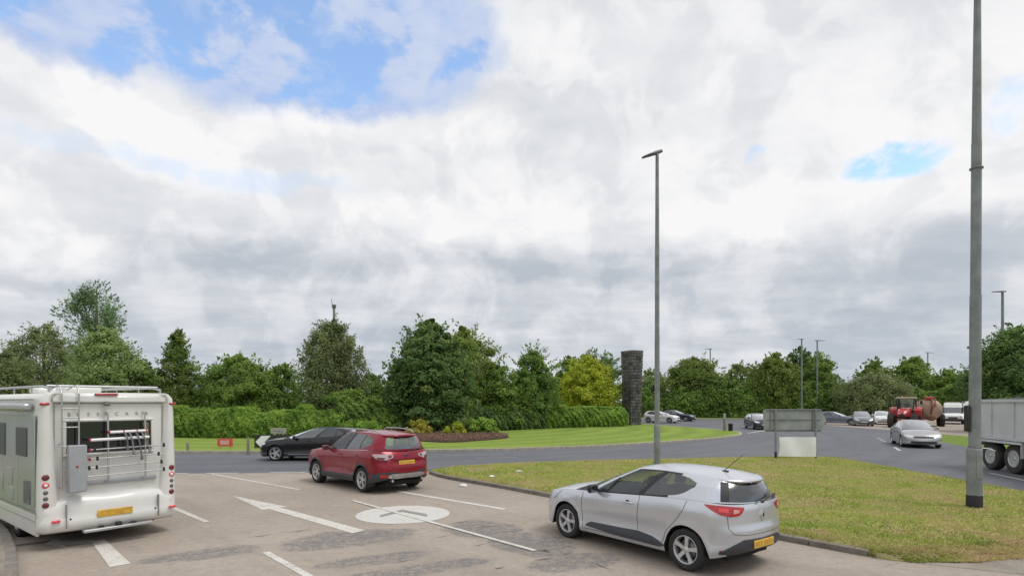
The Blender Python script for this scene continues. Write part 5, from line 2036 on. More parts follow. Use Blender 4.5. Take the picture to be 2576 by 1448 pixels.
K_.patch('tail_light_inner', 'r', [(.46, 1.035), (.56, 1.045)], [(.46, .99), (.56, .965)], M['dark_red_lens'], .016, na=6)
K_.patch('rear_reflector', 'r', [(.55, .53), (.80, .535)], [(.55, .45), (.78, .455)], M['red_lens'], .014, na=6)
K_.patch('skid_plate', 'r', [(0, .54), (.46, .545), (.58, .51)], [(0, .415), (.42, .41), (.58, .46)], M['alu'], .022, na=16)
K_.patch('headlight', 'f', [(.30, .84), (.6, .90), (.92, .97)], [(.30, .76), (.6, .77), (.92, .93)], M['clear_lens'], .008)
K_.patch('grille', 'f', [(0, .82), (.30, .82)], [(0, .58), (.30, .62)], M['plastic'], .008)
K_.patch('belt_trim', 'x', [(2.0, 1.088), (1.0, 1.122), (.2, 1.162), (-.3, 1.178)], [(2.0, 1.070), (1.0, 1.106), (.2, 1.147), (-.3, 1.168)], M['chrome'], .006, na=20, nz=2)
K_.seam([(1.05, 1.10), (1.06, .7), (1.04, .36)])
K_.seam([(2.22, 1.04), (2.24, .7), (2.18, .36)])
K_.seam([(-.10, 1.15), (-.02, 1.0), (.14, .83), (.38, .62), (.44, .36)])
K_.seam([(.70, 1.07), (.66, .92), (.62, .76), (.4, .715), (0, .71)], 'r')
K_.seam([(2.18, .345), (.44, .34)])
K_.seam([(.0, .90), (.40, .905)], 'r', .012)
K_.handle(1.22, .985, 'door0')
K_.handle(.22, 1.005, 'door1')
K_.plate(0, .835)
K_.mirror(1.92, 1.14, M['red'])
K_.cabin((1.15, .15), .62, .62, .38)
K_.spoiler(.12, .03, M['red'])
for m in (1, -1):
    b = MB()
    b.tube([(1.15, m * .585, 1.635), (1.05, m * .59, 1.70), (.4, m * .60, 1.715), (-.25, m * .57, 1.685), (-.42, m * .55, 1.62)], .018, 8)
    b.build('roof_rail', M['alu'], rt)
    b = MB()
    b.rbox((3.10, m * .80, .30), (.04, .18, .16), .015, 1)
    b.rbox((-.36, m * .80, .28), (.04, .20, .22), .015, 1)
    b.build('mud_flap', M['plastic'], rt)
b = MB()
b.tube([(-.93, .02, 1.155), (-.905, -.22, 1.175), (-.88, -.42, 1.185)], .012, 6)
b.build('rear_wiper', M['plastic'], rt)
b = MB()
p, n = K_.at_skin(0, 1.02, 'r')
b.lathe([(0.001, 0), (.05, 0), (.056, .012)], 20, 'x', (0, 0, 0))
bo = b.build('badge', M['badge'], rt)
bo.scale = (1, 1.25, .55)
bo.location = (p.x - .016, 0, 1.03)
b = MB()
for m in (1, -1):
    b.cyl((-.80, m * .48, .36), (-.93, m * .48, .36), .035, .035, 10)
b.build('exhaust_pipe', M['chrome'], rt)
# ---------------------------------------------------------------- the black hatchback on the roundabout


def sporty(dark='black_paint'):
    return dict(
        XN=3.50, XF=3.02, XR=-.80, XB=-.40, ax_f=2.636, rw=.325, ra=.372, tw=.225, inset=.015, nf=2.6, nr=2.6,
        zT=[(-.8, 1.0), (-.4, 1.03), (0, 1.02), (.6, .985), (1.2, .96), (2.0, .925), (2.5, .90), (3.0, .85), (3.3, .77), (3.50, .68)],
        zB=[(-.8, .32), (-.4, .24), (.4, .20), (2.3, .19), (3.02, .18), (3.5, .19)],
        w=[(-.8, .83), (-.4, .872), (0, .892), (.6, .88), (1.4, .872), (2.1, .876), (2.64, .890), (3.02, .86), (3.5, .83)],
        side=[(0, .915), (.08, .955), (.20, .992), (.34, 1.0), (.5, .978), (.75, .965), (.90, .995), (1, .965)], nose=NOSE0, tail=TAIL0,
        flare=.014, dents=[(1.3, .50, .8, .12, -.018)], doors=[2.12, 1.0, .05],
        crown=[(-.8, 0), (-.4, 0), (1.8, .04), (2.4, .065), (3.1, .05), (3.5, 0)],
        ws_c=2.38, A0=(1.98, .79), A1=(1.02, .60), rf=1.15, D0=(-.55, .68), D1=(-.30, .50), rw_c=-.70, rr=-.42, dD=.10,
        rz=[(-.45, 1.33), (-.1, 1.39), (.4, 1.425), (.8, 1.42), (1.15, 1.375)], rdrop=.045, ry=.60,
        yr=[(-.4, .52), (0, .57), (.5, .60), (1.02, .60)], side_win=[(1.88, .98), (.86, .10), (.05, -.26)],
        wv0=[(-.3, .35), (-.1, .14), (.3, .07), (2, .03)], wv1=[(-.3, .5), (0, .82), (.5, .93), (1.2, .95), (2, .93)], black_frames=True,
        hood_bumper=.60, tail_bumper=.62, bulge=.028, spokes=5, style='twin', rr_=.74,
        glass_side=['far_glass', 'dark_glass', 'dark_glass'])


P = sporty()
fx, fy = G(692, 1159)
rt = root('hatchback_car', (0, 0, .010), math.pi * .985, 'black hatchback crossing leftwards in front of the red car', 'car')
h = Vector((math.cos(math.pi * .985), math.sin(math.pi * .985)))
rt.location = (fx - h.x * 2.636 + h.y * .87, fy - h.y * 2.636 - h.x * .87, .010)
A_ = Car(P, rt, True)
A_.build('black_paint')
A_.patch('headlight', 'f', [(.42, .70), (.7, .735), (1.02, .755)], [(.42, .62), (.7, .615), (1.02, .705)], M['clear_lens'], .008)
A_.patch('grille', 'f', [(0, .66), (.34, .66), (.40, .60)], [(0, .36), (.28, .36), (.40, .52)], M['plastic'], .008)
A_.patch('air_intake', 'f', [(.46, .48), (.85, .52)], [(.46, .28), (.85, .36)], M['plastic'], .004)
A_.patch('intake_strip', 'f', [(.5, .40), (.9, .42)], [(.5, .385), (.9, .405)], M['alu'], .012, nz=2)
A_.patch('tail_light', 'r', [(.40, .92), (.7, .93), (.95, .92)], [(.40, .80), (.7, .79), (.95, .86)], M['red_lens'], .008)
A_.patch('sill_strip', 'x', [(2.1, .29), (.45, .30)], [(2.1, .262), (.45, .272)], M['grey_paint'], .010, nz=2, na=20)
A_.seam([(.95, .93), (.97, .5), (.95, .26)], wd=.012)
A_.seam([(2.14, .90), (2.15, .5), (2.10, .26)], wd=.012)
A_.seam([(-.06, .98), (.1, .75), (.38, .5), (.42, .28)], wd=.012)
A_.handle(1.18, .86, 'door0')
A_.handle(.20, .88, 'door1')
A_.plate(0, .50, False, col='plate_w')
A_.plate(0, .72, True)
A_.mirror(1.80, 1.0, M['black_paint'])
A_.cabin((1.05, .1), .46, .58)
# ---------------------------------------------------------------- saloons and hatchbacks farther off


def saloon():
    return dict(
        XN=3.80, XF=3.25, XR=-1.10, XB=-.60, ax_f=2.85, rw=.33, ra=.375, tw=.22, inset=.015, nf=2.3, nr=2.6, saloon=True,
        zT=[(-1.1, .93), (-.6, .985), (0, .99), (.8, .965), (1.6, .94), (2.3, .90), (2.9, .86), (3.4, .77), (3.80, .62)],
        zB=[(-1.1, .34), (-.6, .25), (.4, .20), (2.5, .19), (3.25, .19), (3.8, .20)],
        w=[(-1.1, .86), (-.6, .905), (0, .925), (.8, .915), (1.6, .91), (2.3, .912), (2.85, .92), (3.25, .89), (3.8, .84)],
        side=SIDE0, nose=NOSE0, tail=TAIL0, flare=.012, doors=[2.2, 1.12, .16],
        crown=[(-1.1, 0), (-.9, .03), (-.5, .05), (1.9, .05), (2.5, .07), (3.4, .05), (3.8, 0)],
        ws_c=2.35, A0=(1.98, .80), A1=(1.10, .60), rf=1.24, D0=(-.42, .74), D1=(.15, .56), rw_c=-.50, rr=.08, dD=.12,
        rz=[(-.1, 1.375), (.3, 1.43), (.7, 1.455), (1.0, 1.445), (1.24, 1.40)], rdrop=.045, ry=.60,
        yr=[(0, .57), (.5, .60), (1.1, .60)], side_win=[(1.88, 1.08), (1.0, .20), (.14, -.12)],
        wv0=[(-.2, .3), (0, .12), (.3, .07), (2, .03)], wv1=[(-.2, .45), (0, .78), (.5, .93), (2, .93)], black_frames=True,
        hood_bumper=.58, tail_bumper=.60, bulge=.028, spokes=7, style='slim', rr_=.70, glass_side=['far_glass', 'dark_glass', 'dark_glass'])


def front_face(c, lamp=(.42, .92), zl=(.72, .60), grille=.40, gz=(.66, .52), plate='plate_w', low=True, lens='clear_lens'):
    zo = .06
    c.patch('headlight', 'f', [(lamp[0], zl[0]), ((lamp[0] + lamp[1]) / 2, zl[0] + zo * .6), (lamp[1], zl[0] + zo)],
            [(lamp[0], zl[1]), ((lamp[0] + lamp[1]) / 2, zl[1]), (lamp[1], zl[0] - .01)], M[lens], .010, na=8, nz=4)
    c.patch('grille', 'f', [(0, gz[0]), (grille, gz[0] - .02)], [(0, gz[1]), (grille * .85, gz[1] + .01)], M['plastic'], .008, na=8, nz=3)
    if low:
        c.patch('air_intake', 'f', [(0, .36), (.60, .37)], [(0, .24), (.55, .26)], M['plastic'], .006, na=8, nz=3)
    c.plate(0, .44, False, col=plate)


def rear_face(c, z=(.95, .80), a=(.45, .95)):
    c.patch('tail_light', 'r', [(a[0], z[0]), (a[1], z[0])], [(a[0], z[1]), (a[1], z[1] + .04)], M['red_lens'], .010, na=8, nz=3)
    c.plate(0, .70, True)


def far_car(name, P, paintm, xy, head, label, fine=False, group='cars around the far side of the junction', **ff):
    h = Vector(head).normalized()
    mid = (P['XN'] + P['XR']) / 2
    rt = root(name, (xy[0] - h.x * mid, xy[1] - h.y * mid, .010), math.atan2(h.y, h.x), label, 'car', group)
    c = Car(P, rt, fine)
    c.build(paintm)
    front_face(c, **ff)
    rear_face(c)
    c.mirror(P['A0'][0] - .16, float(c.zT(1.8)) + .10, M[paintm])
    c.cabin((1.05, .1), .48, .56)
    c.seam([(1.05, float(c.zT(1.05)) - .02), (1.07, .6), (1.05, .30)], wd=.014)
    c.handle(1.25, float(c.zT(1.2)) - .11, 'door0')
    return c


# silver saloon coming towards the camera
xs_, ys_ = G(2352, 1127)
P = saloon()
P['glass_end'] = 'far_glass'
far_car('saloon_car', P, 'champagne', (xs_ + .35, ys_ + 2.1), (-.42, -.91), 'silver saloon coming towards the camera on the exit road', True, None,
        lamp=(.50, 1.02), zl=(.66, .56), grille=.46, gz=(.64, .53), plate='plate_w')

# parked up and queueing cars
far_car('hatchback_car', sporty(), 'dark_paint', (at(1907, 53.5), 53.5), (-.15, -.99), 'dark hatchback on the roundabout, partly behind the grey sign',
        lamp=(.45, .95), grille=.36, gz=(.66, .5))
far_car('saloon_car', saloon(), 'blue_grey_paint', (at(2103, 63), 63), (.80, -.60), 'blue-grey saloon at the left end of the queue by the sign')
P = saloon()
P['rz'] = [(x, z + .05) for x, z in P['rz']]
far_car('saloon_car', P, 'grey_paint', (at(2166, 61), 61), (-.42, -.91), 'mid grey saloon queueing left of the tractor', lamp=(.45, .98), zl=(.74, .60))
far_car('hatchback_car', hatch_params(), 'white_paint', (at(2217, 65), 65), (-.45, -.89), 'small white car queueing close beside the tractor', lamp=(.36, .85), zl=(.72, .62),
        grille=.30, gz=(.60, .48))
far_car('hatchback_car', sporty(), 'white_paint', (at(1664, 69), 69), (.80, -.60), 'white hatchback behind the mid lamp post, far side of the island')
far_car('saloon_car', saloon(), 'dark_paint', (at(1702, 75), 75), (.80, -.60), 'black saloon just behind the white hatchback at far side')


# ---------------------------------------------------------------- vans
def van(label, xy, head, hi=2.5, group='white vans waiting on the far approach'):
    h = Vector(head).normalized()
    rt = root('panel_van', (xy[0], xy[1], .010), math.atan2(h.y, h.x), label, 'van', group)
    # body as a loft of cross-sections, x forward from the rear bumper
    st = [(0.0, .86, .45, hi - .10), (.08, .93, .40, hi - .02), (1.5, .96, .36, hi), (3.0, .96, .36, hi), (3.55, .96, .36, hi - .03)]
    b = MB()
    rings = []
    for (x, w, z0, z1) in st:
        rings.append([(x, w, z0), (x, w, .9), (x, w * .985, 1.3), (x, w * .93, z1 - .35), (x, w * .84, z1 - .08), (x, w * .6, z1), (x, 0, z1 + .02)])
    for a, c in zip(rings[:-1], rings[1:]):
        for m in (1, -1):
            o = [(p[0], p[1] * m, p[2]) for p in a] + [(p[0], p[1] * m, p[2]) for p in c]
            N = len(a)
            b.add(o, [(k, k + 1, N + k + 1, N + k) if m < 0 else (k, N + k, N + k + 1, k + 1) for k in range(N - 1)], True)
    r0 = rings[0]
    b.add([(p[0], p[1], p[2]) for p in r0] + [(p[0], -p[1], p[2]) for p in r0[::-1]], [tuple(range(2 * len(r0)))])
    b.build('cargo_body', M['white_paint'], rt)
    # high roof front cap
    b = MB()
    zc = 1.86
    b.add([(3.55, .80, hi - .11), (3.55, -.80, hi - .11), (3.95, -.62, hi - .22), (3.95, .62, hi - .22), (4.18, .78, zc), (4.18, -.78, zc), (3.55, .90, zc), (3.55, -.90, zc)],
          [(0, 1, 2, 3), (3, 2, 5, 4), (0, 3, 4, 6), (1, 7, 5, 2)], False)
    b.add([(3.55, .80, hi - .11), (3.55, .576, hi - .03), (3.55, -.576, hi - .03), (3.55, -.80, hi - .11)], [(0, 1, 2, 3)])
    b.build('roof_fairing', M['white_paint'], rt)
    # cab: windscreen, doors, bonnet, bumper
    b = MB()
    b.add([(4.18, .76, zc), (4.18, -.76, zc), (4.78, -.80, 1.22), (4.78, .80, 1.22)], [(0, 1, 2, 3)])
    b.build('windscreen', M['far_glass'], rt)
    for m in (1, -1):
        b = MB()
        b.add([(3.58, .94 * m, .42), (4.72, .95 * m, .42), (4.72, .94 * m, 1.20), (4.14, .82 * m, zc), (3.58, .87 * m, zc)], [(0, 1, 2, 3, 4) if m > 0 else (4, 3, 2, 1, 0)])
        d = b.build('cab_door', M['white_paint'], rt)
        b = MB()
        b.add([(3.66, .945 * m, 1.24), (4.62, .945 * m, 1.22), (4.14, .845 * m, zc - .08), (3.66, .88 * m, zc - .08)], [(0, 1, 2, 3)])
        b.build('side_window', M['dark_glass'], d)
        b = MB()
        b.rbox((4.55, m * 1.08, 1.30), (.10, .18, .32), .03, 2)
        b.box((4.55, m * .98, 1.24), (.06, .12, .05))
        b.build('wing_mirror', M['plastic'], rt)
    b = MB()
    prof = [(4.76, 1.235), (5.15, 1.10), (5.42, .98), (5.50, .80)]
    for (x0, z0), (x1, z1) in zip(prof[:-1], prof[1:]):
        b.add([(x0, .86, z0 - .04), (x0, .5, z0), (x0, -.5, z0), (x0, -.86, z0 - .04), (x1, -.84, z1 - .04), (x1, -.5, z1), (x1, .5, z1), (x1, .84, z1 - .04)],
              [(0, 7, 6, 1), (1, 6, 5, 2), (2, 5, 4, 3)], True)
    b.build('bonnet', M['white_paint'], rt)
    b = MB()
    for m in (1, -1):
        b.add([(4.72, .95 * m, .42), (5.48, .90 * m, .42), (5.50, .84 * m, .76), (5.42, .84 * m, .94), (5.15, .86 * m, 1.06), (4.76, .86 * m, 1.195), (4.72, .95 * m, 1.18)],
              [tuple(range(7)) if m > 0 else tuple(range(6, -1, -1))])
    b.add([(5.50, .84, .40), (5.50, -.84, .40), (5.50, -.84, .78), (5.50, .84, .78)], [(0, 1, 2, 3)])
    b.build('front_wing', M['white_paint'], rt)
    b = MB()
    b.rbox((5.47, 0, .48), (.22, 1.84, .30), .08, 2)
    b.build('front_bumper', M['plastic'], rt)
    b = MB()
    b.box((5.51, 0, .74), (.03, .84, .16))
    b.build('grille', M['plastic'], rt)
    for m in (1, -1):
        b = MB()
        b.rbox((5.43, m * .68, .86), (.18, .28, .22), .05, 2)
        b.build('headlight', M['clear_lens'], rt)
    b = MB()
    b.box((2.6, 0, .42), (5.0, 1.5, .16))
    b.build('underbody', M['well'], rt)
    for x in (4.60, 1.15):
        for m in (1, -1):
            b = MB()
            b.lathe([(.40, .0), (.40, .035), (.36, .036)], 24, 'y', (x, m * .955 - .018, .36))
            b.lathe([(0.001, .0), (.40, .0)], 24, 'y', (x, m * .957, .36))
            b.build('wheel_arch', M['well'], rt)
            wheel(rt, x, m * .90, .345, .22, 'alloy', 5, 'steel', m, .6)
    return rt


van('white high-roof panel van facing the camera right of the tractor', (at(2394, 64) + 3.4, 68.4), (-.60, -.80), 2.45)
van('second white van mostly hidden behind the near lamp post', (at(2436, 72) + 3.2, 76.0), (-.58, -.81), 2.6)

# ---------------------------------------------------------------- the red tractor
hd = Vector((-.66, -.75)).normalized()
tx, ty = at(2272, 56.0), 56.0
rt = root('tractor', (tx - hd.x * 2.2, ty - hd.y * 2.2, .010), math.atan2(hd.y, hd.x), 'red farm tractor with dark cab facing the camera in the queue', 'tractor')


def big_tyre(parent, x, y, r, w, m, rimmat='tractor_red', lugs=20):
    t = bpy.data.objects.new('wheel', None)
    t.location = (x, y, r)
    link(t, parent)
    b = MB()
    o = w / 2
    ri = r * .56
    b.lathe([(ri, o * .8), (ri + .03, o * .95), (r * .84, o), (r * .93, o * .92), (r * .95, o * .6), (r * .95, -o * .6), (r * .93, -o * .92), (r * .84, -o), (ri, -o * .8)], 32, 'y')
    for k in range(lugs):
        a = 2 * math.pi * k / lugs
        for sg in (1, -1):
            aa = a + (math.pi / lugs if sg < 0 else 0)
            rot = Matrix.Rotation(-aa, 3, 'Y') @ Matrix.Rotation(sg * R(32), 3, 'X')
            b.box((r * .965 * math.cos(aa), sg * o * .48, r * .965 * math.sin(aa)), (.06, o * 1.0, .07), rot)
    b.build('tyre', M['muddy_rubber'], t)
    b = MB()
    f = m * o
    b.lathe([(ri, f * .8), (ri * .95, f * .82), (ri * .88, f * .45), (ri * .35, f * .20), (ri * .30, f * .55), (.001, f * .55)], 28, 'y')
    b.build('rim', M[rimmat], t)


for m in (1, -1):
    big_tyre(rt, 0, m * .98, .93, .62, m)
    big_tyre(rt, 2.75, m * .93, .70, .52, m, lugs=18)
b = MB()
b.rbox((1.0, 0, .85), (2.6, .62, .55), .06, 2)
b.cyl((2.75, -.85, .70), (2.75, .85, .70), .09, .09, 10)
b.cyl((0, -.9, .93), (0, .9, .93), .13, .13, 10)
b.build('chassis', M['chassis'], rt)
b = MB()
prof = [(1.10, .50, 1.95), (2.2, .46, 1.86), (3.0, .42, 1.66), (3.28, .36, 1.45)]
rg = [[(x, w, 1.05), (x, w, z - .16), (x, w * .8, z - .03), (x, 0, z)] for x, w, z in prof]
for a, c in zip(rg[:-1], rg[1:]):
    for m in (1, -1):
        b.add([(p[0], p[1] * m, p[2]) for p in a + c], [(k, k + 1, 4 + k + 1, 4 + k) for k in range(3)], True)
b.add([(3.28, .36, 1.05), (3.28, .36, 1.29), (3.28, .29, 1.42), (3.28, 0, 1.45), (3.28, -.29, 1.42), (3.28, -.36, 1.29), (3.28, -.36, 1.05)], [tuple(range(7))])
bon = b.build('bonnet', M['tractor_red'], rt)
b = MB()
b.rbox((3.285, 0, 1.16), (.05, .46, .34), .03, 1)
b.build('grille', M['plastic'], rt)
for m in (1, -1):
    b = MB()
    b.rbox((3.30, m * .20, 1.36), (.04, .20, .09), .02, 1)
    b.build('headlight', M['clear_lens'], rt)
b = MB()
b.rbox((3.45, 0, .72), (.45, .70, .34), .06, 2)
b.build('front_weight', M['rust'], rt)
# cab
b = MB()
zc0, zc1 = 1.35, 2.78
for m in (1, -1):
    b.tube([(1.08, m * .62, zc0), (.95, m * .72, zc1)], .045, 8)
    b.tube([(.15, m * .80, zc0 + .3), (.12, m * .74, zc1)], .05, 8)
    b.tube([(-.55, m * .72, zc0 + .5), (-.50, m * .70, zc1)], .045, 8)
    b.tube([(1.08, m * .62, zc0), (.15, m * .80, zc0 + .3)], .04, 8)
b.box((.28, 0, 1.45), (1.5, 1.30, .45))
b.build('cab_frame', M['plastic'], rt)
b = MB()
b.add([(1.09, .60, zc0 + .5), (1.09, -.60, zc0 + .5), (.965, -.70, zc1 - .04), (.965, .70, zc1 - .04)], [(0, 1, 2, 3)])
b.build('windscreen', M['glass'], rt)
for m in (1, -1):
    b = MB()
    b.add([(1.05, m * .63, zc0 + .1), (.18, m * .80, zc0 + .35), (.14, m * .755, zc1 - .05), (.95, m * .72, zc1 - .05)], [(0, 1, 2, 3)])
    b.build('side_window', M['glass'], rt)
b = MB()
b.add([(-.55, .68, zc0 + .55), (-.55, -.68, zc0 + .55), (-.50, -.68, zc1 - .05), (-.50, .68, zc1 - .05)], [(0, 1, 2, 3)])
b.build('rear_window', M['glass'], rt)
b = MB()
b.rbox((.26, 0, 2.86), (1.75, 1.60, .20), .08, 3)
b.build('cab_roof', M['beige'], rt)
b = MB()
b.rbox((.05, 0, 1.75), (.5, .5, .12), .04, 2)
b.rbox((-.2, 0, 2.05), (.12, .48, .6), .05, 2)
b.build('driver_seat', M['seat'], rt)
for m in (1, -1):
    b = MB()
    th = np.linspace(R(15), R(150), 9)
    ou = [(1.06 * math.cos(a), m * .66, .93 + 1.06 * math.sin(a)) for a in th] + [(1.06 * math.cos(a), m * 1.30, .93 + 1.04 * math.sin(a)) for a in th]
    b.add(ou, [(k, k + 1, 9 + k + 1, 9 + k) for k in range(8)], True)
    b.add([(1.06 * math.cos(a), m * 1.30, .93 + 1.04 * math.sin(a)) for a in th] + [(1.04 * math.cos(a), m * 1.30, .78 + .98 * math.sin(a)) for a in th],
          [(k, k + 1, 9 + k + 1, 9 + k) for k in range(8)], True)
    b.rbox((.95, m * .98, 1.42), (.10, .66, .55), .04, 2)
    b.build('mudguard', M['tractor_red'], rt)
    b = MB()
    b.tube([(.95, m * .72, 2.62), (1.05, m * 1.25, 2.60)], .02, 6)
    b.rbox((1.05, m * 1.30, 2.42), (.06, .20, .36), .03, 1)
    b.build('wing_mirror', M['plastic'], rt)
b = MB()
b.cyl((1.45, -.50, 1.5), (1.45, -.50, 2.75), .055, .055, 10)
b.cyl((1.45, -.50, 1.7), (1.45, -.50, 2.3), .09, .09, 10)
b.build('exhaust_pipe', M['chassis'], rt)
b = MB()
b.cyl((-.3, -.45, 2.96), (-.3, -.45, 3.12), .06, .05, 10)
b.build('beacon', M['amber_lens'], rt)

# ---------------------------------------------------------------- the slurry tanker behind it
o2 = Vector((tx, ty)) - hd * 6.4 + Vector((.9, -.9))
h2 = Vector((-.50, -.866))
rt = root('slurry_tanker', (o2.x, o2.y, .010), math.atan2(h2.y, h2.x), 'tan and rusty slurry tanker hitched behind the red tractor', 'trailer')
b = MB()
rT, zc = 1.02, 1.72
b.lathe([(.001, 2.75), (.45, 2.72), (.80, 2.62), (.97, 2.50), (rT, 2.35), (rT, -2.35), (.97, -2.5), (.8, -2.62), (.45, -2.72), (.001, -2.75)], 36, 'x', (0, 0, zc))
b.build('tank', M['tank'], rt)
b = MB()
for x in (-1.9, -.65, .65, 1.9):
    b.lathe([(rT + .004, x - .05), (rT + .04, x - .04), (rT + .04, x + .04), (rT + .004, x + .05)], 36, 'x', (0, 0, zc))
b.build('tank_band', M['rust'], rt)
b = MB()
b.box((.2, 0, .80), (5.6, .8, .16))
b.box((3.3, 0, .72), (2.0, .22, .18))
b.build('chassis', M['rust'], rt)
b = MB()
b.cyl((.9, 0, zc + rT - .05), (.9, 0, zc + rT + .22), .32, .32, 16)
b.tube([(2.7, .35, zc + .35), (2.3, .35, zc + rT + .12), (.2, .3, zc + rT + .26), (-2.3, .2, zc + rT + .20)], .11, 10)
b.tube([(2.72, 0, zc - .4), (2.95, .1, zc + .3), (2.4, .1, zc + rT + .25)], .09, 8)
b.build('filler_pipe', M['rust'], rt)
b = MB()
b.rbox((2.3, -.2, zc + rT + .12), (.7, .5, .28), .06, 2)
b.build('pump_box', M['tractor_red'], rt)
for x in (-.75, .75):
    for m in (1, -1):
        big_tyre(rt, x, m * 1.12, .62, .45, m, 'rust', 18)

# ---------------------------------------------------------------- the tipper trailer leaving at the right edge
A = Vector(G(2490, 1180))
B_ = Vector(G(2545, 1190))
hd = Vector((-.20, -.98)).normalized()
side = Vector((hd.y, -hd.x))      # right hand of travel, facing the camera
o = A - Vector((0, 0))
rt = root('tipper_trailer', (A.x - side.x * 1.10, A.y - side.y * 1.10, .010), math.atan2(hd.y, hd.x), 'grey ribbed tipper lorry body with twin rear axles at right edge', 'lorry')
# local: x forward, y left; visible side is y = -1.15 .. wheels at x = 0 and 1.32
yb = 1.20
X0, X1, Z0, Z1 = -1.02, 6.6, 1.17, 2.50
b = MB()
th = .05
for m in (1, -1):
    b.box(((X0 + X1) / 2, m * yb, (Z0 + Z1) / 2), (X1 - X0, th, Z1 - Z0))
    b.box(((X0 + X1) / 2, m * (yb + .02), Z1 + .03), (X1 - X0 + .04, .14, .10))
    b.box(((X0 + X1) / 2, m * (yb + .02), Z0 + .03), (X1 - X0 + .04, .10, .12))
b.box((X0, 0, (Z0 + Z1) / 2), (th, 2 * yb - .06, Z1 - Z0))
b.box((X1, 0, (Z0 + Z1) / 2), (th, 2 * yb - .06, Z1 - Z0))
b.box(((X0 + X1) / 2, 0, Z0 + .06), (X1 - X0 - .1, 2 * yb - .06, .08))
b.build('tipper_body', M['trailer'], rt)
for k in range(7):
    x = X0 + .08 + k * 1.26
    b = MB()
    b.box((x, -(yb + .045), (Z0 + Z1) / 2), (.09, .05, Z1 - Z0 - .12))
    b.box((x, (yb + .045), (Z0 + Z1) / 2), (.09, .05, Z1 - Z0 - .12))
    b.build('rib', M['trailer'], rt)
b = MB()
b.tube([(X0 + .3, 0, Z1 + .10), (X1 - .2, 0, Z1 + .18)], .06, 8)
b.add([(X0, -yb, Z1 + .06), (X1, -yb, Z1 + .08), (X1, 0, Z1 + .20), (X0, 0, Z1 + .13), (X1, yb, Z1 + .08), (X0, yb, Z1 + .06)], [(0, 1, 2, 3), (3, 2, 4, 5)])
b.build('load_sheet', M['chassis'], rt)
b = MB()
for m in (1, -1):
    b.box((2.6, m * .42, 1.02), (7.4, .12, .24))
b.box((.66, 0, .56), (2.2, 1.5, .14))
b.build('chassis', M['chassis'], rt)
for m in (1, -1):
    b = MB()
    b.box((.66, m * 1.04, 1.10), (2.74, .50, .035))
    b.box((-.72, m * 1.04, .98), (.035, .50, .24))
    b.box((2.04, m * 1.04, .84), (.035, .50, .52))
    b.box((.66, m * 1.285, 1.075), (2.74, .02, .085))
    b.build('mudguard', M['trailer'], rt)
    b = MB()
    b.rbox((3.6, m * .98, .78), (1.3, .42, .50), .05, 2)
    b.build('side_locker', M['trailer'], rt)
for x in (0, 1.32):
    for m in (1, -1):
        wheel(rt, x, m * .96, .515, .32, 'alloy', 10, 'steel', m, .58, 'muddy_rubber')
for m in (1, -1):
    b = MB()
    b.rbox((X0 - .06, m * .85, .96), (.06, .42, .14), .02, 1)
    b.build('tail_light', M['red_lens'], rt)
for x in (4.9, 6.1):
    for m in (1, -1):
        wheel(rt, x, m * .98, .50, .30, 'alloy', 10, 'steel', m, .58, 'muddy_rubber')
# cab (out of the frame)
b = MB()
b.rbox((7.75, 0, 1.85), (1.9, 2.4, 2.1), .15, 3)
b.build('cab', M['white_paint'], rt)
b = MB()
b.rbox((8.69, 0, 2.25), (.06, 2.1, .85), .03, 2)
b.build('windscreen', M['dark_glass'], rt)
b = MB()
b.rbox((7.75, 0, .72), (1.95, 2.3, .5), .08, 2)
b.build('front_bumper', M['plastic'], rt)
b = MB()
b.rbox((8.72, 0, 1.45), (.05, 1.5, .55), .02, 1)
b.build('grille', M['plastic'], rt)
for m in (1, -1):
    b = MB()
    b.rbox((7.95, m * 1.195, 2.2), (1.1, .03, .75), .012, 1)
    b.build('side_window', M['dark_glass'], rt)
    b = MB()
    b.rbox((8.70, m * .85, .95), (.08, .42, .24), .03, 2)
    b.build('headlight', M['clear_lens'], rt)
    b = MB()
    b.rbox((8.5, m * 1.38, 2.15), (.12, .22, .65), .04, 2)
    b.box((8.4, m * 1.24, 2.4), (.06, .16, .05))
    b.build('wing_mirror', M['plastic'], rt)
    wheel(rt, 7.85, m * 1.02, .50, .30, 'alloy', 10, 'steel', m, .58, 'muddy_rubber')
# ---------------------------------------------------------------- the motorhome
# local axes: x forward from the rear wall, y left, z up; u (0 .. W) runs from the left edge to the right one
W = 2.13
pl_ = Vector((-7.85, 9.52))
rd = Vector((.61, .79)).normalized()
hd = Vector((-rd.y, rd.x))
org = pl_ + rd * (W / 2)
rt = root('motorhome', (org.x, org.y, .010), math.atan2(hd.y, hd.x), 'white motorhome with ladder and bike rack on its back wall, at left', 'motorhome')
U = lambda u: W / 2 - u          # across the back -> local y
H1 = 2.66


def loft(name, sections, mat, parent, close=True, smooth=True):
    """sections: [(x, [(y, z) ...])] rings of equal count"""
    b = MB()
    n = len(sections[0][1])
    V = [(x, p[0], p[1]) for x, r in sections for p in r]
    F = []
    for i in range(len(sections) - 1):
        for k in range(n):
            a, c = i * n + k, i * n + (k + 1) % n
            F.append((a, a + n, c + n, c))
    b.add(V, F, smooth)
    if close:
        b.add(V[:n], [tuple(range(n))])
        b.add(V[-n:], [tuple(range(n - 1, -1, -1))])
    return b.build(name, mat, parent)


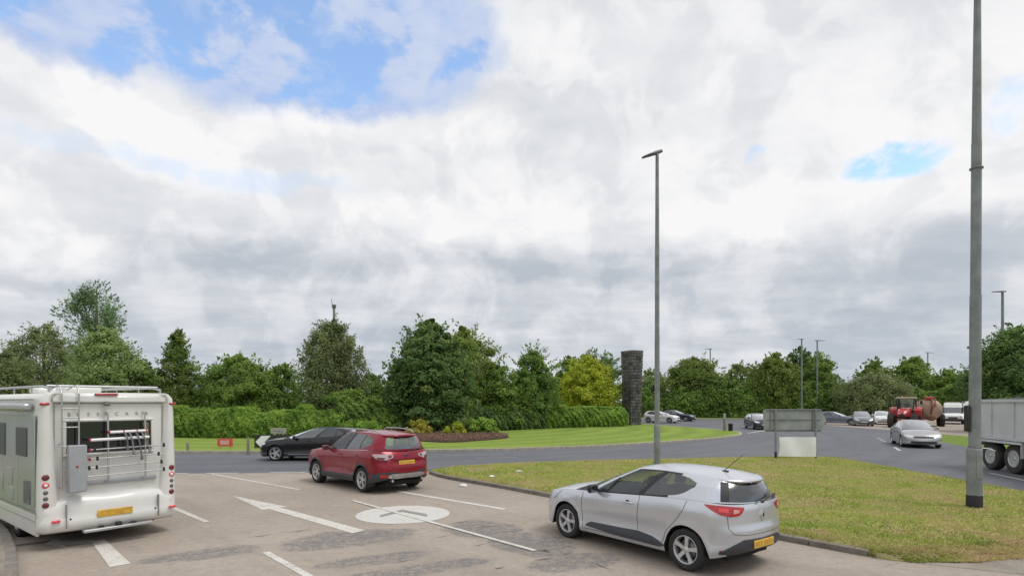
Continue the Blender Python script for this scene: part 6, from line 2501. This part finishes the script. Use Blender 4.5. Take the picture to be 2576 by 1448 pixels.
def body_ring(w, z0, z1, r, taper=.035, inset=0.0):
    """cross-section: sides lean in a little, top corners rounded"""
    out = []
    for sg in (1, -1):
        pts = [(w, z0), (w, z0 + .5), (w - taper * .4, 1.4), (w - taper, z1 - r)]
        for k in range(1, 7):
            a = k / 6 * math.pi / 2
            pts.append((w - taper - r + r * math.cos(a), z1 - r + r * math.sin(a)))
        if sg == 1:
            out += [(p[0], p[1]) for p in pts]
        else:
            out += [(-p[0], p[1]) for p in pts[::-1]]
    return out


loft('body', [(.06, body_ring(W / 2 - .05, .42, H1 - .05, .14)), (.10, body_ring(W / 2 - .015, .40, H1 - .02, .15)), (5.2, body_ring(W / 2 - .015, .40, H1 - .02, .15)),
              (5.9, body_ring(W / 2 - .02, .40, H1 - .25, .15)), (6.15, body_ring(W / 2 - .08, .40, H1 - .5, .2))], M['gelcoat'], rt)
# front cab
loft('cab', [(6.10, body_ring(.98, .35, 1.95, .15)), (6.7, body_ring(.95, .35, 1.65, .2)), (7.1, body_ring(.92, .35, 1.15, .15)), (7.45, body_ring(.80, .35, .95, .15))], M['gelcoat'], rt)
b = MB()
b.add([(6.16, .72, 2.0), (6.16, -.72, 2.0), (6.98, -.74, 1.30), (6.98, .74, 1.30)], [(0, 1, 2, 3)])
b.build('windscreen', M['dark_glass'], rt)

# back wall: tall corner fairings that stand proud of a recessed centre
for m in (1, -1):
    b = MB()
    pf = []
    xo = -.085
    for (z, wo, wi, d) in [(.44, 0, .30, .0), (.60, 0, .30, .02), (.95, 0, .28, .03), (1.4, .006, .25, .03), (2.0, .022, .22, .025), (2.40, .034, .21, .02), (2.55, .05, .23, .015), (2.635, .12, .30, .0)]:
        y0, y1 = W / 2 - wo, W / 2 - wi
        pf.append([(.11, y0 - .012, z), (.04, y0, z), (-.02 - d * .4, y0 - .012, z), (-.06 - d * .6, y0 - .055, z), (xo - d * .3, y0 - .12, z), (xo - d * .2, y1 + .06, z), (-.045, y1 + .01, z), (.03, y1 - .012, z)])
    V = [(p[0], p[1] * m, p[2]) for r_ in pf for p in r_]
    n = len(pf[0])
    F = []
    for i in range(len(pf) - 1):
        for k in range(n - 1):
            a = i * n + k
            F.append((a, a + 1, a + n + 1, a + n) if m > 0 else (a, a + n, a + n + 1, a + 1))
    b.add(V, F, True)
    b.add(V[-n:], [tuple(range(n))])
    b.build('corner_fairing', M['gelcoat'], rt)
# wall panel, upper brow
b = MB()
b.rbox((.045, 0, 1.55), (.08, W - .42, 1.95), .03, 2)
b.build('back_wall', M['gelcoat'], rt)
loft('upper_brow', [(-.055, [(W / 2 - .20, 2.48), (W / 2 - .20, 2.60), (-W / 2 + .20, 2.60), (-W / 2 + .20, 2.48)]),
                    (-.075, [(W / 2 - .20, 2.50), (W / 2 - .20, 2.57), (-W / 2 + .20, 2.57), (-W / 2 + .20, 2.50)])][::-1] +
     [(-.02, [(W / 2 - .16, 2.475), (W / 2 - .16, 2.645), (-W / 2 + .16, 2.645), (-W / 2 + .16, 2.475)]),
      (.14, [(W / 2 - .12, 2.47), (W / 2 - .12, 2.655), (-W / 2 + .12, 2.655), (-W / 2 + .12, 2.47)])], M['gelcoat'], rt)
b = MB()
b.box((-.001, 0, 2.462), (.012, W - .46, .012))
for u in (.235, W - .235):
    b.box((-.002, U(u), 1.55), (.010, .010, 1.75))
b.build('panel_seam', M['gelcoat_seam'], rt)

# bumper: a broad moulding that swells in the middle
sec = []
for k in range(25):
    f = k / 24
    y = W / 2 - W * f
    c = 1 - abs(2 * f - 1)
    top = .72 + .17 * math.sin(math.pi * f) ** 1.5 + .05 * math.sin(math.pi * f * 3)
    d = -.10 - .10 * math.sin(math.pi * f) ** .6
    ed = .10 if k in (0, 24) else 0
    sec.append([(.06, y, .40), (d + .10 + ed, y, .285), (d + .02 + ed, y, .33), (d + ed, y, .43), (d + .005 + ed, y, .50), (d + .05 + ed, y, .60), (d + .035 + ed, y, .70 if top > .74 else top - .02),
                (d + .10 + ed, y, top), (.03, y, top + .05)])
n = len(sec[0])
b = MB()
b.add([p for s_ in sec for p in s_], [(i * n + k, i * n + k + 1, (i + 1) * n + k + 1, (i + 1) * n + k) for i in range(24) for k in range(n - 1)], True)
b.add(sec[0], [tuple(range(n))])
b.add(sec[-1], [tuple(range(n - 1, -1, -1))])
bmp = b.build('rear_bumper', M['gelcoat'], rt)
b = MB()
for u in (.36, W - .36):
    b.box((-.165, U(u), .56), (.08, .008, .40))
b.build('bumper_seam', M['gelcoat_seam'], rt)
# skirts along the sides
for m in (1, -1):
    b = MB()
    b.rbox((2.9, m * (W / 2 - .03), .43), (5.7, .05, .36), .02, 2)
    b.build('side_skirt', M['gelcoat'], rt)
    b = MB()
    b.box((2.9, m * (W / 2 + .002), .64), (5.7, .014, .03))
    b.box((2.9, m * (W / 2 - .003), .50), (5.7, .014, .016))
    b.build('skirt_trim', M['alu'], rt)

# back window, in one dark pane with a moulded surround
b = MB()
y0, y1, z0, z1 = U(.40), U(1.70), 1.60, 2.145
for (ya, yb2, za, zb2) in ((y0 + .05, y1 - .05, z1, z1 + .05), (y0 + .05, y1 - .05, z0 - .05, z0), (y0, y0 + .05, z0, z1), (y1 - .05, y1, z0, z1)):
    b.rbox((-.008, (ya + yb2) / 2, (za + zb2) / 2), (.05, abs(yb2 - ya), abs(zb2 - za)), .018, 2)
fr_ = b.build('window_frame', M['gelcoat'], rt)
b = MB()
b.rbox((-.008, (y0 + y1) / 2, (z0 + z1) / 2), (.024, y0 - y1, z1 - z0), .02, 2)
b.build('back_window', simple('window_acrylic', (0.012, 0.011, 0.016), .12, 0, .1, 6, coat=1.0), rt)
b = MB()
b.add([(-.021, U(1.66), 2.11), (-.021, U(1.56), 2.11), (-.021, U(1.63), 1.80), (-.021, U(1.66), 1.70)], [(0, 1, 2, 3)])
b.build('curtain', simple('curtain_cloth', (.20, .15, .10), .9, 0, .2, 12), rt)

# lamps down both corners
for m, uc in ((1, .10), (-1, W - .10)):
    y = U(uc)
    for k, (z, r_, mt) in enumerate([(1.235, .052, 'dark_red_lens'), (1.105, .050, 'red_lens_bright'), (.985, .036, 'smoke_lens'), (.885, .036, 'smoke_lens'), (.775, .048, 'dark_red_lens')]):
        b = MB()
        b.lathe([(.001, -.010), (r_ * .8, -.008), (r_, 0), (r_ * 1.02, .03)], 20, 'x', (-.092, y, z))
        lo = b.build('tail_light', M[mt], rt)
        if k == 1:
            b = MB()
            b.lathe([(.001, -.014), (r_ * .5, -.012), (r_ * .55, -.004)], 16, 'x', (-.092, y, z))
            b.build('lamp_centre', M['white_board'], lo)
    b = MB()
    b.rbox((-.045, U(uc - .01 if m > 0 else uc + .02), 2.455), (.10, .13, .045), .015, 2)
    b.build('marker_light', M['red_lens'], rt)
    b = MB()
    b.rbox((-.175, U(.215 if m > 0 else W - .12), .50), (.05, .12, .045), .012, 1)
    b.build('reflector', M['red_lens_bright'], rt)
b = MB()
b.rbox((-.078, U(.965), 2.625), (.05, .36, .035), .014, 2)
b.build('high_brake_light', M['red_lens'], rt)
b = MB()
b.rbox((-.09, U(.965), 2.445), (.09, .09, .055), .012, 1)
b.cyl((-.13, U(.965), 2.44), (-.15, U(.965), 2.438), .02, .02, 10)
b.build('reversing_camera', M['smoke_lens'], rt)

# lettering spaced across the wall
word = 'BESSACARR'
us = [.44, .57, .72, .86, 1.00, 1.15, 1.31, 1.47, 1.63]
for ch, u in zip(word, us):
    cu = bpy.data.curves.new('letter', 'FONT')
    cu.body = ch
    cu.size = .085
    cu.extrude = .002
    cu.align_x = 'CENTER'
    cu.materials.append(M['galv'])
    to_ = bpy.data.objects.new('letter', cu)
    COL.objects.link(to_)
    bpy.context.view_layer.update()
    lm = bpy.data.meshes.new_from_object(to_.evaluated_get(bpy.context.evaluated_depsgraph_get()))
    bpy.data.objects.remove(to_)
    bpy.data.curves.remove(cu)
    t_ = link(bpy.data.objects.new('letter', lm), rt)
    t_.location = (.0015, U(u), 2.245)
    t_.rotation_euler = (R(90), 0, R(-90))

# ladder
b = MB()
for u in (.305, .545):
    b.tube([(.50, U(u), 2.70), (.10, U(u), 2.77), (-.06, U(u), 2.74), (-.13, U(u), 2.62), (-.13, U(u), 1.0)], .014, 8)
    for z in (2.46, 1.78, 1.04):
        b.cyl((-.13, U(u), z), (.01, U(u), z), .011, .011, 6)
for z in (1.14, 1.44, 1.74, 2.06, 2.22, 2.38):
    b.cyl((-.13, U(.305), z), (-.13, U(.545), z), .011, .011, 6)
b.build('ladder', M['alu'], rt)
b = MB()
b.rbox((-.215, U(.495), 1.36), (.13, .26, .80), .02, 2)
b.build('storage_locker', M['grey_box'], rt)
b = MB()
b.add([(-.283, U(.50), 1.40), (-.283, U(.475), 1.42), (-.283, U(.455), 1.40), (-.283, U(.485), 1.365)], [(0, 1, 2, 3)])
b.build('locker_badge', M['red_lens'], rt)

# bike rack: two uprights, stacked rails, straps and folded arms
b = MB()
for u in (.975, 1.565):
    b.tube([(-.01, U(u), 2.30), (-.11, U(u), 2.28), (-.13, U(u), 1.9), (-.14, U(u), 1.12), (-.02, U(u), 1.05)], .016, 8)
for z in (1.66, 1.50, 1.35, 1.20):
    b.cyl((-.165, U(.66), z), (-.165, U(1.88), z + .02), .012, .012, 6)
b.build('bike_rack', M['alu'], rt)
b = MB()
b.cyl((-.20, U(.69), 1.83), (-.20, U(1.60), 1.845), .026, .026, 10)
b.cyl((-.20, U(.98), 1.955), (-.20, U(1.57), 1.965), .024, .024, 10)
b.build('rack_arm', M['white_board'], rt)
for k, (ua, za, ub, zb2) in enumerate([(1.20, 1.95, 1.24, 1.70), (1.27, 1.95, 1.34, 1.60), (1.38, 1.95, 1.47, 1.50), (1.47, 1.95, 1.60, 1.62)]):
    b = MB()
    b.tube([(-.21, U(ua), za), (-.26, U(ua + .03), za - .10), (-.24, U(ub), zb2)], .014, 6)
    b.rbox((-.24, U(ub), zb2 - .03), (.04, .045, .08), .012, 1)
    b.build('rack_strap', M['galv'] if k % 2 else M['galv_dark'], rt)
for u, z in ((.965, 1.955), (1.19, 1.96), (1.40, 1.965), (1.55, 1.965), (.685, 1.83), (.68, 1.66), (.68, 1.50)):
    b = MB()
    b.rbox((-.195, U(u), z), (.06, .035, .06), .012, 1)
    b.build('rack_clamp', M['red_lens'], rt)
for u, z in ((.76, 1.665), (.80, 1.505), (.79, 1.355), (.68, 1.35), (1.86, 1.68), (1.77, 1.52), (1.82, 1.37), (1.86, 1.225)):
    b = MB()
    b.rbox((-.18, U(u), z), (.05, .03, .075), .01, 1)
    b.build('wheel_holder', M['plastic'], rt)
b = MB()
b.rbox((-.02, U(1.16), 1.075), (.08, 1.25, .07), .02, 2)
b.build('rack_shelf', M['grey_box'], rt)

# plate, tow bar, step rail, exhaust
b = MB()
b.rbox((-.205, U(1.06), .545), (.02, .54, .125), .006, 1, Matrix.Rotation(R(-8), 3, 'Y'))
b.build('number_plate', M['plate_y'], rt)
b = MB()
b.rbox((-.26, U(1.09), .285), (.12, 1.05, .05), .012, 2)
b.build('tow_step', M['alu'], rt)
b = MB()
b.box((-.05, U(.85), .30), (.4, .06, .06))
b.box((-.05, U(1.35), .30), (.4, .06, .06))
b.box((.10, U(1.06), .30), (.08, 1.5, .08))
b.rbox((-.27, U(1.09), .33), (.08, .10, .10), .02, 1)
b.cyl((.6, U(1.75), .30), (.02, U(1.75), .28), .03, .03, 8)
b.build('tow_frame', M['chassis'], rt)
b = MB()
for u in (.42, 1.72):
    b.lathe([(.001, -.004), (.016, -.003), (.018, .01)], 10, 'x', (-.165, U(u), .505))
b.build('parking_sensor', M['plastic'], rt)
b = MB()
b.box((3.2, 0, .40), (5.8, 1.55, .16))
b.build('underbody', M['well'], rt)
for x in (1.75, 5.75):
    for m in (1, -1):
        wheel(rt, x, m * .86, .335, .22, 'alloy', 6, 'steel', m, .6)

M['side_window'] = simple('side_window_acrylic', (0.05, 0.055, 0.058), .35, 0, .1, 6)
# left side: windows, awning, vents, door
yl = W / 2 + .004
for (x0, x1, za, zb2, nm) in ((.55, 1.25, 1.55, 2.05, 'side_window'), (2.0, 2.9, 1.50, 2.10, 'side_window'), (3.9, 4.6, 1.4, 2.0, 'side_window')):
    for m in (1, -1):
        b = MB()
        b.rbox(((x0 + x1) / 2, m * (yl - .006), (za + zb2) / 2), (x1 - x0, .03, zb2 - za), .012, 2)
        b.build(nm, M['side_window'], rt)
for (x0, x1, za, zb2) in ((.35, .75, .75, 1.15), (1.5, 1.9, 1.0, 1.3), (1.45, 1.75, .72, .95), (2.2, 2.55, .85, 1.15)):
    b = MB()
    b.rbox(((x0 + x1) / 2, yl - .004, (za + zb2) / 2), (x1 - x0, .025, zb2 - za), .01, 1)
    b.build('service_hatch', M['galv_dark'] if x0 < 1 else M['side_grey'], rt)
b = MB()
b.rbox((3.05, .62, .9 + .6), (.62, .03, 1.75), .01, 1)
b = MB()
b.rbox((2.6, W / 2 + .055, 2.40), (4.6, .14, .13), .04, 2)
b.build('awning', M['alu'], rt)
b = MB()
b.box((2.7, W / 2 - .004, 2.53), (5.0, .02, .02))
b.build('roof_gutter', M['gelcoat_seam'], rt)
for m in (1, -1):
    b = MB()
    b.tube([(4.9, m * .86, 2.66), (4.7, m * .86, 2.76), (.55, m * .86, 2.76), (.16, m * .86, 2.72), (.16, m * .86, 2.60)], .022, 8)
    for x in (1.2, 2.4, 3.6):
        b.cyl((x, m * .86, 2.60), (x, m * .86, 2.76), .014, .014, 6)
    b.build('roof_rail', M['alu'], rt)
b = MB()
b.cyl((.30, .86, 2.765), (.30, -.86, 2.765), .022, .022, 8)
b.build('roof_crossbar', M['alu'], rt)
for x in (1.4, 3.2):
    b = MB()
    b.rbox((x, .1, 2.72), (.6, .6, .13), .05, 2)
    b.build('roof_light', M['gelcoat'], rt)
for m in (1, -1):
    b = MB()
    for q in range(5):
        b.rbox((.62 + q * 1.02, m * (W / 2 - .008), 1.46), (1.0, .016, 1.60), .006, 1)
    b.build('side_panel', M['side_grey'], rt)  # grey sheets over the white body, colouring in its murky reflections
# ---------------------------------------------------------------- lamp posts


def lamp_post(label, X, D, top_z, arm, r0=.085, r1=.05, base=1.6, rb=.115, mat='galv', name='lamp_post', group='street lamp posts', lean=0.0, head=.75, tilt=4, n=16):
    """arm: heading (dx, dy) the lantern points to"""
    x = at(X, D)
    t = root(name, (x, D, 0.0), 0, label, 'lamp post', group)
    b = MB()
    b.lathe([(rb, -.05), (rb, base - .02), (rb * .97, base), (r0, base + .04)], n, 'z')
    for f0, f1, a, c in ((0, .33, r0, r0 * .95), (.33, .66, r0 * .88, r0 * .84), (.66, 1, r0 * .80, r1)):
        z0, z1 = base + .03 + (top_z - base) * f0, base + .03 + (top_z - base) * f1
        b.cyl((lean * z0, 0, z0), (lean * z1, 0, z1), a, c, n)
    b.build('pole', M[mat], t)
    b = MB()
    h = Vector((arm[0], arm[1], 0)).normalized()
    tp = Vector((lean * top_z, 0, top_z))
    zr = math.atan2(h.y, h.x)
    rot = Matrix.Rotation(zr, 3, 'Z') @ Matrix.Rotation(R(tilt), 3, 'Y')
    c = tp + h * (head * .36) + Vector((0, 0, .05))
    pts = [(-head * .24, .05, .06), (head * .05, .10, .075), (head * .35, .15, .05), (head * .68, .13, .03), (head * .74, .06, .02)]
    rings = [[(x_, w * math.cos(a), h_ * math.sin(a)) for a in np.linspace(0, 2 * math.pi, 13)[:-1]] for x_, w, h_ in pts]
    V = [p for r_ in rings for p in r_]
    m4 = Matrix.Translation(tp + Vector((0, 0, .06))) @ rot.to_4x4()
    F = [(i * 12 + k, i * 12 + (k + 1) % 12, (i + 1) * 12 + (k + 1) % 12, (i + 1) * 12 + k) for i in range(len(pts) - 1) for k in range(12)]
    b.add(V, F, True, m4)
    b.add(rings[0], [tuple(range(11, -1, -1))], False, m4)
    b.add(rings[-1], [tuple(range(12))], False, m4)
    b.build('lantern', M['galv_dark'], t)
    return t


# near right post: runs out of the top of the picture
nx, ny = G(2450, 1284)
t = lamp_post('tall near grey lamp post with black base on the splitter grass, right', 2450, ny, 12.0, (-1, .2), .118, .065, 1.42, .152, lean=.0062, n=28)
b = MB()
b.lathe([(.158, .02), (.158, .36), (.153, .37)], 28, 'z')
b.build('painted_band', M['black_band'], t)
b = MB()
b.box((0, -.150, 1.02), (.13, .022, .52))
b.build('access_door', M['galv'], t)
b = MB()
for z in (1.445, 7.83):
    b.lathe([(.124, z), (.134, z + .004), (.134, z + .03), (.122, z + .034)], 24, 'z', (lean_ if (lean_ := .0062 * z) else 0, 0, 0))
b.build('collar', M['galv_dark'], t)
b = MB()
b.rbox((-.15, .02, 2.12), (.07, .14, .60), .02, 1)
b.build('sign_plate_edge', M['plastic'], t)
b = MB()
b.tube([(.11, 0, 1.44), (.24, -.05, 1.44), (.40, -.10, 1.38)], .014, 6)
b.build('bracket', M['alu'], t)

lamp_post('middle lamp post rising behind the silver hatchback, lantern pointing left', 1652.5, 21.9, 11.9, (-1, -.12), .098, .062, 1.6, .118, n=20, head=.86, tilt=21)
far = [(1786, 103, 11.9, (-1, -.3), 'far lamp post with a thin top in front of a broad olive tree'),
       (2016, 88, 12.0, (-1, -.4), 'left one of the twin far lamp posts behind the grey sign'),
       (2055, 90, 12.0, (1, -.4), 'right one of the twin far lamp posts, in line with a sign post'),
       (2333, 112, 12.0, (1, -.3), 'far lamp post standing behind the slurry tanker'),
       (2521, 50, 12.0, (-1, -.2), 'lamp post rising out of the dark tree at the right edge')]
for X, D, z, arm, lab in far:
    lamp_post(lab, X, D, z, arm, .14, .10, 1.4, .16, head=1.5, n=10)

# camera mast behind the birch
D = 62
t = root('camera_mast', (at(840, D), D, 0), 0, 'thin steel mast with a camera head rising behind the birch', 'mast')
b = MB()
zt = CAM_H + (HY - 775) * D / FPX
b.cyl((0, 0, 0), (0, 0, zt), .17, .13, 10)
b.build('pole', M['galv'], t)
b = MB()
b.cyl((0, 0, zt), (0, 0, zt + .18), .16, .22, 12)
b.cyl((0, 0, zt + .18), (0, 0, zt + .38), .24, .22, 12)
b.build('camera_head', M['galv_dark'], t)
b = MB()
b.cyl((-.12, 0, zt - .1), (-.28, 0, zt + 1.0), .035, .03, 6)
b.build('aerial', M['galv_dark'], t)

# ---------------------------------------------------------------- direction sign seen from behind, and the banner under it
Ds = 24.7
sx = lambda X, D=Ds: (X - CX) * D / FPX
sz = lambda Y, D=Ds: CAM_H + (HY - Y) * D / FPX
t = root('road_sign', (sx(2001), Ds, .095), 0, 'grey back of a large direction sign on two posts', 'road sign')
zt_, zb_ = sz(1028) - .095, sz(1085) - .095
hw_ = (sx(2085) - sx(1925)) / 2
b = MB()
b.prism([(-hw_ + .04, zb_ + .06), (-hw_ + .13, zb_), (hw_ - .42, zb_), (hw_ - .25, zb_), (hw_, (zt_ + zb_) / 2), (hw_ - .24, zt_), (-hw_ + .10, zt_), (-hw_ + .0, zt_ - .08), (-hw_ + .02, (zt_ + zb_) / 2)],
        -.012, .012, Matrix.Translation((0, .10, 0)) @ Matrix.Rotation(R(90), 4, 'X'))
b.build('sign_panel', M['sign_back'], t)
b = MB()
for z in (zt_ - .05, (zt_ + zb_) / 2 + .02, zb_ + .05):
    b.box((-.05, .075, z), (2 * hw_ - .40, .028, .055 if z != (zt_ + zb_) / 2 + .02 else .02))
b.build('sign_rail', M['galv_dark'], t)
b = MB()
for x in (-hw_ + .30, hw_ - .62):
    b.box((x, .08, (zt_ + zb_) / 2), (.03, .02, zt_ - zb_ - .04))
b.build('stiffener', M['galv_dark'], t)
for X in (1950.5, 2051):
    x = sx(X) - sx(2001)
    b = MB()
    b.cyl((x, 0, 0), (x, 0, zt_ - .02), .044, .044, 14)
    p_ = b.build('post', M['galv'], t)
    b = MB()
    b.cyl((x, 0, 0), (x, 0, .27), .049, .049, 14)
    b.build('painted_band', M['black_band'], p_)
t = root('banner', (sx(2003), Ds - .05, .095), 0, 'blank white banner tied between the sign posts below the grey panel', 'banner')
b = MB()
bw = (sx(2050) - sx(1956)) / 2
z1_, z0_ = sz(1098) - .095, sz(1146) - .095
nu, nv_ = 16, 6
V = []
for j in range(nv_ + 1):
    for i in range(nu + 1):
        u, v = i / nu * 2 - 1, j / nv_
        pinch = .06 * math.sin(math.pi * v) if u < 0 else .01 * math.sin(math.pi * v)
        V.append(((u + (pinch if u < 0 else -pinch) * abs(u) ** 4) * bw, .03 * math.sin(u * 4 + v * 2) - .02, z0_ + (z1_ - z0_) * v - .03 * (1 - v) * (u * .5 + .5)))
n_ = len(V)
V2 = [(a, b_ + .006, c) for a, b_, c in V]
F = []
for j in range(nv_):
    for i in range(nu):
        k = j * (nu + 1) + i
        F += [(k, k + 1, k + nu + 2, k + nu + 1), (n_ + k, n_ + k + nu + 1, n_ + k + nu + 2, n_ + k + 1)]
b.add(V + V2, F, True)
b.build('cloth', M['white_board'], t)
b = MB()
for x in (-bw, bw):
    for z in (z0_ + .05, z1_ - .04):
        b.cyl((x - .03, .02, z), (x + .03, .04, z), .012, .012, 6)
b.build('cable_tie', M['plastic'], t)

# ---------------------------------------------------------------- small things on the island
Dk = 29.6
gx = lambda X, D=Dk: (X - CX) * D / FPX
gz = lambda Y, D=Dk: CAM_H + (HY - Y) * D / FPX
# chevron board
xa, xb = gx(640), gx(790)
za, zb2 = .11, gz(1093)
t = root('chevron_board', ((xa + xb) / 2, Dk, .11), 0, 'low black and white chevron board on the island behind the black car', 'road sign')
b = MB()
Wc = xb - xa
b.box((0, 0, (zb2 - .11) / 2 + .02), (Wc, .05, zb2 - .11 - .04))
b.build('board', M['plastic'], t)
hC = zb2 - .11 - .08
cw = Wc / 2
for k in range(2):
    for up_ in (1, -1):
        b = MB()
        x0 = -Wc / 2 + .06 + k * (cw + .02)
        zm = .04 + hC / 2
        w_ = .48
        q_ = [(x0, zm), (x0 + w_, zm), (x0 + w_ + hC * .5, zm + up_ * hC / 2), (x0 + hC * .5, zm + up_ * hC / 2)]
        V = [(p[0], -.029, p[1]) for p in q_]
        b.add(V, [(0, 1, 2, 3) if up_ > 0 else (3, 2, 1, 0)])
        b.build('chevron', M['white_board'], t)
b = MB()
for x in (-Wc * .4, 0, Wc * .4):
    b.box((x, .06, (zb2 - .11) / 2), (.07, .06, zb2 - .11))
b.build('post', M['galv_dark'], t)
# sponsor board above it
D2 = 30.2
t = root('sponsor_sign', (gx(700, D2), D2, .11), 0, 'small cream notice board on posts above the chevron board', 'sign')
w2 = (gx(720, D2) - gx(681, D2))
b = MB()
zc_ = (gz(1076, D2) + gz(1090, D2)) / 2 - .11
b.rbox((0, 0, zc_), (w2, .04, gz(1076, D2) - gz(1090, D2)), .012, 1)
pn = b.build('panel', M['sign_cream'], t)
for k in range(4):
    b = MB()
    b.box((-.22 + .14 * k, -.0215, zc_ + random.uniform(-.04, .04)), (random.uniform(.08, .12), .004, .04))
    b.build('faded_print', M['print_grey'], pn)
for x in (-w2 * .28, w2 * .28):
    b = MB()
    b.cyl((x, .03, -.05), (x, .03, zc_), .025, .025, 8)
    b.build('post', M['white_board'], t)
# red board
D3 = 29.3
t = root('notice_board', (gx(566, D3), D3, .11), R(4), 'small red notice board on two thin legs on the lawn', 'sign')
w3 = gx(586, D3) - gx(548, D3)
z3 = (gz(1102, D3) + gz(1121.5, D3)) / 2 - .11
h3 = gz(1102, D3) - gz(1121.5, D3)
b = MB()
b.rbox((0, 0, z3), (w3, .03, h3), .01, 1)
pn = b.build('panel', M['sign_red'], t)
b = MB()
b.rbox((-.02, -.016, z3), (w3 * .58, .006, h3 * .55), .002, 1)
b.build('faded_print', M['print_pale'], pn)
for x in (-w3 * .30, w3 * .32):
    b = MB()
    b.cyl((x, .025, -.05), (x, .025, z3 - h3 * .3), .012, .012, 6)
    b.build('leg', M['galv_dark'], t)


def post(name, label, X, Ybase, ytop, r, mat, wood=True, cap=None):
    D = 3625.0 / (Ybase - HY) * (CAM_H - .11) / CAM_H
    h_ = CAM_H + (HY - ytop) * D / FPX - .11
    t = root(name, (at(X, D), D, .11), random.uniform(0, 1), label, 'bollard', 'marker posts on the island')
    b = MB()
    if wood:
        b.rbox((0, 0, h_ / 2 - .05), (2 * r, 2 * r, h_ + .1), .015, 1)
    else:
        b.lathe([(r, -.05), (r, h_ * .75), (r * 1.15, h_ * .78), (r * 1.15, h_ * .92), (r * .8, h_), (.001, h_)], 14, 'z')
    b.build('shaft', M[mat], t)
    if cap:
        b = MB()
        b.rbox((0, 0, h_ + .18), (.36, .05, .50), .02, 2)
        b.build('marker_plate', M[cap], t)
    return t


post('wooden_post', 'short weathered wooden post on the lawn right of the red board', 624, 1136, 1099, .06, 'wood')
post('wooden_post', 'pale stump of a post on the lawn at the left by the camper', 472, 1133, 1112, .05, 'wood')
post('bollard', 'slim pale marker post at the far corner of the island', 1822, 1082, 1052, .09, 'wood', True, 'sign_back')
post('bollard', 'short black bollard at the far corner of the island', 1837, 1083, 1064, .17, 'black_band', False)

# ---------------------------------------------------------------- dry-stone tower on the island, wider at its top
Dp = 60
px_, pz_ = at(1589, Dp), CAM_H + (HY - 882) * Dp / FPX
t = root('stone_tower', (px_, Dp, .11), R(-64), 'tall dark stone tower that widens upward, behind the low hedge', 'monument')
Ht = pz_ - .11
vars_ = []
for q in range(6):
    bm = bmesh.new()
    bmesh.ops.create_cube(bm, size=1.0)
    bmesh.ops.bevel(bm, geom=list(bm.edges), offset=.06, segments=1, affect='EDGES')
    for v in bm.verts:
        v.co += Vector((random.uniform(-.02, .02), random.uniform(-.03, .03), random.uniform(-.03, .03)))
    me = bpy.data.meshes.new('stone')
    bm.to_mesh(me)
    bm.free()
    me.materials.append(M['stone'])
    vars_.append(me)
nc = 24
hc = Ht / nc
b = MB()
b.box((0, 0, Ht / 2), (1.10, 1.10, Ht - .1), None, (1.36, 1.1))
b.build('core', M['stone'], t)
cnt = 0
for c in range(nc):
    f = (c + .5) / nc
    lx = 1.40 + .52 * f ** 1.3      # the long face grows upward
    ly = 1.30 + .14 * f
    z = (c + .5) * hc
    for (axis, L, off, d) in ((0, lx, ly / 2, -1), (0, lx, ly / 2, 1), (1, ly, lx / 2, -1), (1, ly, lx / 2, 1)):
        parts = [random.uniform(.7, 1.3) for _ in range(3)]
        tot = sum(parts)
        inner = L - .36 if axis else L
        p0 = -inner / 2
        for w_ in parts:
            wl = inner * w_ / tot
            o = bpy.data.objects.new('stone', vars_[random.randrange(6)])
            dd = off - .09 + random.uniform(-.012, .016)
            cpos = p0 + wl / 2
            o.location = (cpos, d * dd, z) if axis == 0 else (d * dd, cpos, z)
            o.scale = (wl - .02, .20, hc - .03) if axis == 0 else (.20, wl - .02, hc - .03)
            link(o, t)
            cnt += 1
            p0 += wl
